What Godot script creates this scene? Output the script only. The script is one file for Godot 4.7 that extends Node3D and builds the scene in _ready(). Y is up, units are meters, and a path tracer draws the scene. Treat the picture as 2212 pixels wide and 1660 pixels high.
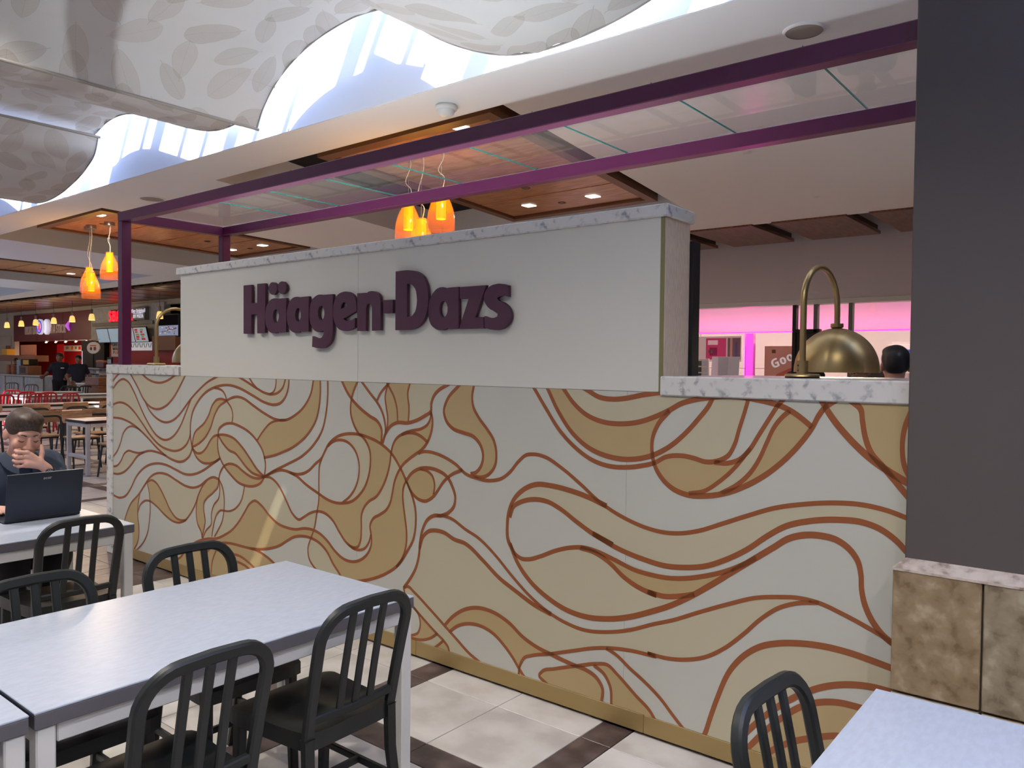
extends Node3D
# A food court: ice cream kiosk with a printed mural, tables, a skylight with wavy fabric sails, shops behind.
# World: the kiosk front is the plane z = 0, y is up, the camera stands at z = 2.94.

var M := {}
var shared := {}

func _ready() -> void:
	setup_view()
	make_materials()
	build_shell()
	build_skylight()
	build_ceiling_details()
	build_column()
	build_kiosk()
	build_canopy()
	build_sign()
	build_lamps()
	build_pendants()
	build_seating()
	build_man()
	build_far_seating()
	build_left_shops()
	build_right_shop()
	build_people()

func setup_view() -> void:
	var cam := Camera3D.new()
	cam.name = "camera"
	cam.position = Vector3(0, 1.585, 2.94)
	cam.rotation_degrees = Vector3(-1.4778, 38.7257, 0.5993)
	cam.fov = rad_to_deg(2.0 * atan(830.0 / 1692.77))
	cam.near = 0.05
	cam.far = 300.0
	add_child(cam)
	var sky := ProceduralSkyMaterial.new()
	sky.sky_top_color = Color(0.38, 0.60, 0.97)
	sky.sky_horizon_color = Color(0.66, 0.80, 0.97)
	sky.ground_bottom_color = Color(0.5, 0.5, 0.5)
	sky.ground_horizon_color = Color(0.65, 0.68, 0.7)
	sky.sky_energy_multiplier = 1.0
	var env := Environment.new()
	env.background_mode = Environment.BG_SKY
	env.sky = Sky.new()
	env.sky.sky_material = sky
	env.background_energy_multiplier = 7.0
	env.tonemap_mode = Environment.TONE_MAPPER_LINEAR
	env.tonemap_exposure = 0.76
	env.sdfgi_enabled = true
	env.ssao_enabled = true
	env.ssil_enabled = true
	var we := WorldEnvironment.new()
	we.name = "world_environment"
	we.environment = env
	add_child(we)
	var sun := DirectionalLight3D.new()
	sun.name = "sun"
	sun.light_energy = 8.0
	sun.light_color = Color(1.0, 0.985, 0.96)
	sun.light_angular_distance = 0.6
	sun.shadow_enabled = true
	add_child(sun)
	sun.look_at_from_position(Vector3.ZERO, Vector3(-0.6, -1.05, -1.0), Vector3.UP)
	# the hall's own lighting: square lamps in the timber clouds, see build_ceiling_details()

# ---------------------------------------------------------------- helpers: nodes
func thing(nm: String, label: String, cat: String, at := Vector3.ZERO, group := "", ry := 0.0) -> Node3D:
	var o := Node3D.new()
	o.name = nm
	add_child(o, true)
	o.position = at
	o.rotation.y = ry
	tag(o, label, cat, group)
	return o

func tag(o: Node3D, label: String, cat: String, group := "") -> void:
	o.set_meta("label", label)
	o.set_meta("category", cat)
	if group != "":
		o.set_meta("group", group)

func part(par: Node3D, nm: String, mesh: Mesh, m: Material, at := Vector3.ZERO, rot := Vector3.ZERO) -> MeshInstance3D:
	var o := MeshInstance3D.new()
	o.name = nm
	o.mesh = mesh
	o.material_override = m
	par.add_child(o, true)
	o.position = at
	o.rotation = rot
	return o

func struct(nm: String, mesh: Mesh, m: Material, at := Vector3.ZERO, rot := Vector3.ZERO) -> MeshInstance3D:
	var o := part(self, nm, mesh, m, at, rot)
	o.set_meta("kind", "structure")
	return o

func struct_root(nm: String, at := Vector3.ZERO) -> Node3D:
	var o := Node3D.new()
	o.name = nm
	add_child(o, true)
	o.position = at
	o.set_meta("kind", "structure")
	return o

func copy(src: Node3D, label: String, at: Vector3, ry := 0.0, group := "") -> Node3D:
	var o: Node3D = src.duplicate()
	o.name = String(src.get_meta("kind_name")) if src.has_meta("kind_name") else String(src.name)
	add_child(o, true)
	o.position = at
	o.rotation = Vector3(0, ry, 0)
	o.set_meta("label", label)
	if group != "":
		o.set_meta("group", group)
	return o

# ---------------------------------------------------------------- helpers: meshes
func begin() -> SurfaceTool:
	var st := SurfaceTool.new()
	st.begin(Mesh.PRIMITIVE_TRIANGLES)
	return st

func tri(st: SurfaceTool, a: Vector3, b: Vector3, c: Vector3, n: Vector3) -> void:
	if (b - a).cross(c - a).dot(n) > 0.0:
		var t := b
		b = c
		c = t
	for v in [a, b, c]:
		st.set_normal(n)
		st.add_vertex(v)

func quad(st: SurfaceTool, a: Vector3, b: Vector3, c: Vector3, d: Vector3, n: Vector3) -> void:
	tri(st, a, b, c, n)
	tri(st, a, c, d, n)

func quad_uv(st: SurfaceTool, a: Vector3, b: Vector3, c: Vector3, d: Vector3, n: Vector3) -> void:
	# a lower left, b lower right, c upper right, d upper left as seen from the front
	for v in [[a, Vector2(0, 1)], [d, Vector2(0, 0)], [c, Vector2(1, 0)], [a, Vector2(0, 1)], [c, Vector2(1, 0)], [b, Vector2(1, 1)]]:
		st.set_normal(n)
		st.set_uv(v[1])
		st.add_vertex(v[0])

func add_box(st: SurfaceTool, c: Vector3, s: Vector3, b := 0.003, xf := Transform3D.IDENTITY) -> void:
	var h := s * 0.5
	b = minf(b, minf(h.x, minf(h.y, h.z)) * 0.9)
	var f := func(sx: int, sy: int, sz: int, ax: int) -> Vector3:
		var v := Vector3(sx * (h.x - (0.0 if ax == 0 else b)), sy * (h.y - (0.0 if ax == 1 else b)), sz * (h.z - (0.0 if ax == 2 else b)))
		return xf * (c + v)
	var bs := xf.basis
	for s1 in [-1, 1]:
		quad(st, f.call(s1, -1, -1, 0), f.call(s1, 1, -1, 0), f.call(s1, 1, 1, 0), f.call(s1, -1, 1, 0), (bs * Vector3(s1, 0, 0)).normalized())
		quad(st, f.call(-1, s1, -1, 1), f.call(1, s1, -1, 1), f.call(1, s1, 1, 1), f.call(-1, s1, 1, 1), (bs * Vector3(0, s1, 0)).normalized())
		quad(st, f.call(-1, -1, s1, 2), f.call(1, -1, s1, 2), f.call(1, 1, s1, 2), f.call(-1, 1, s1, 2), (bs * Vector3(0, 0, s1)).normalized())
		if b <= 0.0:
			continue
		for s2 in [-1, 1]:
			quad(st, f.call(s1, s2, -1, 0), f.call(s1, s2, 1, 0), f.call(s1, s2, 1, 1), f.call(s1, s2, -1, 1), (bs * Vector3(s1, s2, 0)).normalized())
			quad(st, f.call(s1, -1, s2, 0), f.call(s1, 1, s2, 0), f.call(s1, 1, s2, 2), f.call(s1, -1, s2, 2), (bs * Vector3(s1, 0, s2)).normalized())
			quad(st, f.call(-1, s1, s2, 1), f.call(1, s1, s2, 1), f.call(1, s1, s2, 2), f.call(-1, s1, s2, 2), (bs * Vector3(0, s1, s2)).normalized())
			for s3 in [-1, 1]:
				tri(st, f.call(s1, s2, s3, 0), f.call(s1, s2, s3, 1), f.call(s1, s2, s3, 2), (bs * Vector3(s1, s2, s3)).normalized())

func box(s: Vector3, b := 0.003) -> ArrayMesh:
	var key := "box%s_%.4f" % [s, b]
	if not shared.has(key):
		var st := begin()
		add_box(st, Vector3.ZERO, s, b)
		shared[key] = st.commit()
	return shared[key]

func box2(x0: float, x1: float, y0: float, y1: float, z0: float, z1: float, b := 0.003) -> ArrayMesh:
	# a box in world coordinates, for things whose node stands at the origin
	var st := begin()
	add_box(st, Vector3(x0 + x1, y0 + y1, z0 + z1) * 0.5, Vector3(x1 - x0, y1 - y0, z1 - z0), b)
	return st.commit()

func grid(st: SurfaceTool, rows: Array, flip := false, close_u := false, uvs: Array = []) -> void:
	# rows of points; smooth normals from the neighbours
	var nr := rows.size()
	var nc: int = rows[0].size()
	var nrm := []
	for i in nr:
		var line := PackedVector3Array()
		for j in nc:
			var jp := (j + 1) % nc if close_u else mini(j + 1, nc - 1)
			var jm := (j - 1 + nc) % nc if close_u else maxi(j - 1, 0)
			var du: Vector3 = rows[i][jp] - rows[i][jm]
			var dv: Vector3 = rows[mini(i + 1, nr - 1)][j] - rows[maxi(i - 1, 0)][j]
			var n := du.cross(dv)
			if n.length() < 1e-12:
				var i2 := 1 if i == 0 else (nr - 2 if i == nr - 1 else i)
				du = rows[i2][jp] - rows[i2][jm]
				n = du.cross(dv)
			n = n.normalized()
			line.append(-n if flip else n)
		nrm.append(line)
	for i in nr - 1:
		for j in (nc if close_u else nc - 1):
			var k := (j + 1) % nc
			var ids := [[i, j], [i, k], [i + 1, k], [i + 1, j]]
			for t in [[0, 1, 2], [0, 2, 3]]:
				var a: Vector3 = rows[ids[t[0]][0]][ids[t[0]][1]]
				var b: Vector3 = rows[ids[t[1]][0]][ids[t[1]][1]]
				var c: Vector3 = rows[ids[t[2]][0]][ids[t[2]][1]]
				var n: Vector3 = nrm[ids[t[0]][0]][ids[t[0]][1]]
				var order: Array = t
				if (b - a).cross(c - a).dot(n) > 0.0:
					order = [t[0], t[2], t[1]]
				for q in order:
					st.set_normal(nrm[ids[q][0]][ids[q][1]])
					if uvs.size():
						st.set_uv(uvs[ids[q][0]][ids[q][1]])
					st.add_vertex(rows[ids[q][0]][ids[q][1]])

func add_lathe(st: SurfaceTool, prof: Array, seg := 28, at := Vector3.ZERO) -> void:
	# prof: Vector2(radius, y); sharp corners by splitting: null separates runs
	var run := []
	for p in prof + [null]:
		if p == null:
			if run.size() > 1:
				var rows := []
				for q in run:
					var line := PackedVector3Array()
					for k in seg:
						var a := TAU * k / seg
						line.append(at + Vector3(q.x * cos(a), q.y, q.x * sin(a)))
					rows.append(line)
				# outward normal test on the middle of the run
				var i: int = (run.size() - 1) / 2
				var d: Vector2 = run[i + 1] - run[i]
				grid(st, rows, d.y < 0.0 if absf(d.y) > 1e-6 else d.x > 0.0, true)
			run = []
		else:
			run.append(p)

func lathe(prof: Array, seg := 28) -> ArrayMesh:
	var st := begin()
	add_lathe(st, prof, seg)
	return st.commit()

func add_tube(st: SurfaceTool, path: PackedVector3Array, r: float, seg := 10, r2 := -1.0) -> void:
	var rows := []
	var up := Vector3.UP
	for i in path.size():
		var t := (path[mini(i + 1, path.size() - 1)] - path[maxi(i - 1, 0)]).normalized()
		if i == 0:
			up = Vector3.RIGHT if absf(t.y) > 0.9 else Vector3.UP
		var b := t.cross(up).normalized()
		up = b.cross(t).normalized()
		var rr := r if r2 < 0.0 else lerpf(r, r2, float(i) / (path.size() - 1))
		var line := PackedVector3Array()
		for k in seg:
			var a := TAU * k / seg
			line.append(path[i] + (b * cos(a) + up * sin(a)) * rr)
		rows.append(line)
	var c0 := path[0]
	var mid: Vector3 = (rows[0][0] - c0)
	var du: Vector3 = rows[0][1] - rows[0][seg - 1]
	var dv: Vector3 = rows[1][0] - rows[0][0]
	grid(st, rows, du.cross(dv).dot(mid) < 0.0, true)
	for e in [0, path.size() - 1]:
		var t2 := (path[0] - path[1]) if e == 0 else (path[e] - path[e - 1])
		for k in seg:
			tri(st, path[e], rows[e][k], rows[e][(k + 1) % seg], t2.normalized())

func tube(path: PackedVector3Array, r: float, seg := 10, r2 := -1.0) -> ArrayMesh:
	var st := begin()
	add_tube(st, path, r, seg, r2)
	return st.commit()

func add_sweep(st: SurfaceTool, path: PackedVector3Array, across: Vector3, w: float, d: float, ch := 0.004, w2 := -1.0) -> void:
	# a bar of rectangular section; «across» stays fixed and carries the size d, the other side of the section is w
	var n := path.size()
	var frames := []
	for i in n:
		var t := (path[mini(i + 1, n - 1)] - path[maxi(i - 1, 0)]).normalized()
		var b := (across - t * across.dot(t)).normalized()
		frames.append([b, b.cross(t).normalized(), t])
	var sec := [Vector2(1, 0.0), Vector2(1, 1), Vector2(0, 1), Vector2(-1, 1), Vector2(-1, 0), Vector2(-1, -1), Vector2(0, -1), Vector2(1, -1)]
	var place := func(i: int, x: float, y: float) -> Vector3:
		return path[i] + frames[i][0] * x + frames[i][1] * y
	for s in 8:
		var rows := []
		for i in n:
			var ww := (w if w2 < 0.0 else lerpf(w, w2, float(i) / (n - 1))) * 0.5
			var dd := d * 0.5
			var p := []
			match s:
				0: p = [Vector2(dd, -ww + ch), Vector2(dd, ww - ch)]
				1: p = [Vector2(dd, ww - ch), Vector2(dd - ch, ww)]
				2: p = [Vector2(dd - ch, ww), Vector2(-dd + ch, ww)]
				3: p = [Vector2(-dd + ch, ww), Vector2(-dd, ww - ch)]
				4: p = [Vector2(-dd, ww - ch), Vector2(-dd, -ww + ch)]
				5: p = [Vector2(-dd, -ww + ch), Vector2(-dd + ch, -ww)]
				6: p = [Vector2(-dd + ch, -ww), Vector2(dd - ch, -ww)]
				7: p = [Vector2(dd - ch, -ww), Vector2(dd, -ww + ch)]
			rows.append(PackedVector3Array([place.call(i, p[0].x, p[0].y), place.call(i, p[1].x, p[1].y)]))
		var out: Vector3 = frames[0][0] * sec[s].x + frames[0][1] * sec[s].y
		var du: Vector3 = rows[0][1] - rows[0][0]
		var dv: Vector3 = rows[1][0] - rows[0][0]
		grid(st, rows, du.cross(dv).dot(out) < 0.0)
	for e in [0, n - 1]:
		var ww := (w if (w2 < 0.0 or e == 0) else w2) * 0.5
		var nn: Vector3 = frames[e][2] * (-1.0 if e == 0 else 1.0)
		quad(st, place.call(e, -d * 0.5, -ww), place.call(e, d * 0.5, -ww), place.call(e, d * 0.5, ww), place.call(e, -d * 0.5, ww), nn)

func sweep(path: PackedVector3Array, across: Vector3, w: float, d: float, ch := 0.004, w2 := -1.0) -> ArrayMesh:
	var st := begin()
	add_sweep(st, path, across, w, d, ch, w2)
	return st.commit()

func spline(p: Array, n := 8, closed := false) -> Array:
	var out := []
	var m := p.size()
	for i in (m if closed else m - 1):
		var p1 = p[i]
		var p2 = p[(i + 1) % m]
		var p0 = p[(i - 1 + m) % m] if (closed or i > 0) else p1 * 2.0 - p2
		var p3 = p[(i + 2) % m] if (closed or i + 2 < m) else p2 * 2.0 - p1
		var d0: float = (p1 - p0).length() + 1e-9
		var d1: float = (p2 - p1).length() + 1e-9
		var d2: float = (p3 - p2).length() + 1e-9
		var m1 = ((p1 - p0) / d0 * d1 + (p2 - p1) / d1 * d0) / (d0 + d1) * d1
		var m2 = ((p2 - p1) / d1 * d2 + (p3 - p2) / d2 * d1) / (d1 + d2) * d1
		for k in n:
			var u := float(k) / n
			var h := u * u
			out.append(p1 * (2.0 * h * u - 3.0 * h + 1.0) + m1 * (h * u - 2.0 * h + u) + p2 * (-2.0 * h * u + 3.0 * h) + m2 * (h * u - h))
	if not closed:
		out.append(p[m - 1])
	return out

func path3(p: Array, n := 8) -> PackedVector3Array:
	return PackedVector3Array(spline(p, n))

func add_plate(st: SurfaceTool, poly: PackedVector2Array, z0: float, z1: float) -> void:
	# a flat shape in x-y pulled from z0 to z1
	var ids := Geometry2D.triangulate_polygon(poly)
	for i in range(0, ids.size(), 3):
		for zz in [[z1, Vector3.BACK], [z0, Vector3.FORWARD]]:
			var a := poly[ids[i]]
			var b := poly[ids[i + 1]]
			var c := poly[ids[i + 2]]
			tri(st, Vector3(a.x, a.y, zz[0]), Vector3(b.x, b.y, zz[0]), Vector3(c.x, c.y, zz[0]), zz[1])
	var s := -1.0 if Geometry2D.is_polygon_clockwise(poly) else 1.0
	for i in poly.size():
		var a := poly[i]
		var b := poly[(i + 1) % poly.size()]
		var d := b - a
		var n := Vector3(d.y, -d.x, 0).normalized() * s
		quad(st, Vector3(a.x, a.y, z0), Vector3(b.x, b.y, z0), Vector3(b.x, b.y, z1), Vector3(a.x, a.y, z1), n)

func plate(poly: PackedVector2Array, z0: float, z1: float) -> ArrayMesh:
	var st := begin()
	add_plate(st, poly, z0, z1)
	return st.commit()

func disc(r: float, n := 24, c := Vector2.ZERO, ry := -1.0) -> PackedVector2Array:
	var p := PackedVector2Array()
	for i in n:
		p.append(c + Vector2(cos(TAU * i / n) * r, sin(TAU * i / n) * (r if ry < 0.0 else ry)))
	return p

func rrect(w: float, h: float, r: float, n := 5) -> PackedVector2Array:
	var p := PackedVector2Array()
	for q in [[1, 1, 0.0], [-1, 1, 0.25], [-1, -1, 0.5], [1, -1, 0.75]]:
		for i in n + 1:
			var a: float = TAU * (q[2] + 0.25 * i / n)
			p.append(Vector2(q[0] * (w * 0.5 - r) + cos(a) * r, q[1] * (h * 0.5 - r) + sin(a) * r))
	return p

func text_mesh(s: String, height: float, depth := 0.01, font := "Droid Sans", bold := true) -> TextMesh:
	var t := TextMesh.new()
	var f := SystemFont.new()
	f.font_names = PackedStringArray([font])
	f.font_weight = 700 if bold else 400
	t.font = f
	t.text = s
	t.font_size = 48
	t.pixel_size = height / 35.0
	t.depth = depth
	t.curve_step = 2.0
	return t

# ---------------------------------------------------------------- helpers: soft bodies (surface nets)
# prims: ["c", a, b, ra, rb] tapered capsule; ["e", centre, radii, basis] ellipsoid; ["s", centre, radii, basis] ellipsoid taken away
func nets(prims: Array, cell: float, k: float) -> ArrayMesh:
	var lo := Vector3.ONE * 1e9
	var hi := -lo
	for p in prims:
		if p[0] == "c":
			var r: float = maxf(p[3], p[4])
			lo = lo.min(p[1] - Vector3.ONE * r).min(p[2] - Vector3.ONE * r)
			hi = hi.max(p[1] + Vector3.ONE * r).max(p[2] + Vector3.ONE * r)
		elif p[0] == "e":
			var r: float = maxf(p[2].x, maxf(p[2].y, p[2].z))
			lo = lo.min(p[1] - Vector3.ONE * r)
			hi = hi.max(p[1] + Vector3.ONE * r)
	lo -= Vector3.ONE * cell * 2.0
	hi += Vector3.ONE * cell * 2.0
	var nx := int((hi.x - lo.x) / cell) + 2
	var ny := int((hi.y - lo.y) / cell) + 2
	var nz := int((hi.z - lo.z) / cell) + 2
	var f := PackedFloat32Array()
	f.resize(nx * ny * nz)
	f.fill(1.0)
	for p in prims:
		var cap: bool = p[0] == "c"
		var r: float
		var a := Vector3.ZERO
		var b := Vector3.ZERO
		if cap:
			a = p[1]
			b = p[2]
			r = maxf(p[3], p[4])
		else:
			a = p[1]
			b = a
			r = maxf(p[2].x, maxf(p[2].y, p[2].z))
		var pad := Vector3.ONE * (r + k + cell * 2.0)
		var l := ((a.min(b) - pad - lo) / cell).floor()
		var h := ((a.max(b) + pad - lo) / cell).ceil()
		var ba := b - a
		var bb := maxf(ba.length_squared(), 1e-9)
		var inv := Basis.IDENTITY
		var rad := Vector3.ONE
		if not cap:
			inv = (p[3] as Basis).inverse() if p.size() > 3 else Basis.IDENTITY
			rad = p[2]
		for z in range(maxi(0, int(l.z)), mini(nz, int(h.z) + 1)):
			for y in range(maxi(0, int(l.y)), mini(ny, int(h.y) + 1)):
				var at := (z * ny + y) * nx
				for x in range(maxi(0, int(l.x)), mini(nx, int(h.x) + 1)):
					var q := lo + Vector3(x, y, z) * cell
					var d: float
					if cap:
						var u := clampf((q - a).dot(ba) / bb, 0.0, 1.0)
						d = (q - a - ba * u).length() - lerpf(p[3], p[4], u)
					else:
						var e: Vector3 = inv * (q - a)
						var k0 := (e / rad).length()
						var k1 := (e / (rad * rad)).length()
						d = k0 * (k0 - 1.0) / maxf(k1, 1e-6)
					var c := f[at + x]
					if p[0] == "s":
						var hh := maxf(k * 0.6 - absf(c + d), 0.0) / (k * 0.6)
						f[at + x] = maxf(c, -d) + hh * hh * k * 0.15
					else:
						var hh := maxf(k - absf(c - d), 0.0) / k
						f[at + x] = minf(c, d) - hh * hh * k * 0.25
	var ids := PackedInt32Array()
	ids.resize(nx * ny * nz)
	ids.fill(-1)
	var verts := PackedVector3Array()
	var norms := PackedVector3Array()
	var sx := 1
	var sy := nx
	var sz := nx * ny
	var offs := [0, sx, sy, sx + sy, sz, sx + sz, sy + sz, sx + sy + sz]
	var edges := [[0, 1], [2, 3], [4, 5], [6, 7], [0, 2], [1, 3], [4, 6], [5, 7], [0, 4], [1, 5], [2, 6], [3, 7]]
	for z in nz - 1:
		for y in ny - 1:
			for x in nx - 1:
				var at := (z * ny + y) * nx + x
				var first := f[at] < 0.0
				var mixed := false
				for o in 7:
					if (f[at + offs[o + 1]] < 0.0) != first:
						mixed = true
						break
				if not mixed:
					continue
				var sum := Vector3.ZERO
				var cnt := 0
				for e in edges:
					var va := f[at + offs[e[0]]]
					var vb := f[at + offs[e[1]]]
					if (va < 0.0) != (vb < 0.0):
						var u := va / (va - vb)
						var pa := Vector3(e[0] & 1, (e[0] >> 1) & 1, e[0] >> 2)
						var pb := Vector3(e[1] & 1, (e[1] >> 1) & 1, e[1] >> 2)
						sum += pa.lerp(pb, u)
						cnt += 1
				var g := Vector3(f[at + 1] - f[at] + f[at + sx + sy + sz] - f[at + sy + sz], f[at + sy] - f[at] + f[at + sx + sy + sz] - f[at + sx + sz], f[at + sz] - f[at] + f[at + sx + sy + sz] - f[at + sx + sy])
				ids[at] = verts.size()
				verts.append(lo + (Vector3(x, y, z) + sum / cnt) * cell)
				norms.append(g.normalized())
	var idx := PackedInt32Array()
	for z in range(1, nz - 1):
		for y in range(1, ny - 1):
			for x in range(1, nx - 1):
				var at := (z * ny + y) * nx + x
				var s0 := f[at] < 0.0
				for ax in 3:
					var step: int = [sx, sy, sz][ax]
					if (f[at + step] < 0.0) == s0:
						continue
					var o1: int = [sy, sz, sx][ax]
					var o2: int = [sz, sx, sy][ax]
					var q := [ids[at - o1 - o2], ids[at - o2], ids[at], ids[at - o1]]
					if q.min() < 0:
						continue
					if s0:
						idx.append_array(PackedInt32Array([q[0], q[2], q[1], q[0], q[3], q[2]]))
					else:
						idx.append_array(PackedInt32Array([q[0], q[1], q[2], q[0], q[2], q[3]]))
	var arr := []
	arr.resize(Mesh.ARRAY_MAX)
	arr[Mesh.ARRAY_VERTEX] = verts
	arr[Mesh.ARRAY_NORMAL] = norms
	arr[Mesh.ARRAY_INDEX] = idx
	var am := ArrayMesh.new()
	am.add_surface_from_arrays(Mesh.PRIMITIVE_TRIANGLES, arr)
	return am

# ---------------------------------------------------------------- materials
func mat(nm: String, c: Color, rough := 0.6, metal := 0.0) -> StandardMaterial3D:
	var m := StandardMaterial3D.new()
	m.resource_name = nm
	m.albedo_color = c
	m.roughness = rough
	m.metallic = metal
	M[nm] = m
	return m

func noise_tex(freq: float, colors: Array, offs: Array, oct := 4, kind := FastNoiseLite.FRACTAL_FBM, warp := 0.0, seed_ := 1, size := 512, as_normal := false, bump := 2.0) -> NoiseTexture2D:
	var n := FastNoiseLite.new()
	n.seed = seed_
	n.noise_type = FastNoiseLite.TYPE_SIMPLEX_SMOOTH
	n.frequency = freq
	n.fractal_type = kind
	n.fractal_octaves = oct
	if warp > 0.0:
		n.domain_warp_enabled = true
		n.domain_warp_amplitude = warp
		n.domain_warp_frequency = freq * 0.7
	var t := NoiseTexture2D.new()
	t.width = size
	t.height = size
	t.seamless = true
	t.noise = n
	t.generate_mipmaps = false
	if as_normal:
		t.as_normal_map = true
		t.bump_strength = bump
	else:
		var g := Gradient.new()
		g.offsets = PackedFloat32Array(offs)
		g.colors = PackedColorArray(colors)
		t.color_ramp = g
	return t

func tri_mat(nm: String, tex: Texture2D, scale: Vector3, rough := 0.6, metal := 0.0, world := true) -> StandardMaterial3D:
	var m := mat(nm, Color.WHITE, rough, metal)
	m.albedo_texture = tex
	m.uv1_triplanar = true
	m.uv1_world_triplanar = world
	m.uv1_scale = scale
	return m

func glow(nm: String, c: Color, e: float) -> StandardMaterial3D:
	var m := mat(nm, c, 0.5)
	m.emission_enabled = true
	m.emission = c
	m.emission_energy_multiplier = e
	return m

func pane_mat(nm: String, c: Color, a: float, rough := 0.02) -> StandardMaterial3D:
	var m := mat(nm, Color(c.r, c.g, c.b, a), rough)
	m.transparency = BaseMaterial3D.TRANSPARENCY_ALPHA
	return m

func make_materials() -> void:
	mat("white_paint", Color(0.84, 0.83, 0.815), 0.75)
	mat("ceiling_paint", Color(0.94, 0.945, 0.95), 0.9)
	mat("recess_paint", Color(0.72, 0.70, 0.67), 0.9)
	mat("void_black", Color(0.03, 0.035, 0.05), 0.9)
	mat("beige_wall", Color(0.70, 0.65, 0.58), 0.85)
	mat("column_paint", Color(0.335, 0.305, 0.295), 0.7)
	mat("panel_white", Color(0.835, 0.825, 0.785), 0.5)
	mat("mural_ground", Color(0.75, 0.745, 0.705), 0.5)
	mat("print_cream", Color(0.735, 0.70, 0.595), 0.5)
	mat("print_gold", Color(0.70, 0.61, 0.44), 0.5)
	mat("print_orange", Color(0.58, 0.325, 0.17), 0.45)
	mat("gold_kick", Color(0.66, 0.56, 0.37), 0.42, 0.45)
	mat("black_gap", Color(0.02, 0.02, 0.02), 0.8)
	mat("plum_paint", Color(0.33, 0.085, 0.25), 0.32)
	mat("plum_sign", Color(0.30, 0.145, 0.23), 0.5)
	mat("brass", Color(0.70, 0.61, 0.43), 0.34, 0.9)
	mat("brass_dark", Color(0.20, 0.16, 0.10), 0.5, 0.6)
	mat("steel", Color(0.62, 0.61, 0.60), 0.35, 0.9)
	mat("white_steel", Color(0.86, 0.85, 0.83), 0.4)
	mat("black_plastic", Color(0.12, 0.13, 0.125), 0.42)
	mat("red_plastic", Color(0.70, 0.07, 0.12), 0.4)
	mat("dark_steel", Color(0.22, 0.24, 0.25), 0.4, 0.3)
	mat("black_matte", Color(0.05, 0.05, 0.055), 0.6)
	mat("olive_edge", Color(0.50, 0.47, 0.30), 0.5)
	mat("plastic_white", Color(0.88, 0.88, 0.87), 0.45)
	mat("grey_trim", Color(0.45, 0.45, 0.46), 0.6)
	mat("speaker_grille", Color(0.62, 0.59, 0.56), 0.9)
	M["glass"] = pane_mat("glass", Color(1, 1, 1), 0.04)
	M["shop_glass"] = pane_mat("shop_glass", Color(1, 1, 1), 0.04)
	mat("glass_edge", Color(0.25, 0.50, 0.47), 0.2)
	M["amber_glass"] = pane_mat("amber_glass", Color(0.80, 0.44, 0.04), 0.30, 0.12)
	glow("bulb_warm", Color(1.0, 0.85, 0.40), 9.0)
	glow("amber_frost", Color(1.0, 0.74, 0.06), 1.3)
	glow("eye_lens", Color(0.93, 0.97, 1.0), 1.0)
	glow("panel_dim", Color(0.75, 0.82, 0.95), 0.5)
	glow("self_lit_white", Color(0.92, 0.93, 0.95), 0.35)  # own glow brightens wall tiles and poster lettering, which are no lamps
	glow("pink_led_soft", Color(1.0, 0.25, 0.78), 1.0)
	glow("self_lit_red", Color(0.75, 0.10, 0.10), 0.35)  # faint glow put into the colour of the red banner
	mat("pale_blue", Color(0.68, 0.78, 0.86), 0.4)
	mat("pale_card", Color(0.76, 0.79, 0.84), 0.5)
	mat("poster_rose", Color(0.88, 0.62, 0.56), 0.5)
	glow("panel_light", Color(1.0, 0.97, 0.93), 3.0)
	glow("lamp_white", Color(1.0, 0.96, 0.88), 6.0)
	glow("shade_glow", Color(1.0, 0.86, 0.50), 1.1)
	# stone, wood, tiles
	var vein := noise_tex(0.011, [Color(0.85, 0.84, 0.82), Color(0.84, 0.83, 0.81), Color(0.77, 0.765, 0.755), Color(0.60, 0.60, 0.60)], [0.0, 0.60, 0.70, 0.88], 6, FastNoiseLite.FRACTAL_FBM, 60.0, 11)
	tri_mat("marble", vein, Vector3(2.3, 2.3, 2.3), 0.25)
	var trav := noise_tex(0.022, [Color(0.47, 0.385, 0.27), Color(0.56, 0.475, 0.36), Color(0.60, 0.515, 0.40), Color(0.69, 0.62, 0.51)], [0.15, 0.36, 0.62, 0.9], 5, FastNoiseLite.FRACTAL_FBM, 20.0, 5)
	tri_mat("travertine", trav, Vector3(1.1, 1.1, 1.1), 0.4)
	var trav2 := noise_tex(0.024, [Color(0.44, 0.385, 0.30), Color(0.55, 0.49, 0.40), Color(0.60, 0.54, 0.45), Color(0.68, 0.63, 0.54)], [0.15, 0.36, 0.62, 0.9], 5, FastNoiseLite.FRACTAL_FBM, 22.0, 9)
	tri_mat("travertine_grey", trav2, Vector3(1.0, 1.0, 1.0), 0.4)
	var ledge := noise_tex(0.018, [Color(0.50, 0.43, 0.37), Color(0.72, 0.655, 0.60), Color(0.80, 0.745, 0.69)], [0.2, 0.42, 0.7], 5, FastNoiseLite.FRACTAL_FBM, 20.0, 14)
	tri_mat("travertine_ledge", ledge, Vector3(1.4, 1.4, 1.4), 0.4)
	var oak := noise_tex(0.03, [Color(0.83, 0.74, 0.645), Color(0.87, 0.785, 0.69), Color(0.90, 0.82, 0.73)], [0.25, 0.5, 0.8], 4, FastNoiseLite.FRACTAL_FBM, 0.0, 3)
	tri_mat("light_oak", oak, Vector3(9.0, 0.9, 9.0), 0.55)
	var maple := noise_tex(0.02, [Color(0.62, 0.40, 0.24), Color(0.72, 0.49, 0.31), Color(0.78, 0.56, 0.37)], [0.2, 0.5, 0.8], 4, FastNoiseLite.FRACTAL_FBM, 0.0, 7)
	tri_mat("maple", maple, Vector3(0.25, 1.2, 1.6), 0.3)
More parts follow.
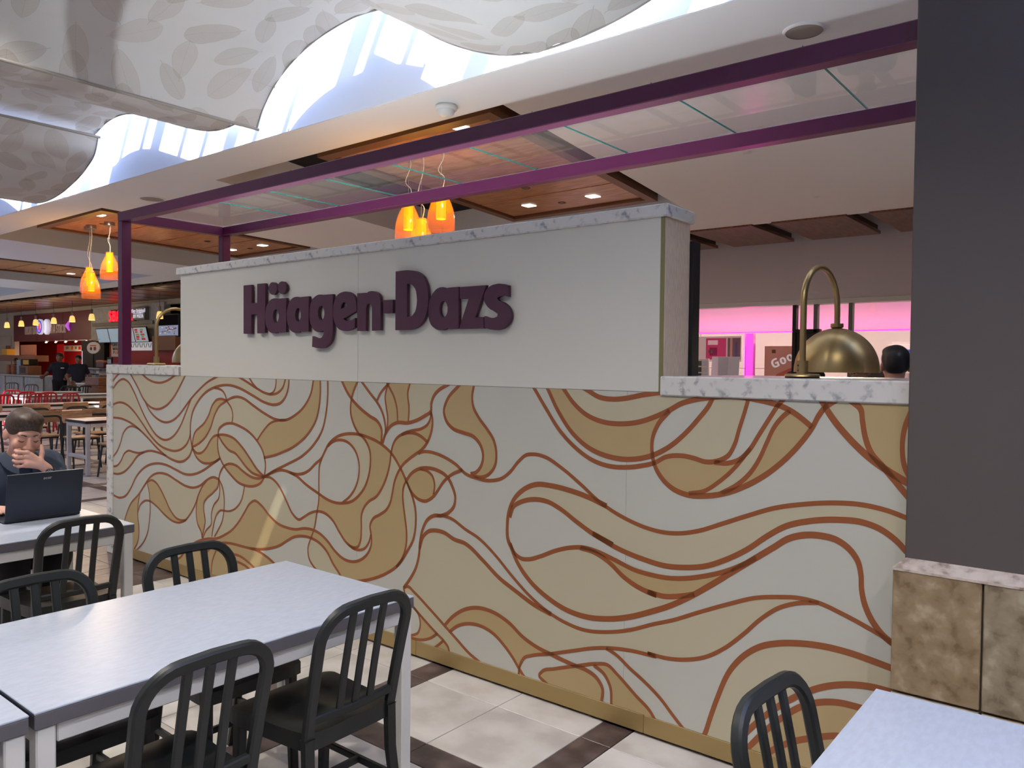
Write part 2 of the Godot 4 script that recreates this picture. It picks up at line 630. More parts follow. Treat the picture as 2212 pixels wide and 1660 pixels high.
	var walnut := noise_tex(0.02, [Color(0.35, 0.21, 0.14), Color(0.46, 0.29, 0.20), Color(0.52, 0.34, 0.24)], [0.2, 0.5, 0.8], 4, FastNoiseLite.FRACTAL_FBM, 0.0, 8)
	tri_mat("walnut", walnut, Vector3(1.4, 1.4, 0.22), 0.3)
	mat("walnut_edge", Color(0.29, 0.19, 0.13), 0.45)
	mat("maple_edge", Color(0.45, 0.30, 0.20), 0.45)
	var seatw := noise_tex(0.02, [Color(0.60, 0.46, 0.34), Color(0.69, 0.55, 0.42), Color(0.74, 0.61, 0.48)], [0.2, 0.5, 0.8], 4, FastNoiseLite.FRACTAL_FBM, 0.0, 17)
	tri_mat("chair_wood", seatw, Vector3(2.0, 2.0, 0.4), 0.45)
	var tile_l := []
	for i in 3:
		var sh: float = [0.0, 0.02, -0.025][i]
		var tx := noise_tex(0.014, [Color(0.75 + sh, 0.72 + sh, 0.69 + sh), Color(0.80 + sh, 0.775 + sh, 0.745 + sh), Color(0.835 + sh, 0.81 + sh, 0.785 + sh)], [0.2, 0.5, 0.8], 5, FastNoiseLite.FRACTAL_FBM, 10.0, 20 + i, 256)
		tile_l.append(tri_mat("tile_cream_%d" % i, tx, Vector3(0.9, 0.9, 0.9), 0.3))
	M["tiles_light"] = tile_l
	var tile_d := []
	for i in 2:
		var sh: float = [0.0, 0.025][i]
		var tx := noise_tex(0.02, [Color(0.27 + sh, 0.22 + sh, 0.21 + sh), Color(0.34 + sh, 0.28 + sh, 0.27 + sh), Color(0.42 + sh, 0.36 + sh, 0.345 + sh)], [0.2, 0.5, 0.85], 5, FastNoiseLite.FRACTAL_FBM, 10.0, 30 + i, 256)
		tile_d.append(tri_mat("tile_brown_%d" % i, tx, Vector3(1.2, 1.2, 1.2), 0.3))
	M["tiles_dark"] = tile_d
	mat("grout", Color(0.24, 0.22, 0.21), 0.9)
	mat("grout_stone", Color(0.33, 0.29, 0.24), 0.9)
	var lam := noise_tex(0.02, [Color(0.665, 0.69, 0.74), Color(0.68, 0.705, 0.755), Color(0.695, 0.72, 0.77)], [0.25, 0.5, 0.8], 4, FastNoiseLite.FRACTAL_FBM, 0.0, 41)
	tri_mat("laminate", lam, Vector3(5.0, 5.0, 1.6), 0.28)
	mat("laminate_edge", Color(0.38, 0.365, 0.385), 0.5)
	# the sails' cloth: leaves printed in the weave
	var sail := mat("sail_cloth", Color(0.88, 0.89, 0.90), 0.85)
	sail.albedo_texture = leaf_texture()
	sail.backlight_enabled = true
	sail.backlight = Color(0.02, 0.021, 0.022)
	sail.cull_mode = BaseMaterial3D.CULL_DISABLED
	var fro := mat("unseen_diffuser", Color(0.95, 0.93, 0.90), 0.9)  # for unseen roof sheets that spread soft light below
	fro.backlight_enabled = true
	fro.backlight = Color(0.62, 0.60, 0.57)
	mat("sail_hem", Color(0.62, 0.60, 0.58), 0.8)
	# people
	mat("skin", Color(0.80, 0.60, 0.52), 0.5)
	mat("skin_tan", Color(0.52, 0.36, 0.28), 0.5)
	mat("lips", Color(0.66, 0.42, 0.38), 0.5)
	var hair := noise_tex(0.05, [Color(0.13, 0.085, 0.06), Color(0.24, 0.165, 0.115), Color(0.34, 0.25, 0.18)], [0.25, 0.5, 0.8], 3, FastNoiseLite.FRACTAL_FBM, 0.0, 51, 256)
	tri_mat("hair_brown", hair, Vector3(9, 2.5, 4), 0.45, 0.0, false)
	mat("hair_black", Color(0.05, 0.042, 0.042), 0.45)
	mat("polo_slate", Color(0.20, 0.235, 0.30), 0.85)
	mat("navy_shirt", Color(0.085, 0.10, 0.17), 0.85)
	mat("black_shirt", Color(0.055, 0.05, 0.06), 0.85)
	mat("dark_trousers", Color(0.06, 0.065, 0.09), 0.85)
	mat("khaki", Color(0.47, 0.40, 0.33), 0.85)
	mat("pink_print", Color(0.85, 0.25, 0.50), 0.6)
	mat("laptop_slate", Color(0.20, 0.22, 0.265), 0.38, 0.5)
	mat("laptop_edge", Color(0.70, 0.70, 0.68), 0.3, 0.8)
	mat("key_dark", Color(0.10, 0.105, 0.115), 0.5)
	mat("watch_black", Color(0.03, 0.03, 0.035), 0.3)
	mat("watch_mark", Color(0.75, 0.75, 0.72), 0.4)
	mat("gold_ring", Color(0.85, 0.65, 0.30), 0.3, 1.0)
	# shops
	mat("maroon", Color(0.42, 0.09, 0.13), 0.35)
	mat("shop_red", Color(0.62, 0.05, 0.09), 0.5)
	var conc := noise_tex(0.02, [Color(0.64, 0.635, 0.62), Color(0.68, 0.675, 0.66), Color(0.71, 0.705, 0.69)], [0.2, 0.5, 0.8], 5, FastNoiseLite.FRACTAL_FBM, 0.0, 61)
	tri_mat("concrete", conc, Vector3(0.4, 0.4, 0.4), 0.7)
	mat("fascia", Color(0.86, 0.83, 0.85), 0.8)
	glow("neon_red", Color(1.0, 0.10, 0.20), 1.3)
	glow("sign_white", Color(0.92, 0.92, 1.0), 0.45)
	glow("sign_blue", Color(0.30, 0.32, 0.80), 0.8)
	glow("sign_violet", Color(0.72, 0.35, 0.85), 1.0)
	glow("pink_led", Color(1.0, 0.16, 0.72), 5.0)
	mat("letter_grey", Color(0.86, 0.80, 0.78), 0.4)
	mat("shop_white", Color(0.86, 0.85, 0.85), 0.6)
	mat("orange_print", Color(0.80, 0.36, 0.24), 0.5)
	mat("kraft", Color(0.55, 0.38, 0.30), 0.6)
	mat("cup_print", Color(0.80, 0.52, 0.40), 0.6)
	mat("yellow_box", Color(0.88, 0.66, 0.12), 0.5)
	mat("leaf_green", Color(0.25, 0.38, 0.12), 0.6)

func leaf_texture() -> ImageTexture:
	var n := 1024
	var im := Image.create_empty(n, n, false, Image.FORMAT_RGB8)
	im.fill(Color(0.90, 0.89, 0.875))
	var rng := RandomNumberGenerator.new()
	rng.seed = 4
	var leaves := []
	for i in 30:
		var c := Vector2((i % 6) * 171 + 60 + rng.randf_range(-45, 45) + (85 if (i / 6) % 2 else 0), (i / 6) * 205 + 100 + rng.randf_range(-45, 45))
		leaves.append([c, rng.randf_range(-1.1, 0.9) + (PI if rng.randf() < 0.4 else 0.0), rng.randf_range(92, 124), rng.randf_range(0.42, 0.54), rng.randf_range(0.925, 0.955)])
	for lf in leaves:
		var ax := Vector2(cos(lf[1]), sin(lf[1]))
		var ay := Vector2(-ax.y, ax.x)
		var r: float = lf[2]
		var ri := int(r * 1.2)
		for y in range(-ri, ri):
			for x in range(-ri, ri):
				var p := Vector2(x, y)
				var u := p.dot(ax) / r
				var v := p.dot(ay) / r
				if u < -1.0 or u > 1.16:
					continue
				var half: float = lf[3] * pow(maxf(0.0, 1.0 - u * u), 0.62) * (1.0 - 0.18 * u) if u < 1.0 else 0.0
				half = maxf(half, 0.014 if u > 0.9 else 0.0)
				if absf(v) > half:
					continue
				var k: float = lf[4]
				if absf(v) < 0.012 or absf(v) > half - 0.02:
					k -= 0.045
				elif absf(fposmod(u * 7.0 - absf(v) * 5.0, 1.0) - 0.5) > 0.46:
					k -= 0.025
				var xx := posmod(int(lf[0].x) + x, n)
				var yy := posmod(int(lf[0].y) + y, n)
				var c := im.get_pixel(xx, yy)
				im.set_pixel(xx, yy, Color(c.r * k * 1.012, c.g * k, c.b * k * 0.985))
	return ImageTexture.create_from_image(im)

func picture(w: int, h: int, ground: Color, rects: Array) -> StandardMaterial3D:
	# flat print: an image of rectangles [x, y, w, h, colour] in hundredths
	var im := Image.create_empty(w, h, false, Image.FORMAT_RGB8)
	im.fill(ground)
	for r in rects:
		im.fill_rect(Rect2i(int(r[0] * w / 100.0), int(r[1] * h / 100.0), maxi(1, int(r[2] * w / 100.0)), maxi(1, int(r[3] * h / 100.0))), r[4])
	var m := StandardMaterial3D.new()
	m.albedo_texture = ImageTexture.create_from_image(im)
	m.roughness = 0.8
	m.metallic_specular = 0.15
	return m

func face(w: float, h: float) -> ArrayMesh:
	# an upright printed sheet that looks towards +z
	var st := begin()
	quad_uv(st, Vector3(-w / 2, -h / 2, 0), Vector3(w / 2, -h / 2, 0), Vector3(w / 2, h / 2, 0), Vector3(-w / 2, h / 2, 0), Vector3.BACK)
	return st.commit()

# ---------------------------------------------------------------- the hall
const CEIL := 3.6
const ORD := ["first", "second", "third", "fourth", "fifth", "sixth", "seventh", "eighth", "ninth", "tenth", "eleventh", "twelfth", "thirteenth", "fourteenth", "fifteenth", "sixteenth", "seventeenth", "eighteenth", "nineteenth", "twentieth", "twenty-first", "twenty-second", "twenty-third", "twenty-fourth", "twenty-fifth", "twenty-sixth", "twenty-seventh", "twenty-eighth", "twenty-ninth", "thirtieth", "thirty-first", "thirty-second", "thirty-third", "thirty-fourth"]

func build_shell() -> void:
	build_floor()
	# outer walls, beige, with thickness
	struct("wall_south", box2(-46.3, 4.3, 0, 7, 20.0, 20.3, 0), M.beige_wall)
	struct("wall_west", box2(-46.3, -46, 0, 7, -15, 20.0, 0), M.beige_wall)
	struct("wall_east", box2(4.0, 4.3, 0, 7, -15, 20.0, 0), M.beige_wall)
	struct("wall_north", box2(-46.3, 4.3, 0, 5, -15.3, -15, 0), M.beige_wall)
	# main ceiling: a slab with recesses cut for the timber clouds
	var slab := PackedVector2Array([Vector2(4.2, 1.23), Vector2(4.2, 7.95), Vector2(-5.3, 7.95), Vector2(-12.0, 7.2), Vector2(-46.2, 7.2), Vector2(-46.2, 1.23)])
	var holes := []
	for k in 5:
		var dx := -6.9 * k
		holes.append(PackedVector2Array([Vector2(-3.92 + dx, 1.80), Vector2(-4.62 + dx, 6.3), Vector2(-9.2 + dx, 6.6), Vector2(-8.1 + dx, 1.84)]))
	var st := begin()
	for p in without_holes(slab, holes):
		add_plate(st, p, 0.0, 0.48)
	# shape x-y lies down: y turns to -z and the depth goes up
	var lie := Basis(Vector3(1, 0, 0), Vector3(0, 0, -1), Vector3(0, 1, 0))
	var c := struct("ceiling", st.commit(), M.ceiling_paint)
	c.transform = Transform3D(lie, Vector3(0, CEIL, 0))
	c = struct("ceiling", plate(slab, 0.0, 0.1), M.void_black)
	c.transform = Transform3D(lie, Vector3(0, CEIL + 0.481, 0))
	# ceiling behind the visitor's back, over the other side of the hall
	struct("ceiling", box2(-46, 4.2, CEIL, 4.0, 16.0, 20.2, 0), M.ceiling_paint)
	# dark void over the slatted timber strip in front of the shops
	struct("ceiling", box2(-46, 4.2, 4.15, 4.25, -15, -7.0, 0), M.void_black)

func tile_mesh(w: float, d: float) -> ArrayMesh:
	return box(Vector3(w, 0.02, d), 0.0015)

func build_floor() -> void:
	var fl := struct_root("floor")
	part(fl, "screed", box2(-46, 4.2, -0.3, -0.006, -15, 20.2, 0), M.grout)
	var rng := RandomNumberGenerator.new()
	rng.seed = 77
	var px := 1.065
	var g := 0.004
	var far_l := [begin(), begin(), begin()]
	var far_d := [begin(), begin()]
	var far_lu := [false, false, false]
	var far_du := [false, false]
	for i in range(-42, 6):
		for j in range(-13, 18):
			# a cell: band strip to the left, band strip at the far side, four light tiles
			var x0 := -1.825 + px * i
			var z0 := 0.635 + px * j
			var near := i >= -5 and i <= 1 and j >= -1 and j <= 2
			var dark_field: bool = (i == -4 or i == -5) and j == -1
			var pieces := [[x0 + 0.075, z0 + 0.075, 0.15, 0.15, true]]
			for k in 2:
				pieces.append([x0 + 0.075, z0 + 0.15 + 0.2288 + 0.4575 * k, 0.15, 0.4575, true])
				pieces.append([x0 + 0.15 + 0.2288 + 0.4575 * k, z0 + 0.075, 0.4575, 0.15, true])
				for m in 2:
					pieces.append([x0 + 0.15 + 0.2288 + 0.4575 * k, z0 + 0.15 + 0.2288 + 0.4575 * m, 0.4575, 0.4575, dark_field and (i == -5 or k == 0)])
			for p in pieces:
				var shade: int = rng.randi() % (2 if p[4] else 3)
				var lift := rng.randf_range(-0.0006, 0.0)
				if near:
					part(fl, "tile", tile_mesh(p[2] - g, p[3] - g), (M.tiles_dark if p[4] else M.tiles_light)[shade], Vector3(p[0], -0.01 + lift, p[1]))
				else:
					var st: SurfaceTool = (far_d if p[4] else far_l)[shade]
					(far_du if p[4] else far_lu)[shade] = true
					var w: float = (p[2] - g) * 0.5
					var d: float = (p[3] - g) * 0.5
					quad(st, Vector3(p[0] - w, lift, p[1] - d), Vector3(p[0] + w, lift, p[1] - d), Vector3(p[0] + w, lift, p[1] + d), Vector3(p[0] - w, lift, p[1] + d), Vector3.UP)
	for i in 3:
		part(fl, "far_tiles", far_l[i].commit(), M.tiles_light[i]).set_meta("kind", "stuff")
	for i in 2:
		part(fl, "far_tiles", far_d[i].commit(), M.tiles_dark[i]).set_meta("kind", "stuff")

# wave of the ceiling sails, along x
func sail_pts(a: Array) -> Array:
	var p := []
	for q in a:
		p.append(Vector2(q[0], q[1]))
	return spline(p, 7)

func build_skylight() -> void:
	# the well over the seating: plastered walls that rise from the ceiling's edge
	struct("trim_1", box2(-46, 4.2, CEIL + 0.004, 6.6, -1.43, -1.222, 0), M.ceiling_paint)
	struct("trim_2", box2(-46, 4.2, CEIL, 6.6, 15.8, 16.0, 0), M.ceiling_paint)
	# rafters of the glazed roof
	for i in 26:
		struct("trim_3", box(Vector3(0.09, 0.28, 17.4), 0.01), M.ceiling_paint, Vector3(2.6 - 1.55 * i, 6.55, 7.3))
	for i in 40:
		if i % 3 != 1:
			struct("trim_8", box(Vector3(0.035, 0.12, 4.0), 0.004), M.ceiling_paint, Vector3(2.2 - 0.46 * i, 6.6, 0.7))  # out of view; spaced to stripe the well wall with their shadows
	for i in 7:
		struct("trim_4", box(Vector3(50, 0.2, 0.12), 0.01), M.ceiling_paint, Vector3(-21, 6.5, 0.6 + 2.2 * i))
	# unseen frosted sheets, placed to block direct sun and spread soft light below
	for i in 10:
		struct("window_3", box(Vector3(5.0, 0.02, 13.2), 0), M.unseen_diffuser, Vector3(1.7 - 5.02 * i, 6.72, 9.2))
	var sails := [
		["leaf-printed cloth sail, rightmost of the hung waves, its belly nearest the plum frame", [[-4.62, 4.30], [-4.29, 4.12], [-4.0, 3.93], [-3.74, 3.77], [-3.44, 3.63], [-3.2, 3.55], [-2.9, 3.51], [-2.64, 3.52], [-2.36, 3.56], [-2.1, 3.63], [-1.6, 3.86], [-1.2, 4.06], [-0.7, 4.2], [-0.2, 4.12]]],
		["big leaf-printed cloth sail with the low straight hem and a glass suspension eye", [[-5.95, 3.57], [-5.86, 3.72], [-5.71, 3.87], [-5.3, 4.08], [-4.92, 4.16], [-4.62, 4.18], [-4.34, 4.15], [-4.05, 4.06]]],
		["leaf-printed cloth sail whose rounded belly hangs behind the big sail's straight hem", [[-5.72, 3.885], [-5.9, 3.79], [-6.19, 3.69], [-6.34, 3.67], [-6.56, 3.67], [-6.8, 3.71], [-7.13, 3.80], [-7.75, 4.0], [-8.2, 4.13], [-8.49, 4.16], [-8.76, 4.14], [-9.06, 4.06]]],
		["leaf-printed cloth sail at the left end of the skylight, curling down towards the ceiling edge", [[-8.96, 4.02], [-9.04, 3.86], [-9.27, 3.72], [-9.7, 3.58], [-10.42, 3.49], [-11.22, 3.62], [-11.9, 3.9], [-12.5, 4.12], [-12.9, 4.16], [-13.3, 4.1]]],
		["leaf-printed cloth sail farthest along the skylight", [[-13.0, 4.0], [-13.2, 3.86], [-13.6, 3.7], [-14.1, 3.58], [-14.7, 3.52], [-15.4, 3.64], [-16.2, 3.95], [-17.0, 4.15], [-17.5, 4.1]]],
	]
	var zfar := -0.95
	var znear := 2.6
	for s in sails:
		var prof := sail_pts(s[1])
		var rows := []
		var uvs := []
		var nz := 26
		for i in nz + 1:
			var z := lerpf(zfar, znear, float(i) / nz)
			var line := PackedVector3Array()
			var uv := PackedVector2Array()
			var run := 0.0
			for j in prof.size():
				if j > 0:
					run += (prof[j] - prof[j - 1]).length()
				# a few soft creases that run across the cloth
				var w := 0.012 * sin(run * 23.0 + sin(z * 0.6) * 1.5) * exp(-pow(fmod(run, 1.3) - 0.62, 2.0) * 9.0)
				line.append(Vector3(prof[j].x, prof[j].y + w, z))
				uv.append(Vector2(run / 1.75 + prof[0].x * 0.31, z / 1.75))
			rows.append(line)
			uvs.append(uv)
		var t := thing("ceiling_sail", s[0], "fabric sail", Vector3.ZERO, "cloth sails hung in the skylight")
		var st := begin()
		grid(st, rows, false, false, uvs)
		part(t, "cloth", st.commit(), M.sail_cloth)
		# the hem that follows the wave, and the rods along both straight edges
		for z in [zfar, znear]:
			var pth := PackedVector3Array()
			for q in prof:
				pth.append(Vector3(q.x, q.y, z))
			part(t, "hem", tube(pth, 0.007, 6), M.sail_hem)
		for e in [prof[0], prof[prof.size() - 1]]:
			part(t, "rod", tube(PackedVector3Array([Vector3(e.x, e.y, zfar - 0.02), Vector3(e.x, e.y, znear)]), 0.013, 8), M.sail_hem)
		for e in [0.2, 0.8]:
			var q: Vector2 = prof[int(prof.size() * e)]
			part(t, "wire", tube(PackedVector3Array([Vector3(q.x, q.y, 0.4), Vector3(q.x, 6.45, 0.4)]), 0.003, 5), M.steel)
	# glass-eyed spotlights set in the cloth; the others are out of view, placed to light floor and tables
	eye_spot("round glass eye set in the big cloth sail above the left frame corner", Vector3(-5.55, 3.93, 1.02), 2.0)
	for i in 9:
		eye_spot("unseen spotlight past the near edge of the sails placed to light the tables", Vector3(1.2 - 1.3 * i, 3.85, 2.3), 6.0)

func eye_spot(label: String, at: Vector3, e: float) -> void:
	var t := thing("sail_spotlight", label, "spotlight", at, "spotlights hung at the cloth sails")
	part(t, "ring", lathe([Vector2(0.028, 0), Vector2(0.04, 0.006), Vector2(0.046, 0), Vector2(0.04, -0.012), Vector2(0.028, -0.012)], 20), M.steel)
	part(t, "lens", lathe([Vector2(0.0001, -0.014), Vector2(0.018, -0.011), Vector2(0.028, -0.003)], 20), M.eye_lens)
	part(t, "wire", tube(PackedVector3Array([Vector3(0, 0.004, 0), Vector3(0, 6.42 - at.y, 0)]), 0.004, 5), M.steel)
	var l := SpotLight3D.new()
	l.name = "light"
	l.spot_angle = 62.0
	l.spot_angle_attenuation = 0.8
	l.spot_range = 20.0
	l.spot_attenuation = 2.0
	l.light_energy = e
	l.light_size = 0.06
	l.light_color = Color(1.0, 0.975, 0.93)
	l.shadow_enabled = true
	t.add_child(l)
	l.position = Vector3(0, -0.03, 0)
	l.rotation_degrees = Vector3(-90, 0, 0)

func ceiling_disc(nm: String, label: String, cat: String, at: Vector3, r: float, ring: Material, mid: Material) -> void:
	var t := thing(nm, label, cat, at)
	part(t, "ring", lathe([Vector2(r * 0.86, -0.006), null, Vector2(r * 0.86, -0.012), Vector2(r * 0.97, -0.01), Vector2(r, 0.0)], 36), ring)
	part(t, "grille", lathe([Vector2(0.0001, -0.009), Vector2(r * 0.86, -0.009)], 36), mid)

func build_ceiling_details() -> void:
	ceiling_disc("ceiling_speaker", "large round ceiling speaker above the right end of the plum frame", "speaker", Vector3(-1.62, CEIL, -1.84), 0.125, M.ceiling_paint, M.speaker_grille)
	ceiling_disc("ceiling_speaker", "round ceiling speaker above the left corner of the plum frame", "speaker", Vector3(-9.66, CEIL, -1.9), 0.16, M.ceiling_paint, M.speaker_grille)
	var t := thing("smoke_detector", "white smoke detector dome on the ceiling near the skylight edge", "detector", Vector3(-4.29, CEIL, -1.55))
	part(t, "base", lathe([Vector2(0.0001, 0), Vector2(0.085, 0), Vector2(0.088, -0.02), Vector2(0.083, -0.035), Vector2(0.07, -0.04)], 28), M.plastic_white)
	part(t, "dome", lathe([Vector2(0.07, -0.035), Vector2(0.062, -0.065), Vector2(0.04, -0.08), Vector2(0.0001, -0.085)], 28), M.plastic_white)
	var sp := [[-2.94, -4.22], [-3.04, -6.57]]
	for i in 2:
		t = thing("sprinkler_cap", ["small round sprinkler cap in the ceiling, the one close to the plum frame", "small round sprinkler cap in the ceiling, the one near the shop fascia"][i], "sprinkler", Vector3(sp[i][0], CEIL, sp[i][1]))
		part(t, "plate", lathe([Vector2(0.0001, -0.012), Vector2(0.035, -0.012), Vector2(0.042, -0.006), Vector2(0.05, 0), Vector2(0.05, 0.012)], 20), M.plastic_white)
	# timber clouds hung in the recesses
	for k in 3:
		var dx := -6.9 * k
		timber_cloud(["framed timber ceiling cloud behind the kiosk pendants", "framed timber ceiling cloud over the left cluster of amber pendants", "framed timber ceiling cloud farthest to the left"][k], dx)
	# pipes or conduit in the dark recess beside the first cloud
	t = thing("ceiling_cable", "black cable hanging in the open recess beside the middle timber cloud", "cable")
	part(t, "strand", tube(path3([Vector3(-4.25, 4.0, -4.3), Vector3(-4.35, 3.75, -4.9), Vector3(-4.48, 3.66, -5.3)], 5), 0.008, 6), M.black_matte)
	# slatted timber boards below the dark void, before the shops
	for i in 34:
		var x := -4.85 - 1.28 * i + 1.28 * 3
		var t2 := thing("ceiling_board", ORD[i] + " wide timber board of the slatted ceiling strip, counted from the plinthed column side", "ceiling board", Vector3(x, 3.60, -8.75), "slatted ceiling boards before the shops")
		part(t2, "board", box(Vector3(1.0 if x > -10.0 else 1.14, 0.05, 1.75 if x > -10.0 else 2.4), 0.004), M.walnut, Vector3(0, 0, 0 if x > -10.0 else -0.05))
		part(t2, "edge", box(Vector3(0.03, 0.10, 1.7), 0.003), M.walnut_edge, Vector3(0.45, 0.06, 0))

func area_light(par: Node3D, at: Vector3, size: Vector2, e: float, c: Color, dir: Vector3) -> void:
	var l := AreaLight3D.new()
	l.name = "light"
	l.area_size = size
	l.area_normalize_energy = true
	l.light_energy = e
	l.light_color = c
	l.shadow_enabled = true
	par.add_child(l)
	l.position = at
	l.basis = Basis.looking_at(dir, Vector3.UP if absf(dir.y) < 0.9 else Vector3.FORWARD)

func timber_cloud(label: String, dx: float) -> void:
	# seen from below: a sunk field of four panels inside a raised frame
	var a := Vector3(-6.39 + dx, 3.60, -1.92)
	var b := Vector3(-4.12 + dx, 3.60, -1.88)
	var c := Vector3(-4.68 + dx, 3.60, -5.72)
	var d := Vector3(-7.0 + dx, 3.60, -5.78)
	var t := thing("timber_cloud", label, "ceiling panel", (a + b + c + d) * 0.25, "timber clouds hung in the ceiling recesses")
	var o := t.position
	var at := func(u: float, v: float, y: float) -> Vector3:
		return a.lerp(b, u).lerp(d.lerp(c, u), v) - o + Vector3(0, y, 0)
	var slab := func(u0: float, u1: float, v0: float, v1: float, y0: float, y1: float) -> ArrayMesh:
		var st := begin()
		var lo := [at.call(u0, v0, y0), at.call(u1, v0, y0), at.call(u1, v1, y0), at.call(u0, v1, y0)]
		var hi := [at.call(u0, v0, y1), at.call(u1, v0, y1), at.call(u1, v1, y1), at.call(u0, v1, y1)]
		quad(st, lo[0], lo[1], lo[2], lo[3], Vector3.DOWN)
		quad(st, hi[0], hi[1], hi[2], hi[3], Vector3.UP)
		for i in 4:
			var j := (i + 1) % 4
			var e: Vector3 = lo[j] - lo[i]
			var n := Vector3(e.z, 0, -e.x).normalized()
			var mid: Vector3 = (lo[i] + lo[j]) * 0.5
			quad(st, lo[i], lo[j], hi[j], hi[i], n if n.dot(mid) > 0.0 else -n)
		return st.commit()
	part(t, "deck", slab.call(0.0, 1.0, 0.0, 1.0, 0.055, 0.14), M.maple_edge)
	for f in [[0.0, 1.0, 0.0, 0.035], [0.0, 1.0, 0.965, 1.0], [0.0, 0.05, 0.035, 0.965], [0.95, 1.0, 0.035, 0.965]]:
		part(t, "frame_rail", slab.call(f[0], f[1], f[2], f[3], 0.0, 0.15), M.maple_edge)
	for i in 4:
		var v0 := 0.045 + 0.2285 * i
		part(t, "panel", slab.call(0.06, 0.94, v0, v0 + 0.2185, 0.03, 0.056), M.maple)
	var spots := [[0.5, 0.14], [0.5, 0.62], [0.5, 0.86]]
	for s in spots:
		var p: Vector3 = at.call(s[0], s[1], 0.028)
		part(t, "eyeball_rim", lathe([Vector2(0.03, 0), Vector2(0.045, -0.006), Vector2(0.055, 0.0)], 20), M.dark_steel, p)
	for s in [[0.78, 0.05], [0.3, 0.83], [0.72, 0.84]]:
		var p: Vector3 = at.call(s[0], s[1], 0.026)
		part(t, "square_lamp", box(Vector3(0.14, 0.012, 0.14), 0.002), M.panel_light, p)
		area_light(t, p + Vector3(0, -0.012, 0), Vector2(0.13, 0.13), 1.6 if dx > -1.0 else 5.0, Color(1, 0.93, 0.84), Vector3.DOWN)

func build_column() -> void:
	struct("trim_5", box2(-0.605, 0.6, 0.93, CEIL + 0.02, -0.55, 0.06, 0.004), M.column_paint)
	# travertine plinth: stones with joints, a sloping ledge and a base course
	var pl := struct_root("trim_6")
	part(pl, "core", box2(-0.607, 0.68, 0.0, 0.925, -0.55, 0.115, 0), M.grout_stone)
	var x := -0.625
	var i := 0
	while x < 0.7:
		var w := 0.262 if i == 0 else 0.30
		part(pl, "stone", box2(x, x + w - 0.006, 0.515, 0.922, 0.08, 0.132, 0.003), [M.travertine, M.travertine_grey][i % 2])
		part(pl, "stone", box2(x, x + w - 0.006, 0.10, 0.507, 0.08, 0.132, 0.003), [M.travertine_grey, M.travertine][i % 2])
		part(pl, "base_stone", box2(x - 0.004, x + w - 0.008, 0.0, 0.094, 0.08, 0.145, 0.003), M.travertine)
		x += w
		i += 1
	var st := begin()
	var x0 := -0.628
	var a := [Vector3(x0, 0.924, 0.134), Vector3(0.7, 0.924, 0.134), Vector3(0.7, 0.95, 0.05), Vector3(x0 + 0.03, 0.95, 0.05)]
	quad(st, a[0], a[1], a[2], a[3], Vector3(0, 0.95, 0.3).normalized())
	quad(st, Vector3(x0, 0.916, 0.134), Vector3(0.7, 0.916, 0.134), a[1], a[0], Vector3.BACK)
	quad(st, Vector3(x0, 0.916, 0.134), a[0], a[3], Vector3(x0 + 0.03, 0.916, 0.05), Vector3.LEFT)
	part(pl, "ledge", st.commit(), M.travertine_ledge)

# ---------------------------------------------------------------- the kiosk
var outline: SurfaceTool
var cream: SurfaceTool
var gold: SurfaceTool
const MX0 := -6.51
const MX1 := -0.57
const MY0 := 0.094
const MY1 := 1.472

func clampm(v: Vector2) -> Vector2:
	return Vector2(clampf(v.x, MX0, MX1), clampf(v.y, MY0, MY1))

func ln(w: float, a: Array) -> void:
	# one drawn line of the mural: control points in millimetres on the wall
	var p := []
	for i in range(0, a.size(), 2):
		p.append(Vector2(a[i], a[i + 1]) * 0.001)
	var c := spline(p, 9)
	var n := c.size()
	var l := []
	var r := []
	for i in n:
		var t: Vector2 = (c[mini(i + 1, n - 1)] - c[maxi(i - 1, 0)]).normalized()
		# a pen stroke: thick where it runs level, thinner where it climbs
		var h := w * 0.5 * (0.78 + 0.34 * absf(t.x))
		l.append(clampm(c[i] + Vector2(-t.y, t.x) * h))
		r.append(clampm(c[i] - Vector2(-t.y, t.x) * h))
	for i in n - 1:
		quad(outline, v3(l[i], 0.0014), v3(r[i], 0.0014), v3(r[i + 1], 0.0014), v3(l[i + 1], 0.0014), Vector3.BACK)

func v3(v: Vector2, z: float) -> Vector3:
	return Vector3(v.x, v.y, z)

func fl(tone: int, a: Array) -> void:
	# one coloured field of the mural
	var p := PackedVector2Array()
	for i in range(0, a.size(), 2):
		p.append(clampm(Vector2(a[i], a[i + 1]) * 0.001))
	var ids := Geometry2D.triangulate_polygon(p)
	var st := gold if tone else cream
	var z := 0.001 if tone else 0.0006
	for i in range(0, ids.size(), 3):
		tri(st, v3(p[ids[i]], z), v3(p[ids[i + 1]], z), v3(p[ids[i + 2]], z), Vector3.BACK)

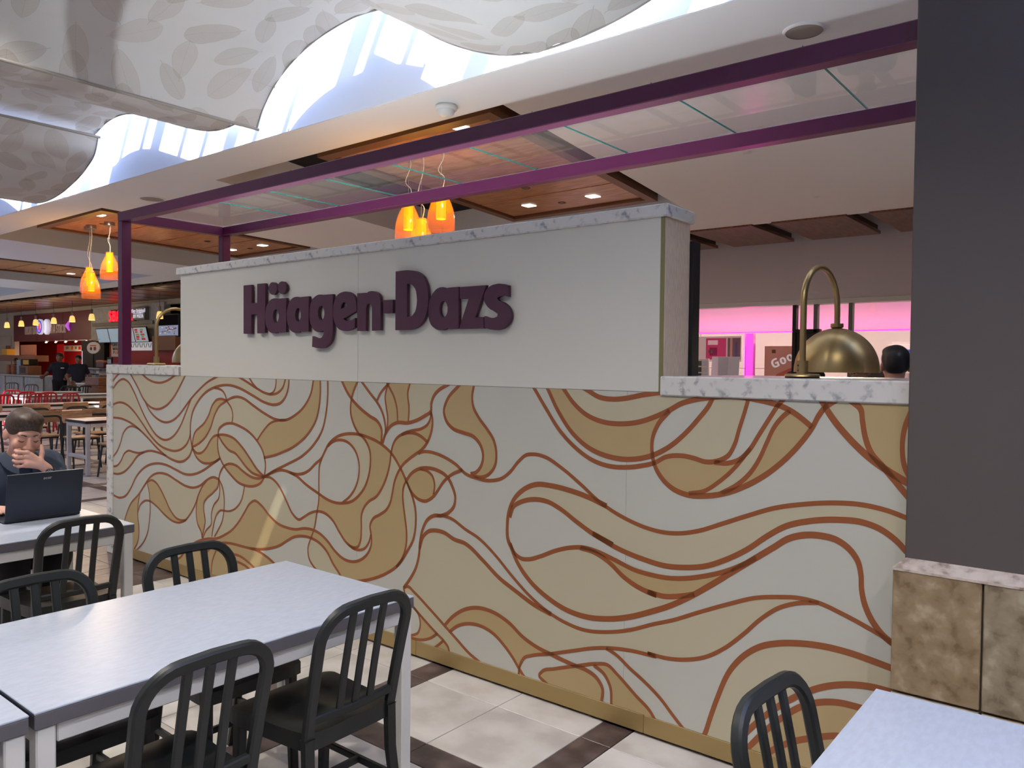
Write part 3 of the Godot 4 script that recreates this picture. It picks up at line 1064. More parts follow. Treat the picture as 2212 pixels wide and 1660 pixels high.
func build_kiosk() -> void:
	var k := thing("kiosk_counter", "white ice cream kiosk wall with swirling caramel mural and a blank upper panel", "kiosk", Vector3.ZERO)
	part(k, "plinth", box2(-6.50, -0.56, 0.0, 0.06, -0.14, -0.02, 0), M.black_gap)
	for s in [[-6.50, -4.9], [-4.898, -3.0], [-2.998, -1.62], [-1.618, -0.56]]:
		part(k, "kick_plate", box2(s[0], s[1], 0.014, 0.092, -0.03, 0.002, 0.001), M.gold_kick)
	var boards := []
	for s in [[-6.513, -5.4515], [-5.4505, -3.4885], [-3.4875, -1.7205], [-1.7195, -0.56]]:
		boards.append(part(k, "mural_board", box2(s[0], s[1], 0.093, 1.4715, -0.16, 0.0, 0.0005), M.mural_ground))
	outline = begin()
	cream = begin()
	gold = begin()
	draw_mural()
	part(boards[1], "cream_print", cream.commit(), M.print_cream)
	part(boards[1], "gold_print", gold.commit(), M.print_gold)
	part(boards[1], "orange_print", outline.commit(), M.print_orange)
	# the tall middle panel
	for s in [[-5.451, -3.4888], [-3.4872, -1.572]]:
		part(k, "upper_panel", box2(s[0], s[1], 1.473, 2.2025, -0.2, 0.0, 0.0008), M.panel_white)
	part(k, "edge_strip", box2(-1.5715, -1.5525, 1.473, 2.2025, -0.2, 0.0, 0.001), M.olive_edge)
	part(k, "end_board", box2(-1.571, -1.551, 1.473, 2.2025, -0.228, -0.003, 0.001), M.light_oak)
	part(k, "black_post", box2(-1.60, -1.535, 1.0, 2.13, -0.30, -0.232, 0.002), M.black_matte)
	part(k, "back_board", box2(-5.451, -1.58, 0.06, 2.2, -0.224, -0.201, 0), M.light_oak)
	var led := part(k, "added_light_strip", box(Vector3(3.7, 0.012, 0.03), 0.002), M.lamp_white, Vector3(-3.5, 2.2, -0.275))  # added uplight, unseen behind the coping, brightens the ceiling above
	area_light(led, Vector3(0, 0.012, 0), Vector2(3.7, 0.03), 4.5, Color(0.95, 0.98, 1.0), Vector3.UP)
	# the worker's bench and the end wall inside
	part(k, "bench", box2(-6.4, -0.62, 0.86, 0.90, -1.05, -0.24, 0.004), M.steel)
	part(k, "bench_front", box2(-6.4, -0.62, 0.06, 0.86, -0.8, -0.24, 0), M.light_oak)
	# stone tops, each lifted on by itself
	var t := thing("stone_coping", "long white veined stone coping along the top of the tall blank panel", "coping", Vector3(-3.515, 2.2026, -0.116))
	part(t, "slab", box(Vector3(3.96, 0.054, 0.258), 0.006), M.marble, Vector3(0, 0.027, 0))
	t = thing("stone_counter", "white veined stone counter top at the kiosk's left end with a waterfall leg", "countertop", Vector3(-6.04, 1.473, -0.17))
	part(t, "slab", box2(-0.574, 0.576, 0.0, 0.071, -0.23, 0.183, 0.005), M.marble)
	part(t, "waterfall_leg", box2(-0.574, -0.473, -1.473, 0.0, -0.23, 0.181, 0.004), M.marble)
	t = thing("stone_counter", "white veined stone counter top at the right under the big brass lamp", "countertop", Vector3(-1.06, 1.459, -0.35))
	part(t, "slab", box2(-0.50, 0.49, 0.0, 0.081, -0.45, 0.363, 0.005), M.marble)

func build_canopy() -> void:
	var t := thing("canopy_frame", "plum painted steel canopy frame with a row of glass panes above the kiosk", "canopy", Vector3(-6.43, 1.544, 0))
	var o := t.position
	var bar := func(nm: String, x0: float, x1: float, y0: float, y1: float, z0: float, z1: float) -> void:
		part(t, nm, box2(x0 - o.x, x1 - o.x, y0 - o.y, y1 - o.y, z0 - o.z, z1 - o.z, 0.004), M.plum_paint)
	bar.call("front_beam", -6.43, -0.42, 2.692, 2.767, -0.075, 0.0)
	bar.call("rear_beam", -6.43, -0.42, 2.692, 2.767, -0.955, -0.88)
	bar.call("end_beam", -6.43, -6.355, 2.692, 2.767, -0.8795, -0.0755)
	bar.call("end_beam", -0.495, -0.42, 2.692, 2.767, -0.8795, -0.0755)
	bar.call("post", -6.43, -6.355, 1.5445, 2.6915, -0.075, 0.0)
	bar.call("post", -6.43, -6.355, 0.9, 2.6915, -0.955, -0.88)
	bar.call("post", -0.495, -0.42, 1.5445, 2.6915, -0.955, -0.88)
	var x := -6.40
	var edges := [-6.40, -5.40, -4.77, -4.15, -3.52, -2.895, -2.265, -1.635, -1.005, -0.43]
	for i in edges.size() - 1:
		var w: float = edges[i + 1] - edges[i] - 0.004
		var pn := part(t, "glass_pane", face(w, 0.93), M.glass, Vector3((edges[i] + edges[i + 1]) * 0.5 - o.x, 2.770 - o.y, -0.4775), Vector3(PI / 2, 0, 0))
		# the cut edge of the pane shows green
		part(pn, "green_edge", box(Vector3(0.004, 0.93, 0.008), 0), M.glass_edge, Vector3(w * 0.5 + 0.001, 0, 0))

func letter(sign_: Node3D, shape: Array, holes: Array) -> void:
	var to_poly := func(a: Array) -> PackedVector2Array:
		var p := PackedVector2Array()
		for i in range(0, a.size(), 2):
			p.append(Vector2(a[i], a[i + 1]) * 0.001)
		return p
	var st := begin()
	for p in without_holes(to_poly.call(shape), holes.map(func(h): return to_poly.call(h))):
		add_plate(st, p, 0.008, 0.027)
	part(sign_, "letter", st.commit(), M.plum_sign)

func without_holes(outer: PackedVector2Array, holes: Array) -> Array:
	# cuts the shape through the middle of every hole, so that no piece has a hole left
	var cuts := []
	for h in holes:
		var lo := 1e9
		var hi := -1e9
		for q in h:
			lo = minf(lo, q.x)
			hi = maxf(hi, q.x)
		cuts.append((lo + hi) * 0.5)
	cuts.sort()
	var xs := [-1e3] + cuts + [1e3]
	var out := []
	for i in xs.size() - 1:
		var strip := PackedVector2Array([Vector2(xs[i], -1e3), Vector2(xs[i + 1], -1e3), Vector2(xs[i + 1], 1e3), Vector2(xs[i], 1e3)])
		var bits := Geometry2D.intersect_polygons(outer, strip)
		for h in holes:
			var next := []
			for p in bits:
				next.append_array(Geometry2D.clip_polygons(p, h))
			bits.assign(next)
		out.append_array(bits)
	return out

func build_lamps() -> void:
	gooseneck(Vector3(-1.065, 1.5402, -0.26), "large brass gooseneck lamp with a dome shade on the right stone counter", -0.02, 0.42)
	gooseneck(Vector3(-6.20, 1.5442, -0.20), "brass gooseneck lamp on the left counter, its dome half hidden by the blank panel", 0.0, 0.33)

func gooseneck(at: Vector3, label: String, turn: float, reach: float) -> void:
	var t := thing("dome_lamp", label, "lamp", at, "", turn)
	part(t, "base", lathe([Vector2(0.0001, 0.018), Vector2(0.062, 0.017), Vector2(0.068, 0.012), null, Vector2(0.068, 0.012), Vector2(0.07, 0.006)], 36), M.brass)
	part(t, "foot_pad", lathe([Vector2(0.066, 0.006), Vector2(0.066, 0.0), Vector2(0.0001, 0.0)], 36), M.black_matte)
	var so := part(t, "socket", lathe([Vector2(0.0225, 0.016), Vector2(0.0225, 0.07), null, Vector2(0.0225, 0.07), Vector2(0.015, 0.07)], 24), M.brass)
	for y in [0.03, 0.05]:
		part(so, "set_screw", lathe([Vector2(0.0001, 0.0225), Vector2(0.004, 0.0225), Vector2(0.004, 0.020)], 10), M.black_matte, Vector3(0.0, y, 0), Vector3(PI / 2, 0, 0.5))
	var p := []
	var top := 0.465
	for i in 4:
		p.append(Vector3(0, lerpf(0.05, top - 0.16, i / 3.0), 0))
	for i in range(1, 12):
		var a := PI * i / 12.0
		p.append(Vector3(0, top - 0.16 + sin(a) * 0.16, -reach * 0.5 + cos(a) * reach * 0.5))
	p.append(Vector3(0, top - 0.17, -reach))
	p.append(Vector3(0, 0.225, -reach))
	part(t, "neck", tube(PackedVector3Array(p), 0.0125, 14), M.brass)
	part(t, "collar", lathe([Vector2(0.0001, 0.238), Vector2(0.028, 0.238), null, Vector2(0.028, 0.238), Vector2(0.028, 0.222), null, Vector2(0.028, 0.222), Vector2(0.016, 0.214)], 6), M.brass, Vector3(0, 0, -reach))
	var prof := []
	var inner := []
	for i in 15:
		var a := PI * 0.5 * i / 14.0
		prof.append(Vector2(maxf(0.0001, sin(a) * 0.178), 0.028 + cos(a) * 0.19))
		inner.append(Vector2(maxf(0.0001, sin(a) * 0.174), 0.028 + cos(a) * 0.184))
	prof.append(Vector2(0.178, 0.022))
	var sh := part(t, "shade", lathe(prof, 48), M.brass, Vector3(0, 0, -reach))
	inner.append(Vector2(0.176, 0.022))
	part(sh, "lining", lathe(inner, 48), M.plastic_white)
	var b := part(t, "bulb", lathe([Vector2(0.0001, 0.07), Vector2(0.02, 0.075), Vector2(0.035, 0.1), Vector2(0.03, 0.125), Vector2(0.015, 0.15), Vector2(0.015, 0.17)], 18), M.lamp_white, Vector3(0, 0, -reach))
	var l := OmniLight3D.new()
	l.name = "light"
	l.light_energy = 0.7
	l.light_color = Color(1.0, 0.93, 0.8)
	l.omni_range = 12.0
	l.omni_attenuation = 2.0
	l.light_size = 0.03
	l.shadow_enabled = true
	b.add_child(l)
	l.position = Vector3(0, 0.1, 0)

# ---------------------------------------------------------------- pendants
func amber_pendant(label: String, at: Vector3, top: float, group: String, s := 1.0) -> void:
	var t := thing("amber_pendant", label, "pendant lamp", at, group)
	# clear amber bell round a glowing frosted tube; «at» is the lower rim's centre
	var bell := []
	for q in [[0.130, 0.0], [0.132, 0.05], [0.130, 0.12], [0.120, 0.19], [0.098, 0.26], [0.072, 0.315], [0.056, 0.35], [0.052, 0.40]]:
		bell.append(Vector2(q[0] * s, q[1] * s))
	var smooth := spline(bell, 4)
	part(t, "bell", lathe(smooth, 32), M.amber_glass)
	part(t, "bell_cap", lathe([Vector2(0.0001, 0.402 * s), Vector2(0.05 * s, 0.402 * s), Vector2(0.052 * s, 0.398 * s)], 24), M.amber_glass)
	part(t, "inner_tube", lathe([Vector2(0.046 * s, 0.115 * s), Vector2(0.047 * s, 0.39 * s)], 24), M.amber_frost)
	var b := part(t, "bulb", lathe([Vector2(0.0001, 0.20 * s), Vector2(0.025 * s, 0.205 * s), Vector2(0.036 * s, 0.24 * s), Vector2(0.03 * s, 0.28 * s), Vector2(0.018 * s, 0.33 * s), Vector2(0.0001, 0.335 * s)], 18), M.bulb_warm)
	var l := OmniLight3D.new()
	l.name = "light"
	l.light_energy = 0.35
	l.light_color = Color(1.0, 0.72, 0.3)
	l.omni_range = 12.0
	l.omni_attenuation = 2.0
	l.light_size = 0.03
	l.shadow_enabled = true
	b.add_child(l)
	l.position = Vector3(0, 0.24 * s, 0)
	var h := top - at.y
	part(t, "wire", tube(PackedVector3Array([Vector3(0, 0.40 * s, 0), Vector3(0, h, 0)]), 0.003, 5), M.steel)
	part(t, "flex", tube(path3([Vector3(0.02, 0.40 * s, 0), Vector3(0.06, 0.49 * s, 0.02), Vector3(-0.03, 0.58 * s, 0.01), Vector3(0.03, h * 0.75 + 0.1, 0), Vector3(0.01, h, 0)], 7), 0.004, 6), M.plastic_white)
	part(t, "canopy", lathe([Vector2(0.0001, h - 0.055), Vector2(0.075, h - 0.055), null, Vector2(0.075, h - 0.055), Vector2(0.075, h)], 24), M.steel)

func build_pendants() -> void:
	var z := -2.45
	for q in [["amber glass pendant over the kiosk, left of the middle cluster of three", -5.65, 2.775, z], ["amber glass pendant over the kiosk, lowest of the middle cluster of three", -5.41, 2.565, z + 0.06], ["amber glass pendant over the kiosk, right and highest of the middle cluster", -5.205, 2.833, z]]:
		amber_pendant(q[0], Vector3(q[1], q[2], q[3]), 3.634, "middle cluster of amber pendants")
	for q in [["amber glass pendant left of the plum post, behind the lowest one of its cluster", -12.733, 2.612, -2.45], ["amber glass pendant left of the plum post, lowest of its cluster of three", -12.55, 2.517, -2.40], ["amber glass pendant highest of the left cluster, touching the plum post's edge", -12.045, 2.783, -2.45]]:
		amber_pendant(q[0], Vector3(q[1], q[2], q[3]), 3.634, "left cluster of amber pendants")
	var xs := [-34.23, -32.8, -31.45, -29.86, -28.35, -26.86, -22.39]
	var ys := [2.78, 2.80, 2.81, 2.83, 2.85, 2.87, 2.80]
	for i in 7:
		var t := thing("shop_pendant", "small glowing cone pendant in the row before the far shop signs", "pendant lamp", Vector3(xs[i], ys[i], -8.5), "row of small cone pendants before the far signs")
		t.set_meta("label", ["leftmost small cone pendant before the far maroon shop sign", "second small cone pendant from the left before the far maroon sign", "small cone pendant just left of the round sign emblem", "small cone pendant just right of the round sign emblem", "small cone pendant at the right part of the maroon sign board", "small cone pendant where the maroon board meets the concrete wall", "small cone pendant seen inside the left brass lamp's arch"][i])
		var b := part(t, "shade", lathe([Vector2(0.095, 0.0), Vector2(0.09, 0.08), Vector2(0.07, 0.18), Vector2(0.045, 0.21), Vector2(0.0001, 0.215)], 16), M.shade_glow)
		var l := OmniLight3D.new()
		l.name = "light"
		l.light_energy = 0.3
		l.light_color = Color(1.0, 0.85, 0.6)
		l.omni_range = 12.0
		l.light_size = 0.05
		l.shadow_enabled = true
		b.add_child(l)
		l.position = Vector3(0, 0.1, 0)
		part(t, "socket", lathe([Vector2(0.035, 0.21), Vector2(0.035, 0.36), Vector2(0.0001, 0.365)], 12), M.steel)
		part(t, "wire", tube(PackedVector3Array([Vector3(0, 0.36, 0), Vector3(0, 3.57 - ys[i], 0)]), 0.006, 5), M.dark_steel)

# ---------------------------------------------------------------- tables and chairs
func make_navy_chair(nm: String, m: Material, label: String) -> Node3D:
	# faces -z; the back leans to +z
	var t := thing(nm, label, "chair")
	if not shared.has("navy"):
		var s := {}
		var hw := 0.168
		var u := []
		# right side up, over the top, left side down; y and z of the back's lean
		var lean := func(y: float) -> float:
			return 0.175 + 0.075 * maxf(0.0, (y - 0.44) / 0.42) + 0.02 * pow(maxf(0.0, (y - 0.44) / 0.42), 2.0)
		var r := 0.095
		var top := 0.842
		for i in 5:
			var y := lerpf(0.44, top - r, i / 4.0)
			u.append(Vector3(hw + 0.008 * i / 4.0, y, lean.call(y)))
		for i in range(1, 8):
			var a := PI * 0.5 * i / 7.0
			var y := top - r + sin(a) * r
			u.append(Vector3(hw + 0.008 - r + cos(a) * r, y, lean.call(y)))
		var n := u.size()
		u.append(Vector3(0, top + 0.003, lean.call(top)))
		for i in n:
			var q: Vector3 = u[n - 1 - i]
			u.append(Vector3(-q.x, q.y, q.z))
		s.back = sweep(PackedVector3Array(u), Vector3(0, -0.2, 1).normalized(), 0.036, 0.027, 0.006)
		s.rail = sweep(PackedVector3Array([Vector3(-hw, 0.502, lean.call(0.502)), Vector3(0, 0.502, lean.call(0.502) + 0.012), Vector3(hw, 0.502, lean.call(0.502))]), Vector3(0, 1, 0), 0.022, 0.026, 0.004)
		s.slats = []
		for x in [-0.062, 0.0, 0.062]:
			var p := []
			for i in 6:
				var y := lerpf(0.505, top + 0.002, i / 5.0)
				p.append(Vector3(x, y, lean.call(y) + 0.008 * (1.0 - i / 5.0)))
			s.slats.append(sweep(PackedVector3Array(p), Vector3(1, 0, 0), 0.014, 0.027, 0.004))
		# saddle seat
		var st := begin()
		var rows := []
		var nx := 14
		var nz := 14
		var rim := func(u2: float, v2: float) -> Vector2:
			# u across, v from front to back, a trapezoid with round corners
			var w := lerpf(0.205, 0.175, v2 * 0.5 + 0.5)
			return Vector2(u2 * w * (1.0 - 0.05 * pow(absf(v2), 6.0)), v2 * 0.195 * (1.0 - 0.05 * pow(absf(u2), 6.0)) - 0.01)
		for j in nz + 1:
			var line := PackedVector3Array()
			for i in nx + 1:
				var a := i * 2.0 / nx - 1.0
				var b := j * 2.0 / nz - 1.0
				var q: Vector2 = rim.call(a, b)
				var dish := 0.020 * exp(-pow((absf(a) - 0.45) / 0.42, 2.0)) * exp(-pow((b - 0.15) / 0.62, 2.0))
				var roll := 0.012 * smoothstep(0.75, 1.0, -b)
				line.append(Vector3(q.x, 0.455 + 0.006 - dish - roll, q.y))
			rows.append(line)
		grid(st, rows, true)
		var rimp := []
		for i in nx:
			rimp.append(rows[0][i])
		for j in nz:
			rimp.append(rows[j][nx])
		for i in nx:
			rimp.append(rows[nz][nx - i])
		for j in nz:
			rimp.append(rows[nz - j][0])
		for i in rimp.size():
			var a: Vector3 = rimp[i]
			var b: Vector3 = rimp[(i + 1) % rimp.size()]
			var out := Vector3(b.z - a.z, 0, a.x - b.x).normalized()
			if out.dot(a) < 0.0:
				out = -out
			quad(st, a, b, Vector3(b.x, 0.405, b.z), Vector3(a.x, 0.405, a.z), out)
			tri(st, Vector3(a.x, 0.405, a.z), Vector3(b.x, 0.405, b.z), Vector3(0, 0.405, 0), Vector3.DOWN)
		s.seat = st.commit()
		s.front = []
		s.rear = []
		s.side = []
		for q in [-1, 1]:
			s.front.append(sweep(PackedVector3Array([Vector3(q * 0.172, 0.42, -0.165), Vector3(q * 0.175, 0.2, -0.170), Vector3(q * 0.178, 0.0, -0.178)]), Vector3(1, 0, 0), 0.038, 0.036, 0.006, 0.026))
			s.rear.append(sweep(PackedVector3Array([Vector3(q * hw, 0.446, 0.176), Vector3(q * hw, 0.3, 0.182), Vector3(q * 0.172, 0.15, 0.205), Vector3(q * 0.178, 0.0, 0.248)]), Vector3(1, 0, 0), 0.036, 0.034, 0.006, 0.026))
			s.side.append(sweep(PackedVector3Array([Vector3(q * 0.174, 0.205, -0.16), Vector3(q * 0.170, 0.205, 0.19)]), Vector3(1, 0, 0), 0.024, 0.018, 0.003))
		s.cross = sweep(PackedVector3Array([Vector3(-0.17, 0.205, 0.02), Vector3(0.17, 0.205, 0.02)]), Vector3(0, 1, 0), 0.018, 0.024, 0.003)
		s.name = text_mesh("emeco", 0.013, 0.001)
		shared["navy"] = s
	var s: Dictionary = shared["navy"]
	part(t, "back_frame", s.back, m)
	for q in s.slats:
		part(t, "slat", q, m)
	part(t, "lower_rail", s.rail, m)
	part(t, "seat", s.seat, m)
	for q in s.front + s.rear:
		part(t, "leg", q, m)
	for q in s.side:
		part(t, "stretcher", q, m)
	part(t, "stretcher", s.cross, m)
	part(t, "embossed_name", s.name, M.key_dark, Vector3(0, 0.425, 0.1762))
	return t

func make_table(label: String, at: Vector3, top: Material, edge: Material, w: float, l: float, group := "") -> Node3D:
	# w along x, l along z; «at» is the floor point under the middle
	var t := thing("dining_table", label, "table", at, group)
	var h := 0.75
	part(t, "tabletop", box(Vector3(w, 0.006, l), 0.0015), top, Vector3(0, h - 0.003, 0))
	part(t, "edge_band", box(Vector3(w - 0.001, 0.036, l - 0.001), 0.0015), edge, Vector3(0, h - 0.0245, 0))
	var x := w * 0.5 - 0.028
	var z := l * 0.5 - 0.028
	for q in [[-1, -1], [1, -1], [1, 1], [-1, 1]]:
		var lg := part(t, "leg", box(Vector3(0.045, h - 0.055, 0.045), 0.004), M.white_steel, Vector3(q[0] * x, (h - 0.055) * 0.5 + 0.012, q[1] * z))
		part(lg, "glide", lathe([Vector2(0.0001, -0.0), Vector2(0.017, 0.0), Vector2(0.017, 0.013)], 12), M.steel, Vector3(0, -(h - 0.055) * 0.5 - 0.012, 0))
	for q in [-1, 1]:
		part(t, "apron", box(Vector3(0.03, 0.05, l - 0.11), 0.003), M.white_steel, Vector3(q * x, h - 0.068, 0))
		part(t, "apron", box(Vector3(w - 0.11, 0.05, 0.03), 0.003), M.white_steel, Vector3(0, h - 0.068, q * z))
	return t

func build_seating() -> void:
	var tg := "grey laminate tables on white legs"
	make_table("grey laminate table in the middle foreground with chairs on both sides", Vector3(-2.393, 0, 1.598), M.laminate, M.laminate_edge, 0.765, 1.236, tg)
	make_table("grey laminate table at the bottom left corner, butted against the middle table", Vector3(-2.393, 0, 2.845), M.laminate, M.laminate_edge, 0.765, 1.236, tg)
	make_table("grey laminate table at the bottom right in front of the travertine plinth", Vector3(-0.135, 0, 1.385), M.laminate, M.laminate_edge, 0.765, 1.236, tg)
	make_table("grey laminate table at the left with the open laptop on it", Vector3(-4.365, 0, 1.655), M.laminate, M.laminate_edge, 0.765, 1.236, tg)
	var g := "black slat-back plastic chairs"
	var c := make_navy_chair("dining_chair", M.black_plastic, "black slat-back chair nearest the mural on the near side of the middle table")
	c.set_meta("group", g)
	c.position = Vector3(-2.11, 0, 1.335)
	c.rotation.y = PI / 2 + 0.02
	copy(c, "black slat-back chair at the picture's bottom, near side of the middle table", Vector3(-2.06, 0, 1.895), PI / 2 + 0.02, g)
	copy(c, "black slat-back chair cut off by the bottom left corner of the picture", Vector3(-2.07, 0, 2.66), PI / 2, g)
	copy(c, "black slat-back chair behind the middle table, its back against the mural", Vector3(-2.65, 0, 1.335), -PI / 2, g)
	copy(c, "black slat-back chair behind the middle table at the left, its back before the taller one", Vector3(-2.62, 0, 1.90), -PI / 2, g)
	copy(c, "black slat-back chair at the near side of the laptop table", Vector3(-4.035, 0, 1.375), PI / 2, g)
	copy(c, "black slat-back chair pushed in at the table by the travertine plinth", Vector3(-0.385, 0, 1.20), -PI / 2 - 0.08, g)
	copy(c, "black slat-back chair the man with the laptop sits on", Vector3(-5.02, 0, 1.27), -PI / 2, g)

# ---------------------------------------------------------------- the man with the laptop
func head_prims() -> Array:
	# forward is +z, up +y, origin between the ears
	var p := [
		["e", Vector3(0, 0.036, -0.014), Vector3(0.076, 0.090, 0.098)],
		["e", Vector3(0, -0.028, 0.020), Vector3(0.062, 0.092, 0.076)],
		["e", Vector3(0, -0.078, 0.030), Vector3(0.047, 0.040, 0.052)],
		["e", Vector3(0, -0.104, 0.060), Vector3(0.022, 0.018, 0.020)],
		["c", Vector3(-0.040, 0.034, 0.077), Vector3(0.040, 0.034, 0.077), 0.012, 0.012],
		["c", Vector3(0, 0.010, 0.092), Vector3(0, -0.030, 0.110), 0.008, 0.0125],
		["e", Vector3(0, -0.063, 0.090), Vector3(0.024, 0.012, 0.011)],
		["c", Vector3(0, -0.07, -0.022), Vector3(0, -0.20, -0.055), 0.050, 0.058],
	]
	for s in [-1, 1]:
		p.append(["e", Vector3(s * 0.012, -0.035, 0.098), Vector3(0.010, 0.008, 0.011)])
		p.append(["e", Vector3(s * 0.042, -0.022, 0.062), Vector3(0.024, 0.026, 0.024)])
		p.append(["s", Vector3(s * 0.033, 0.011, 0.102), Vector3(0.022, 0.014, 0.018)])
		p.append(["e", Vector3(s * 0.032, 0.008, 0.077), Vector3(0.0155, 0.012, 0.014)])
		p.append(["e", Vector3(s * 0.079, 0.000, -0.012), Vector3(0.010, 0.031, 0.019), Basis(Vector3.UP, s * -0.35)])
	return p

func moved(prims: Array, xf: Transform3D) -> Array:
	var out := []
	var s := xf.basis.get_scale().x
	var rot := xf.basis.orthonormalized()
	for p in prims:
		if p[0] == "c":
			out.append(["c", xf * p[1], xf * p[2], p[3] * s, p[4] * s])
		else:
			var b: Basis = p[3] if p.size() > 3 else Basis.IDENTITY
			out.append([p[0], xf * p[1], p[2] * s, rot * b])
	return out

func hair_prims() -> Array:
	return [
		["e", Vector3(0, 0.054, -0.018), Vector3(0.084, 0.090, 0.104)],
		["e", Vector3(0, 0.012, -0.058), Vector3(0.074, 0.062, 0.062)],
		["e", Vector3(0.008, 0.100, 0.040), Vector3(0.066, 0.040, 0.052)],
		["s", Vector3(0, -0.052, 0.090), Vector3(0.082, 0.108, 0.086)],
		["s", Vector3(0, -0.110, -0.02), Vector3(0.13, 0.075, 0.16)],
		["s", Vector3(-0.085, -0.035, 0.0), Vector3(0.03, 0.05, 0.032)],
		["s", Vector3(0.085, -0.035, 0.0), Vector3(0.03, 0.05, 0.032)],
	]

func build_man() -> void:
	var t := thing("person", "young brown-haired man in a slate polo shirt, chin on fist behind an open laptop", "person", Vector3.ZERO)
	var fwd := Basis(Vector3(0, 0, -1), Vector3(0, 1, 0), Vector3(1, 0, 0))
	var hb := fwd * Basis(Vector3.UP, -0.06) * Basis(Vector3.RIGHT, 0.30) * Basis(Vector3.BACK, -0.06)
	var hx := Transform3D(hb * 1.06, Vector3(-4.81, 1.160, 1.255))
	# body: one skin of torso, arms and legs
	var ls := Vector3(-4.93, 0.985, 1.075)
	var rs := Vector3(-4.95, 1.000, 1.43)
	var le := Vector3(-4.635, 0.800, 1.11)
	var re := Vector3(-4.86, 0.765, 1.53)
	var lw := Vector3(-4.655, 0.985, 1.195)
	var rw := Vector3(-4.66, 0.790, 1.44)
	var torso := [
		["c", Vector3(-5.10, 0.56, 1.255), Vector3(-5.03, 0.75, 1.255), 0.135, 0.135],
		["c", Vector3(-5.06, 0.60, 1.20), Vector3(-4.97, 0.90, 1.18), 0.115, 0.115],
		["c", Vector3(-5.06, 0.60, 1.31), Vector3(-4.97, 0.90, 1.33), 0.115, 0.115],
		["c", Vector3(-4.955, 0.965, 1.11), Vector3(-4.955, 0.975, 1.40), 0.068, 0.068],
		["c", Vector3(-4.93, 0.96, 1.255), Vector3(-4.855, 1.075, 1.255), 0.062, 0.056],
	]
	var arms := [
		["c", ls, le, 0.056, 0.043], ["c", rs, re, 0.056, 0.043],
		["c", le, lw, 0.042, 0.028], ["c", re, rw, 0.042, 0.028],
	]
	var legs := [
		["c", Vector3(-5.08, 0.54, 1.17), Vector3(-4.66, 0.50, 1.15), 0.085, 0.06], ["c", Vector3(-5.08, 0.54, 1.34), Vector3(-4.66, 0.50, 1.36), 0.085, 0.06],
		["c", Vector3(-4.66, 0.50, 1.15), Vector3(-4.72, 0.10, 1.15), 0.058, 0.042], ["c", Vector3(-4.66, 0.50, 1.36), Vector3(-4.72, 0.10, 1.36), 0.058, 0.042],
	]
	var st := begin()
	st.append_from(nets(torso + arms + legs, 0.014, 0.05), 0, Transform3D.IDENTITY)
	st.append_from(nets(moved(head_prims(), hx), 0.0042, 0.012), 0, Transform3D.IDENTITY)
	# left hand: a loose fist under the nose, thumb up along the cheek
	var hand := [
		["c", lw, Vector3(-4.658, 1.020, 1.235), 0.027, 0.027],
		["c", Vector3(-4.658, 1.020, 1.235), Vector3(-4.660, 1.058, 1.275), 0.026, 0.021],
		["c", Vector3(-4.658, 1.010, 1.235), Vector3(-4.652, 1.020, 1.292), 0.024, 0.020],
	]
	for i in 4:
		var v := i / 3.0
		var kn := Vector3(-4.655, lerpf(1.082, 1.010, v), lerpf(1.292, 1.300, v))
		var len_: float = [0.040, 0.044, 0.040, 0.031][i]
		var mid := kn + Vector3(-0.012, 0.004 - 0.006 * v, len_)
		var tip := mid + Vector3(-0.034, 0.004, -0.002 + 0.006 * v)
		var end := tip + Vector3(-0.010, 0.002, -0.020)
		var r: float = [0.0105, 0.0108, 0.0102, 0.0088][i]
		hand.append(["c", Vector3(-4.657, lerpf(1.052, 1.008, v), 1.255), kn, 0.012, r + 0.001])
		hand.append(["c", kn, mid, r, r * 0.95])
		hand.append(["c", mid, tip, r * 0.95, r * 0.88])
		hand.append(["c", tip, end, r * 0.88, r * 0.8])
	hand.append(["c", Vector3(-4.662, 1.025, 1.225), Vector3(-4.672, 1.070, 1.212), 0.014, 0.012])
	hand.append(["c", Vector3(-4.672, 1.070, 1.212), Vector3(-4.695, 1.108, 1.206), 0.012, 0.0095])
	st.append_from(nets(hand, 0.0036, 0.007), 0, Transform3D.IDENTITY)
	# right hand on the keyboard
	var hand2 := [["c", rw, Vector3(-4.61, 0.789, 1.42), 0.026, 0.026]]
	for i in 4:
		var z := 1.395 + 0.018 * i
		var l2: float = [0.062, 0.070, 0.066, 0.05][i]
		hand2.append(["c", Vector3(-4.61, 0.792, z + 0.005), Vector3(-4.61 + l2 * 0.55, 0.800, z), 0.011, 0.0095])
		hand2.append(["c", Vector3(-4.61 + l2 * 0.55, 0.800, z), Vector3(-4.61 + l2, 0.787, z), 0.0095, 0.008])
	hand2.append(["c", Vector3(-4.63, 0.786, 1.405), Vector3(-4.585, 0.784, 1.375), 0.012, 0.009])
	st.append_from(nets(hand2, 0.005, 0.008), 0, Transform3D.IDENTITY)
	part(t, "body", st.commit(), M.skin)
	part(t, "hair", hair_mesh(hx), M.hair_brown)
	for s in [-1, 1]:
		part(t, "eyebrow", tube(path3([hx * Vector3(s * 0.016, 0.030, 0.092), hx * Vector3(s * 0.032, 0.036, 0.090), hx * Vector3(s * 0.052, 0.030, 0.078)], 4), 0.0042, 6, 0.0022), M.hair_brown)
		part(t, "eyelashes", tube(path3([hx * Vector3(s * 0.019, 0.003, 0.087), hx * Vector3(s * 0.033, -0.001, 0.0915), hx * Vector3(s * 0.046, 0.004, 0.083)], 4), 0.0022, 5), M.hair_brown)
	# polo shirt over the torso, its sleeves and collar
	var shirt := []
	for p in torso.slice(0, 4):
		shirt.append(["c", p[1], p[2], p[3] + 0.012, p[4] + 0.012])
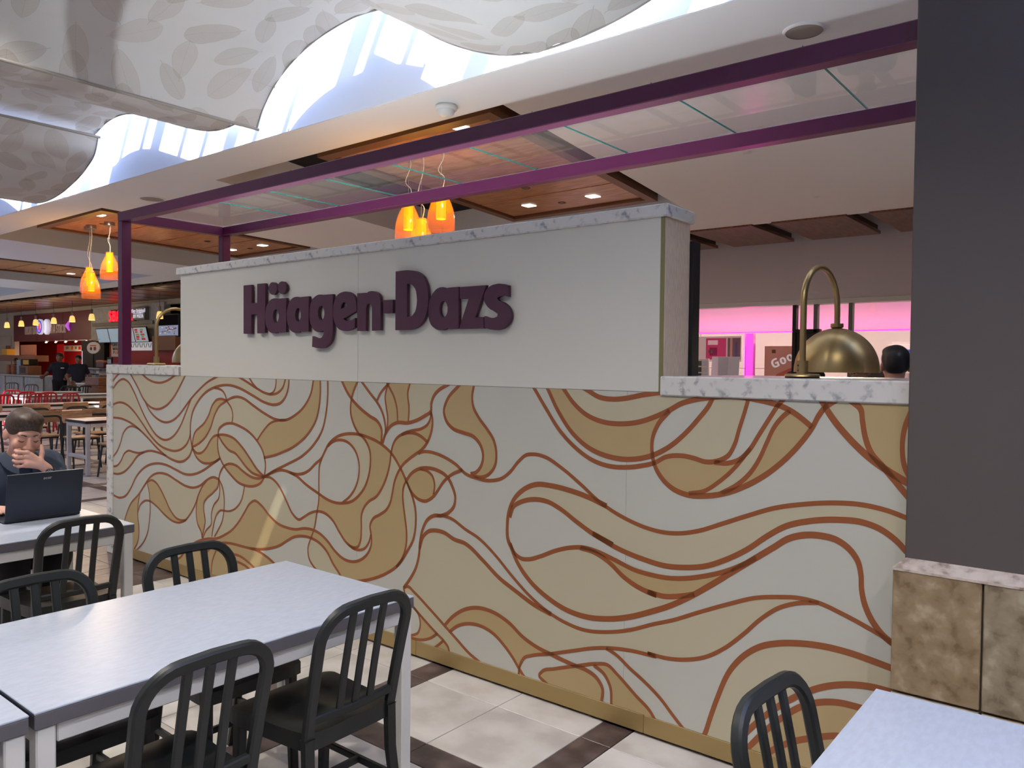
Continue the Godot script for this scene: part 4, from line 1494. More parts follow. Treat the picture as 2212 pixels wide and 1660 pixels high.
	shirt.append(["c", Vector3(-4.945, 0.955, 1.255), Vector3(-4.90, 1.010, 1.255), 0.075, 0.068])
	shirt.append(["c", ls, ls.lerp(le, 0.62), 0.070, 0.064])
	shirt.append(["c", rs, rs.lerp(re, 0.62), 0.070, 0.064])
	var sh := part(t, "polo_shirt", nets(shirt, 0.0125, 0.05), M.polo_slate)
	var col := begin()
	var nb := Vector3(-4.872, 1.035, 1.255)
	for s in [-1, 1]:
		var rows := []
		for i in 10:
			var a: float = lerpf(0.35, PI - 0.12, i / 9.0) * s
			var d := Vector3(cos(a), 0, sin(a))
			var c0 := nb + Vector3(d.x * 0.062, 0.035 - 0.045 * maxf(0.0, d.x), d.z * 0.066)
			var c1 := nb + Vector3(d.x * 0.096 + 0.012, -0.012 - 0.075 * maxf(0.0, d.x), d.z * 0.100)
			rows.append(PackedVector3Array([c0, (c0 + c1) * 0.5 + Vector3(0, 0.008, 0) + d * 0.006, c1]))
		grid(col, rows, s < 0)
	part(sh, "collar", col.commit(), M.polo_slate)
	var tr := []
	for p in legs:
		tr.append(["c", p[1], p[2], p[3] + 0.012, p[4] + 0.014])
	tr.append(["c", Vector3(-5.10, 0.56, 1.18), Vector3(-5.10, 0.56, 1.33), 0.135, 0.135])
	part(t, "trousers", nets(tr, 0.018, 0.05), M.dark_trousers)
	var shoes := begin()
	for z in [1.15, 1.36]:
		shoes.append_from(nets([["c", Vector3(-4.72, 0.045, z), Vector3(-4.57, 0.038, z), 0.045, 0.038], ["c", Vector3(-4.72, 0.09, z), Vector3(-4.72, 0.05, z), 0.05, 0.045]], 0.012, 0.03), 0, Transform3D.IDENTITY)
	part(t, "shoes", shoes.commit(), M.black_matte)
	# wrist watch
	var ax := (lw - le).normalized()
	var wc := lw - ax * 0.022
	var w := thing("wrist_watch", "round black wrist watch on the man's left wrist", "watch", wc)
	var toward := (Vector3(1, 0.28, 0.35) - ax * Vector3(1, 0.28, 0.35).dot(ax)).normalized()
	var bx := ax.cross(toward).normalized()
	var band := []
	for k in 3:
		var line := PackedVector3Array()
		for i in 24:
			var a := TAU * i / 24.0
			line.append(ax * (k - 1) * 0.011 + (toward * cos(a) + bx * sin(a)) * (0.0345 if k == 1 else 0.0335))
		band.append(line)
	var bst := begin()
	grid(bst, band, false, true)
	part(w, "strap", bst.commit(), M.watch_black)
	var wb := Basis(bx, toward, bx.cross(toward))
	var case_ := part(w, "case", lathe([Vector2(0.0001, 0.007), Vector2(0.019, 0.007), null, Vector2(0.019, 0.007), Vector2(0.0225, 0.005), Vector2(0.0225, -0.006)], 28), M.watch_black)
	case_.transform = Transform3D(wb, toward * 0.036)
	for i in 12:
		var a := TAU * i / 12.0
		part(case_, "hour_mark", box(Vector3(0.0016, 0.0006, 0.006), 0), M.watch_mark, Vector3(sin(a) * 0.0145, 0.0074, cos(a) * 0.0145), Vector3(0, a, 0))
	var rg := thing("finger_ring", "thin gold ring on the man's raised left hand", "ring", Vector3(-4.662, 1.062, 1.313))
	var rp := PackedVector3Array()
	for i in 17:
		var a := TAU * i / 16.0
		rp.append(Vector3(cos(a) * 0.0118, sin(a) * 0.0118, 0.0))
	part(rg, "band", tube(rp, 0.0014, 6), M.gold_ring)
	build_laptop()

func hair_mesh(hx: Transform3D) -> ArrayMesh:
	var p := moved(hair_prims(), hx)
	var st := begin()
	st.append_from(nets(p, 0.005, 0.02), 0, Transform3D.IDENTITY)
	# combed locks: they leave the crown's whorl, part on his right and sweep over the brow to his left
	var rng := RandomNumberGenerator.new()
	rng.seed = 12
	for i in 70:
		var u := rng.randf()
		var x := lerpf(-0.070, 0.070, u)
		var lift := rng.randf_range(-0.004, 0.006)
		var a := hx * Vector3(x * 0.55 - 0.01, 0.138 + lift - x * x * 6.0, rng.randf_range(-0.055, 0.0))
		var b := hx * Vector3(x + 0.008, 0.134 + lift - x * x * 9.0, rng.randf_range(0.035, 0.062))
		var c := hx * Vector3(x + rng.randf_range(0.012, 0.034), 0.088 - maxf(0.0, x) * 0.25 + rng.randf_range(-0.008, 0.012), 0.094 - x * x * 7.0)
		add_tube(st, path3([a, b, c], 5), rng.randf_range(0.0045, 0.008), 5, 0.0016)
	for i in 60:
		var an := rng.randf_range(-3.0, 3.0)
		var r := rng.randf_range(0.92, 1.03)
		var a := hx * Vector3(sin(an) * 0.035, 0.140, -0.035 + cos(an) * 0.02)
		var b := hx * Vector3(sin(an) * 0.076 * r, 0.100, -0.022 + cos(an) * 0.085 * r)
		var c := hx * Vector3(sin(an) * 0.087 * r, rng.randf_range(0.030, 0.058), -0.018 + cos(an) * 0.098 * r)
		if cos(an) < 0.55:
			add_tube(st, path3([a, b, c], 5), rng.randf_range(0.004, 0.007), 5, 0.0018)
	return st.commit()

func build_laptop() -> void:
	var t := thing("laptop", "open slate grey laptop seen from the back of its lid", "laptop", Vector3(-4.43, 0.7505, 1.295))
	part(t, "base", box(Vector3(0.245, 0.016, 0.362), 0.004), M.laptop_slate, Vector3(-0.125, 0.010, 0))
	var kb := part(t, "keyboard", box(Vector3(0.105, 0.002, 0.30), 0.0005), M.key_dark, Vector3(-0.085, 0.0185, 0))
	for i in 5:
		for j in 14:
			part(kb, "key", box(Vector3(0.016, 0.002, 0.017), 0.0005), M.key_dark, Vector3(-0.04 + 0.02 * i, 0.0015, -0.137 + 0.021 * j))
	part(t, "touchpad", box(Vector3(0.065, 0.001, 0.105), 0), M.laptop_edge, Vector3(-0.185, 0.0185, 0))
	var lid := part(t, "lid", box(Vector3(0.006, 0.236, 0.362), 0.0025), M.laptop_slate, Vector3(0.020, 0.134, 0), Vector3(0, 0, -0.16))
	part(lid, "rim", box(Vector3(0.004, 0.002, 0.360), 0), M.laptop_edge, Vector3(0, 0.1185, 0))
	var scr := part(lid, "screen", box(Vector3(0.001, 0.205, 0.335), 0), M.panel_dim, Vector3(-0.0036, 0, 0))
	var lg := part(lid, "emblem", text_mesh("acer", 0.014, 0.0006, "Droid Sans", true), M.laptop_edge, Vector3(0.0034, 0.088, -0.005), Vector3(0, PI / 2, 0))
	var l := AreaLight3D.new()
	l.name = "light"
	l.area_size = Vector2(0.33, 0.20)
	l.area_normalize_energy = true
	l.light_energy = 0.02
	l.light_color = Color(0.8, 0.88, 1.0)
	l.shadow_enabled = true
	scr.add_child(l)
	l.position = Vector3(-0.002, 0, 0)
	l.rotation.y = PI / 2
	part(t, "hinge", tube(PackedVector3Array([Vector3(0.0, 0.017, -0.13), Vector3(0.0, 0.017, 0.13)]), 0.006, 8), M.key_dark)

# ---------------------------------------------------------------- the far seating
func make_wood_chair(label: String) -> Node3D:
	# faces -z: a steel loop carries a wooden back board and seat
	var t := thing("wood_chair", label, "chair")
	if not shared.has("woodchair"):
		var s := {}
		var u := []
		for i in 5:
			var y := lerpf(0.0, 0.62, i / 4.0)
			u.append(Vector3(0.19 - 0.01 * i / 4.0, y, 0.27 - 0.09 * minf(1.0, y / 0.45) + 0.05 * maxf(0.0, (y - 0.45) / 0.4)))
		for i in range(1, 6):
			var a := PI * 0.5 * i / 5.0
			u.append(Vector3(0.18 - 0.09 + cos(a) * 0.09, 0.66 + sin(a) * 0.09, 0.205 + 0.02 * sin(a)))
		var n := u.size()
		for i in n:
			var q: Vector3 = u[n - 1 - i]
			u.append(Vector3(-q.x, q.y, q.z))
		s.loop = sweep(PackedVector3Array(u), Vector3(0, 0, 1), 0.034, 0.02, 0.004)
		s.front = []
		for q in [-1, 1]:
			s.front.append(sweep(PackedVector3Array([Vector3(q * 0.17, 0.44, -0.10), Vector3(q * 0.19, 0.0, -0.19)]), Vector3(1, 0, 0), 0.034, 0.02, 0.004, 0.026))
		var st := begin()
		var rows := []
		for j in 5:
			var line := PackedVector3Array()
			var y := lerpf(0.655, 0.83, j / 4.0)
			for i in 9:
				var a := i / 4.0 - 1.0
				line.append(Vector3(a * (0.21 if j > 0 and j < 4 else 0.195), y, 0.192 - 0.03 * (1.0 - a * a) * -1.0 - 0.03 + 0.09 * (y - 0.655)))
			rows.append(line)
		grid(st, rows, false)
		var back := []
		for r in rows:
			var line := PackedVector3Array()
			for v in r:
				line.append(v + Vector3(0, 0, -0.016))
			back.append(line)
		grid(st, back, true)
		for j in 4:
			for e in [0, 8]:
				quad(st, rows[j][e], rows[j + 1][e], back[j + 1][e], back[j][e], Vector3(-1 if e == 0 else 1, 0, 0))
		for i in 8:
			quad(st, rows[4][i], rows[4][i + 1], back[4][i + 1], back[4][i], Vector3.UP)
			quad(st, rows[0][i], rows[0][i + 1], back[0][i + 1], back[0][i], Vector3.DOWN)
		s.board = st.commit()
		var seat := PackedVector2Array()
		for q in rrect(0.40, 0.40, 0.07, 4):
			seat.append(q)
		s.seat = plate(seat, -0.02, 0.0)
		s.rail = box(Vector3(0.34, 0.025, 0.02), 0.003)
		shared["woodchair"] = s
	var s: Dictionary = shared["woodchair"]
	part(t, "frame_loop", s.loop, M.dark_steel)
	for q in s.front:
		part(t, "leg", q, M.dark_steel)
	part(t, "back_board", s.board, M.chair_wood)
	part(t, "seat", s.seat, M.chair_wood, Vector3(0, 0.462, 0), Vector3(-PI / 2, 0, 0))
	part(t, "seat_rail", s.rail, M.dark_steel, Vector3(0, 0.425, 0.13))
	part(t, "seat_rail", s.rail, M.dark_steel, Vector3(0, 0.425, -0.1))
	return t

func checker_table(label: String, at: Vector3, l: float, shift: int) -> void:
	var t := thing("checker_table", label, "table", at, "checkered tables on white frames")
	var w := 0.66
	part(t, "tabletop", box(Vector3(w, 0.035, l), 0.002), M.key_dark, Vector3(0, 0.73, 0))
	var tones := [Color(0.80, 0.66, 0.62), Color(0.86, 0.83, 0.80), Color(0.62, 0.50, 0.47), Color(0.82, 0.72, 0.70), Color(0.72, 0.56, 0.52)]
	var nz := int(l / 0.22)
	for c in 5:
		var st := begin()
		for i in 3:
			for j in nz:
				if (i * 2 + j * 3 + (i * j) % 2 + shift) % 5 == c:
					add_box(st, Vector3(-0.22 + 0.22 * i, 0.749, -l * 0.5 + (j + 0.5) * l / nz), Vector3(0.216, 0.004, l / nz - 0.004), 0)
		var key := "checker%d" % c
		if not M.has(key):
			mat(key, tones[c], 0.3)
		part(t, "inlay", st.commit(), M[key])
	for q in [[-1, -1], [1, -1], [1, 1], [-1, 1]]:
		part(t, "leg", box(Vector3(0.05, 0.70, 0.05), 0.003), M.white_steel, Vector3(q[0] * (w * 0.5 - 0.03), 0.36, q[1] * (l * 0.5 - 0.04)))
	for q in [-1, 1]:
		part(t, "end_rail", box(Vector3(w - 0.12, 0.05, 0.05), 0.003), M.white_steel, Vector3(0, 0.685, q * (l * 0.5 - 0.04)))
		part(t, "end_rail", box(Vector3(w - 0.12, 0.045, 0.045), 0.003), M.white_steel, Vector3(0, 0.25, q * (l * 0.5 - 0.04)))
		part(t, "side_rail", box(Vector3(0.05, 0.05, l - 0.14), 0.003), M.white_steel, Vector3(q * (w * 0.5 - 0.03), 0.685, 0))

func build_far_seating() -> void:
	checker_table("checkered table on a white steel frame, first row beyond the kiosk's left end", Vector3(-11.42, 0, -2.75), 2.1, 0)
	checker_table("checkered table in the second row beyond the kiosk, in line with the man's hair", Vector3(-13.45, 0, -2.9), 3.6, 2)
	checker_table("checkered table in the third row beyond the kiosk, before the red chairs", Vector3(-15.9, 0, -3.2), 3.6, 4)
	var g := "wood-backed chairs on dark steel loops"
	var c := make_wood_chair("wood-backed chair nearest the kiosk's marble leg, at the first checkered table")
	c.set_meta("group", g)
	c.position = Vector3(-10.75, 0, -1.98)
	c.rotation.y = PI / 2
	var list := [
		[-10.72, -2.75, PI / 2, "wood-backed chair mostly hidden behind the kiosk's marble leg"],
		[-12.05, -2.05, -PI / 2, "wood-backed chair beyond the first checkered table, seat seen between its white legs"],
		[-12.05, -2.7, -PI / 2, "wood-backed chair on the far side of the first checkered table, nearer the kiosk"],
		[-12.66, -1.75, PI / 2, "wood-backed chair at the second checkered table just right of the man's hair"],
		[-12.62, -2.42, PI / 2, "wood-backed chair at the second checkered table, its board above the first table's top"],
		[-14.45, -1.55, PI / 2, "wood-backed chair left of the man's head with its dark loop in view"],
		[-14.55, -2.30, PI / 2, "wood-backed chair at the third row, above the man's hair"],
		[-14.70, -2.98, PI / 2, "wood-backed chair at the third row, middle of three boards"],
		[-14.85, -3.65, PI / 2, "wood-backed chair at the third row, cut by the kiosk's corner"],
	]
	for q in list:
		copy(c, q[3], Vector3(q[0], 0, q[1]), q[2], g)
	var g2 := "red slat-back plastic chairs"
	var r := make_navy_chair("red_chair", M.red_plastic, "red slat-back chair at the right end of the red row")
	r.set_meta("group", g2)
	r.position = Vector3(-18.25, 0, -4.28)
	r.rotation.y = PI / 2
	for q in [[-18.6, -3.78, "red slat-back chair in the front row left of the rightmost red one"], [-18.2, -3.0, "red slat-back chair at the picture's left edge, front row"], [-19.0, -4.12, "red slat-back chair peeking up behind the middle red chairs"], [-19.6, -3.92, "red slat-back chair in the second red row at the left"], [-20.9, -4.06, "red slat-back chair farthest back at the picture's left edge"], [-14.9, -1.42, "red chair low at the left edge beside the man's ear"]]:
		copy(r, q[2], Vector3(q[0], 0, q[1]), PI / 2, g2)
	var tb := make_table("grey table in the row of red chairs", Vector3(-19.9, 0, -5.2), M.laminate, M.laminate_edge, 0.7, 2.6, "grey tables by the red chairs")
	tb = make_table("white edged table before the two workers", Vector3(-21.6, 0, -5.1), M.laminate, M.laminate_edge, 0.7, 1.6, "grey tables by the red chairs")
	var g3 := "dark slat-back chairs near the workers"
	var k: Node3D = make_navy_chair("dark_chair", M.black_plastic, "dark slat-back chair under the left worker's elbow")
	k.set_meta("group", g3)
	k.position = Vector3(-23.2, 0, -6.2)
	k.rotation.y = PI / 2
	copy(k, "dark slat-back chair before the right worker's waist", Vector3(-22.4, 0, -6.02), PI / 2, g3)
	copy(k, "dark slat-back chair at the right of the right worker", Vector3(-23.0, 0, -6.58), PI / 2, g3)
	var k2: Node3D = make_navy_chair("steel_chair", M.steel, "brushed metal slat-back chair behind the glass rail, right one")
	k2.set_meta("group", "metal slat-back chairs by the glass rail")
	k2.position = Vector3(-24.9, 0, -5.9)
	k2.rotation.y = PI / 2
	copy(k2, "brushed metal slat-back chair behind the glass rail, left one", Vector3(-27.1, 0, -6.15), PI / 2, "metal slat-back chairs by the glass rail")
	# glass rail
	var t := thing("glass_rail", "glass railing with a steel handrail before the hot dog counter", "railing", Vector3(-28.6, 0, -6.55))
	part(t, "handrail", box(Vector3(6.2, 0.05, 0.08), 0.008), M.steel, Vector3(0, 1.06, 0))
	for i in 5:
		part(t, "rail_post", box(Vector3(0.06, 1.03, 0.05), 0.004), M.steel, Vector3(-3.05 + 1.525 * i, 0.52, 0))
	for i in 4:
		part(t, "rail_pane", face(1.44, 0.88), M.glass, Vector3(-2.29 + 1.525 * i, 0.56, 0))

# ---------------------------------------------------------------- shops at the left
func build_left_shops() -> void:
	# wall over the openings, and the beige end
	struct("wall_north", box2(-46, -24.0, 3.42, 4.2, -10.22, -10.05, 0), M.beige_wall)
	struct("wall_north", box2(-46, -37.96, 0, 3.42, -10.22, -10.04, 0), M.beige_wall)
	struct("wall_north", box2(-24.0, -9.5, 0, 4.2, -10.22, -10.02, 0), M.beige_wall)
	struct("door_1", box2(-40.6, -38.3, 0, 2.55, -10.04, -10.0, 0.01), M.beige_wall)
	# hot dog shop
	var t := thing("shop_sign_board", "maroon sign board of the far hot dog shop", "sign", Vector3(-34.17, 2.87, -10.0))
	for i in 3:
		part(t, "panel", box(Vector3(2.5, 1.1, 0.05), 0.004), M.maroon, Vector3(-2.52 + 2.52 * i, 0, -0.02))
	t = thing("shop_sign", "lettered hot dog sign with a round lit emblem on the maroon board", "sign", Vector3(-34.5, 2.87, -9.96))
	part(t, "letters", text_mesh("HOT DOG", 0.33, 0.05), M.letter_grey, Vector3(-1.28, -0.12, 0), Vector3.ZERO).scale = Vector3(0.80, 1.0, 1.0)
	part(t, "letters", text_mesh("ON A STICK", 0.33, 0.05), M.letter_grey, Vector3(1.10, -0.10, 0)).scale = Vector3(0.70, 1.0, 1.0)
	for d in [[0.0, 0.0, 0.14], [0.28, 0.0, 0.0]]:
		part(t, "emblem_disc", plate(disc(0.31, 28), d[2], d[2] + 0.08), M.sign_white, Vector3(d[0], 0.0, 0.0))
	part(t, "emblem_ring", ring_mesh(0.27, 0.20, 0.225, 0.235), M.sign_blue)
	part(t, "emblem_bun", plate(rrect(0.10, 0.24, 0.045), 0.225, 0.24), M.neon_red)
	part(t, "emblem_arc", ring_mesh(0.17, 0.12, 0.222, 0.232, 1.15 * PI, 1.85 * PI), M.sign_violet)
	part(t, "arrow", plate(PackedVector2Array([Vector2(2.34, 0.19), Vector2(2.02, 0.0), Vector2(2.34, -0.19), Vector2(2.24, 0.0)]), 0.0, 0.06), M.sign_violet)
	struct("wall_north", box2(-45.9, -30.4, 0, 3.4, -12.7, -12.5, 0), M.shop_red)
	struct("wall_north", box2(-24.1, -24.0, 0, 3.4, -12.7, -10.2, 0), M.shop_red)
	struct("ceiling", box2(-45.9, -24.0, 2.42, 2.52, -12.6, -10.05, 0), M.beige_wall)
	for i in 7:
		var s := thing("track_spot", ["white track spot at the left end over the hot dog counter", "white track spot, second from the left over the hot dog counter", "white track spot, third from the left over the hot dog counter", "white track spot, middle one over the hot dog counter", "white track spot, third from the right over the hot dog counter", "white track spot, second from the right over the hot dog counter", "white track spot at the right end over the hot dog counter"][i], "spotlight", Vector3(-35.6 + 0.95 * i, 2.40, -10.5), "track spots over the hot dog counter")
		part(s, "can", tube(PackedVector3Array([Vector3(0, 0, 0), Vector3(0.04, -0.10, 0.10)]), 0.05, 10), M.plastic_white)
		part(s, "lens", lathe([Vector2(0.0001, 0.02), Vector2(0.05, 0.0), Vector2(0.0001, -0.03)], 12), M.lamp_white, Vector3(0.05, -0.13, 0.12))
	var hall := thing("unseen_shop_strip", "unseen ceiling strip placed to light the inside of the hot dog shop", "ceiling light", Vector3(-34.5, 2.41, -11.4))  # out of view behind the sign board, lights the shop inside
	part(hall, "diffuser", box(Vector3(5.0, 0.02, 0.2), 0.004), M.panel_light)
	area_light(hall, Vector3(0, -0.02, 0), Vector2(5.0, 0.2), 26.0, Color(1.0, 0.86, 0.74), Vector3.DOWN)
	t = thing("shop_counter", "long steel service counter with a pale front in the hot dog shop", "counter", Vector3(-31.0, 0, -8.4))
	part(t, "top", box(Vector3(8.8, 0.05, 0.75), 0.005), M.steel, Vector3(0, 0.97, 0))
	for i in 6:
		part(t, "front_panel", box(Vector3(1.44, 0.92, 0.05), 0.004), M.concrete, Vector3(-3.66 + 1.465 * i, 0.48, 0.33))
	part(t, "body", box(Vector3(8.7, 0.92, 0.6), 0), M.grey_trim, Vector3(0, 0.47, -0.02))
	t = thing("copper_shelf", "copper coloured hood shelf above the hot dog counter", "shelf", Vector3(-35.2, 1.60, -9.4))
	part(t, "board", box(Vector3(3.7, 0.24, 0.5), 0.01), M.kraft)
	t = thing("menu_easel", "tall pale panel standing on the copper shelf", "panel", Vector3(-34.67, 1.72, -9.4))
	part(t, "panel", box(Vector3(1.5, 0.42, 0.05), 0.01), M.cup_print, Vector3(0, 0.21, 0))
	t = thing("snack_box", "yellow snack box at the left end of the copper shelf", "box", Vector3(-36.8, 1.72, -9.4))
	part(t, "carton", box(Vector3(0.6, 0.26, 0.3), 0.01), M.yellow_box, Vector3(0, 0.13, 0))
	for i in 4:
		part(t, "stick", box(Vector3(0.05, 0.14, 0.03), 0.004), M.maroon, Vector3(-0.2 + 0.13 * i, 0.33, 0))
	var tones := [M.cup_print, M.kraft, M.cup_print, M.kraft]
	for i in 4:
		t = thing("cup_stack", ["striped paper cup stack at the left of four", "striped paper cup stack, second from the left of four", "striped paper cup stack, third of four", "striped paper cup stack at the right of four, beside the pale blue cups"][i], "cups", Vector3(-33.6 + 0.23 * i, 0.996, -8.35), "striped paper cup stacks")
		cup_stack(t, 6, 0.09, tones[i])
	for i in 2:
		t = thing("cup_stack", ["tall pale blue cup stack, left one", "tall pale blue cup stack, right one"][i], "cups", Vector3(-32.63 + 0.2 * i, 0.996, -8.35), "pale blue cup stacks")
		cup_stack(t, 9, 0.08, M.pale_blue)
	t = thing("warming_oven", "squat grey countertop oven with a dark window", "oven", Vector3(-31.85, 0.996, -8.45))
	part(t, "body", box(Vector3(0.85, 0.32, 0.45), 0.015), M.kraft, Vector3(0, 0.17, 0))
	part(t, "window", box(Vector3(0.45, 0.2, 0.01), 0.002), M.key_dark, Vector3(-0.05, 0.17, 0.226))
	part(t, "hood", box(Vector3(0.8, 0.24, 0.3), 0.02), M.black_matte, Vector3(0, 0.46, 0.02))
	part(t, "hood_window", box(Vector3(0.5, 0.16, 0.01), 0.002), M.yellow_box, Vector3(0.1, 0.46, 0.176))
	t = thing("wall_menu", "lit red menu strip on the back wall of the hot dog shop", "menu", Vector3(-37.8, 2.08, -12.46))
	part(t, "frame", box(Vector3(2.4, 0.26, 0.06), 0.005), M.plastic_white)
	part(t, "print", face(2.3, 0.22), picture(64, 8, Color(0.85, 0.80, 0.76), [[8, 20, 14, 60, Color(0.7, 0.5, 0.4)], [34, 10, 8, 80, Color(0.9, 0.4, 0.1)], [50, 20, 8, 60, Color(0.4, 0.5, 0.2)], [66, 15, 12, 70, Color(0.8, 0.15, 0.12)], [84, 20, 10, 60, Color(0.85, 0.3, 0.1)]]), Vector3(0, 0, 0.032))
	t = thing("wall_banner", "upright red banner beside the menu strip", "banner", Vector3(-39.4, 1.85, -12.44))
	part(t, "sheet", box(Vector3(0.75, 0.85, 0.02), 0.003), M.self_lit_red)  # the sheet glows faintly by itself, no lamp in it
	# glass display case with its lit shelf, and bag on it
	t = thing("display_case", "glass fronted food display case right of the workers", "display case", Vector3(-26.5, 0.996, -8.38))
	part(t, "frame_top", box(Vector3(2.1, 0.03, 0.5), 0.004), M.steel, Vector3(0, 0.30, 0))
	part(t, "shelf", box(Vector3(2.05, 0.02, 0.4), 0.002), M.shop_white, Vector3(0, 0.15, 0))
	part(t, "front_glass", face(2.1, 0.28), M.glass, Vector3(0, 0.15, 0.25))
	for i in 9:
		part(t, "tray", box(Vector3(0.18, 0.06, 0.22), 0.008), [M.steel, M.shop_white, M.kraft][i % 3], Vector3(-0.92 + 0.23 * i, 0.05 + 0.14 * (i % 2), 0.05))
	t = thing("snack_bag", "red and cream snack bag standing on the display case", "bag", Vector3(-25.87, 1.312, -8.38))
	part(t, "bag", box(Vector3(0.55, 0.25, 0.12), 0.02), M.maroon, Vector3(0, 0.126, 0))
	part(t, "top_band", box(Vector3(0.56, 0.07, 0.125), 0.01), M.cup_print, Vector3(0, 0.21, 0))
	t = thing("refrigerator", "dark glass door fridge behind the right worker", "fridge", Vector3(-30.2, 0, -10.0))
	part(t, "cabinet", box(Vector3(1.9, 2.28, 0.3), 0.01), M.black_matte, Vector3(0, 1.14, -0.1))
	part(t, "door", box(Vector3(0.85, 1.5, 0.02), 0.004), M.key_dark, Vector3(-0.35, 1.2, 0.06))
	part(t, "door_strip", box(Vector3(0.04, 1.4, 0.02), 0.003), M.sign_white, Vector3(-0.82, 1.2, 0.075))
	# pizza shop
	struct("wall_north", box2(-30.39, -25.0, 2.30, 3.50, -10.2, -9.98, 0), M.concrete)
	t = thing("neon_sign", "red neon pizza shop sign on the concrete wall, half hidden by the plum post", "sign", Vector3(-27.8, 3.13, -9.95))
	part(t, "backing", box(Vector3(1.85, 0.44, 0.04), 0.004), M.black_matte, Vector3(0.0, 0, -0.01))
	part(t, "letters", text_mesh("SBARRO", 0.42, 0.05), M.neon_red, Vector3(0, -0.02, 0.05)).scale = Vector3(0.86, 0.9, 1)
	t = thing("sign_box", "dark sign box with two lit white lines beside the neon sign", "sign", Vector3(-26.42, 3.15, -9.92))
	part(t, "box", box(Vector3(0.85, 0.42, 0.2), 0.005), M.grey_trim)
	part(t, "lettering", text_mesh("The Original", 0.12, 0.02), M.sign_white, Vector3(0, 0.09, 0.105))
	part(t, "lettering", text_mesh("NY PIZZA", 0.12, 0.02), M.sign_white, Vector3(0, -0.09, 0.105))
	part(t, "rule", box(Vector3(0.7, 0.02, 0.02), 0), M.sign_white, Vector3(0, 0.01, 0.105))
	t = thing("wall_rail", "flat grey rail across the concrete wall under the signs", "rail", Vector3(-27.9, 2.85, -9.95))
	part(t, "bar", box(Vector3(4.5, 0.12, 0.06), 0.004), M.grey_trim)
	for i in 4:
		t = thing("menu_screen", ["leftmost tilted menu screen of the pizza shop", "tilted menu screen just left of the plum post", "tilted menu screen just right of the plum post", "rightmost tilted menu screen with red lettering"][i], "screen", Vector3(-28.95 + 0.93 * i, 2.44, -9.80), "tilted menu screens of the pizza shop")
		t.rotation.x = 0.22
		part(t, "case", box(Vector3(0.91, 0.52, 0.05), 0.005), M.black_matte)
		part(t, "bracket", box(Vector3(0.08, 0.08, 0.22), 0.004), M.grey_trim, Vector3(0, 0.1, -0.10))
		var rng := RandomNumberGenerator.new()
		rng.seed = 90 + i
		var rects := []
		for j in 10:
			rects.append([8 + 40 * (j % 2) + rng.randf() * 6, 10 + 17 * (j / 2), 16 + rng.randf() * 18, 6 + (8 if i > 1 else 0), Color(0.62, 0.70, 0.72) if i < 2 else [Color(0.75, 0.2, 0.2), Color(0.55, 0.58, 0.45), Color(0.6, 0.4, 0.35)][j % 3]])
		var pm := picture(48, 32, Color(0.62, 0.72, 0.80) if i < 2 else Color(0.70, 0.74, 0.78), rects)
		pm.emission_enabled = true
		pm.emission_texture = pm.albedo_texture
		pm.emission = Color.BLACK
		pm.emission_energy_multiplier = 0.5
		part(t, "screen", face(0.88, 0.48), pm, Vector3(0, 0, 0.027))
	t = thing("round_hanging_sign", "round pale advertising sign hung below the menu screens", "sign", Vector3(-29.25, 2.0, -9.58))
	part(t, "disc", plate(disc(0.5, 28, Vector2.ZERO, 0.21), -0.02, 0.02), M.shop_white)
	part(t, "print_cup", plate(rrect(0.2, 0.13, 0.04), 0.02, 0.024), M.maroon, Vector3(0.15, -0.03, 0))
	part(t, "print_berry", plate(disc(0.09, 14, Vector2.ZERO, 0.06), 0.02, 0.024), M.key_dark, Vector3(-0.16, -0.03, 0))
	part(t, "print_line", box(Vector3(0.5, 0.04, 0.006), 0), M.orange_print, Vector3(0, 0.08, 0.022))
	part(t, "cord", tube(PackedVector3Array([Vector3(0, 0.2, 0), Vector3(0, 0.33, -0.24)]), 0.006, 5), M.steel)
	struct("wall_north", box2(-28.95, -24.05, 0, 2.3, -10.3, -10.0, 0), M.shop_red)
	t = thing("wall_poster", "white poster of stacked words cut off by the plum post", "poster", Vector3(-28.2, 1.94, -9.97))
	part(t, "sheet", box(Vector3(1.05, 0.5, 0.02), 0.003), M.shop_white)
	for q in [["GREAT", 0.16, M.key_dark], ["WALL", 0.03, M.key_dark], ["PLUS", -0.10, M.orange_print]]:
		part(t, "lettering", text_mesh(q[0], 0.11, 0.008), q[2], Vector3(-0.12, q[1], 0.012)).scale = Vector3(1.5, 1, 1)
	t = thing("tile_band", "band of white wall tiles with a dark zigzag under the menu screens", "tiles", Vector3(-26.5, 2.05, -9.97))
	for i in 12:
		part(t, "tile", box(Vector3(0.147, 0.29, 0.03), 0.003), M.self_lit_white, Vector3(-0.825 + 0.15 * i, 0, 0))  # tiles glow faintly themselves in place of light falling on them
		part(t, "zigzag", box(Vector3(0.03, 0.16, 0.008), 0), M.grey_trim, Vector3(-0.825 + 0.15 * i, 0.03, 0.018), Vector3(0, 0, 0.5 if i % 2 else -0.5))
	t = thing("hood_panel", "brown diamond pattern hood at the right of the tile band", "hood", Vector3(-24.7, 2.14, -9.9))
	part(t, "panel", box(Vector3(1.5, 0.48, 0.2), 0.01), M.kraft)
	t = thing("wall_television", "dark television with a bright food picture above the brown hood", "television", Vector3(-24.5, 2.71, -9.9))
	part(t, "case", box(Vector3(1.3, 0.74, 0.08), 0.01), M.black_matte)
	var rects2 := []
	var rg := RandomNumberGenerator.new()
	rg.seed = 5
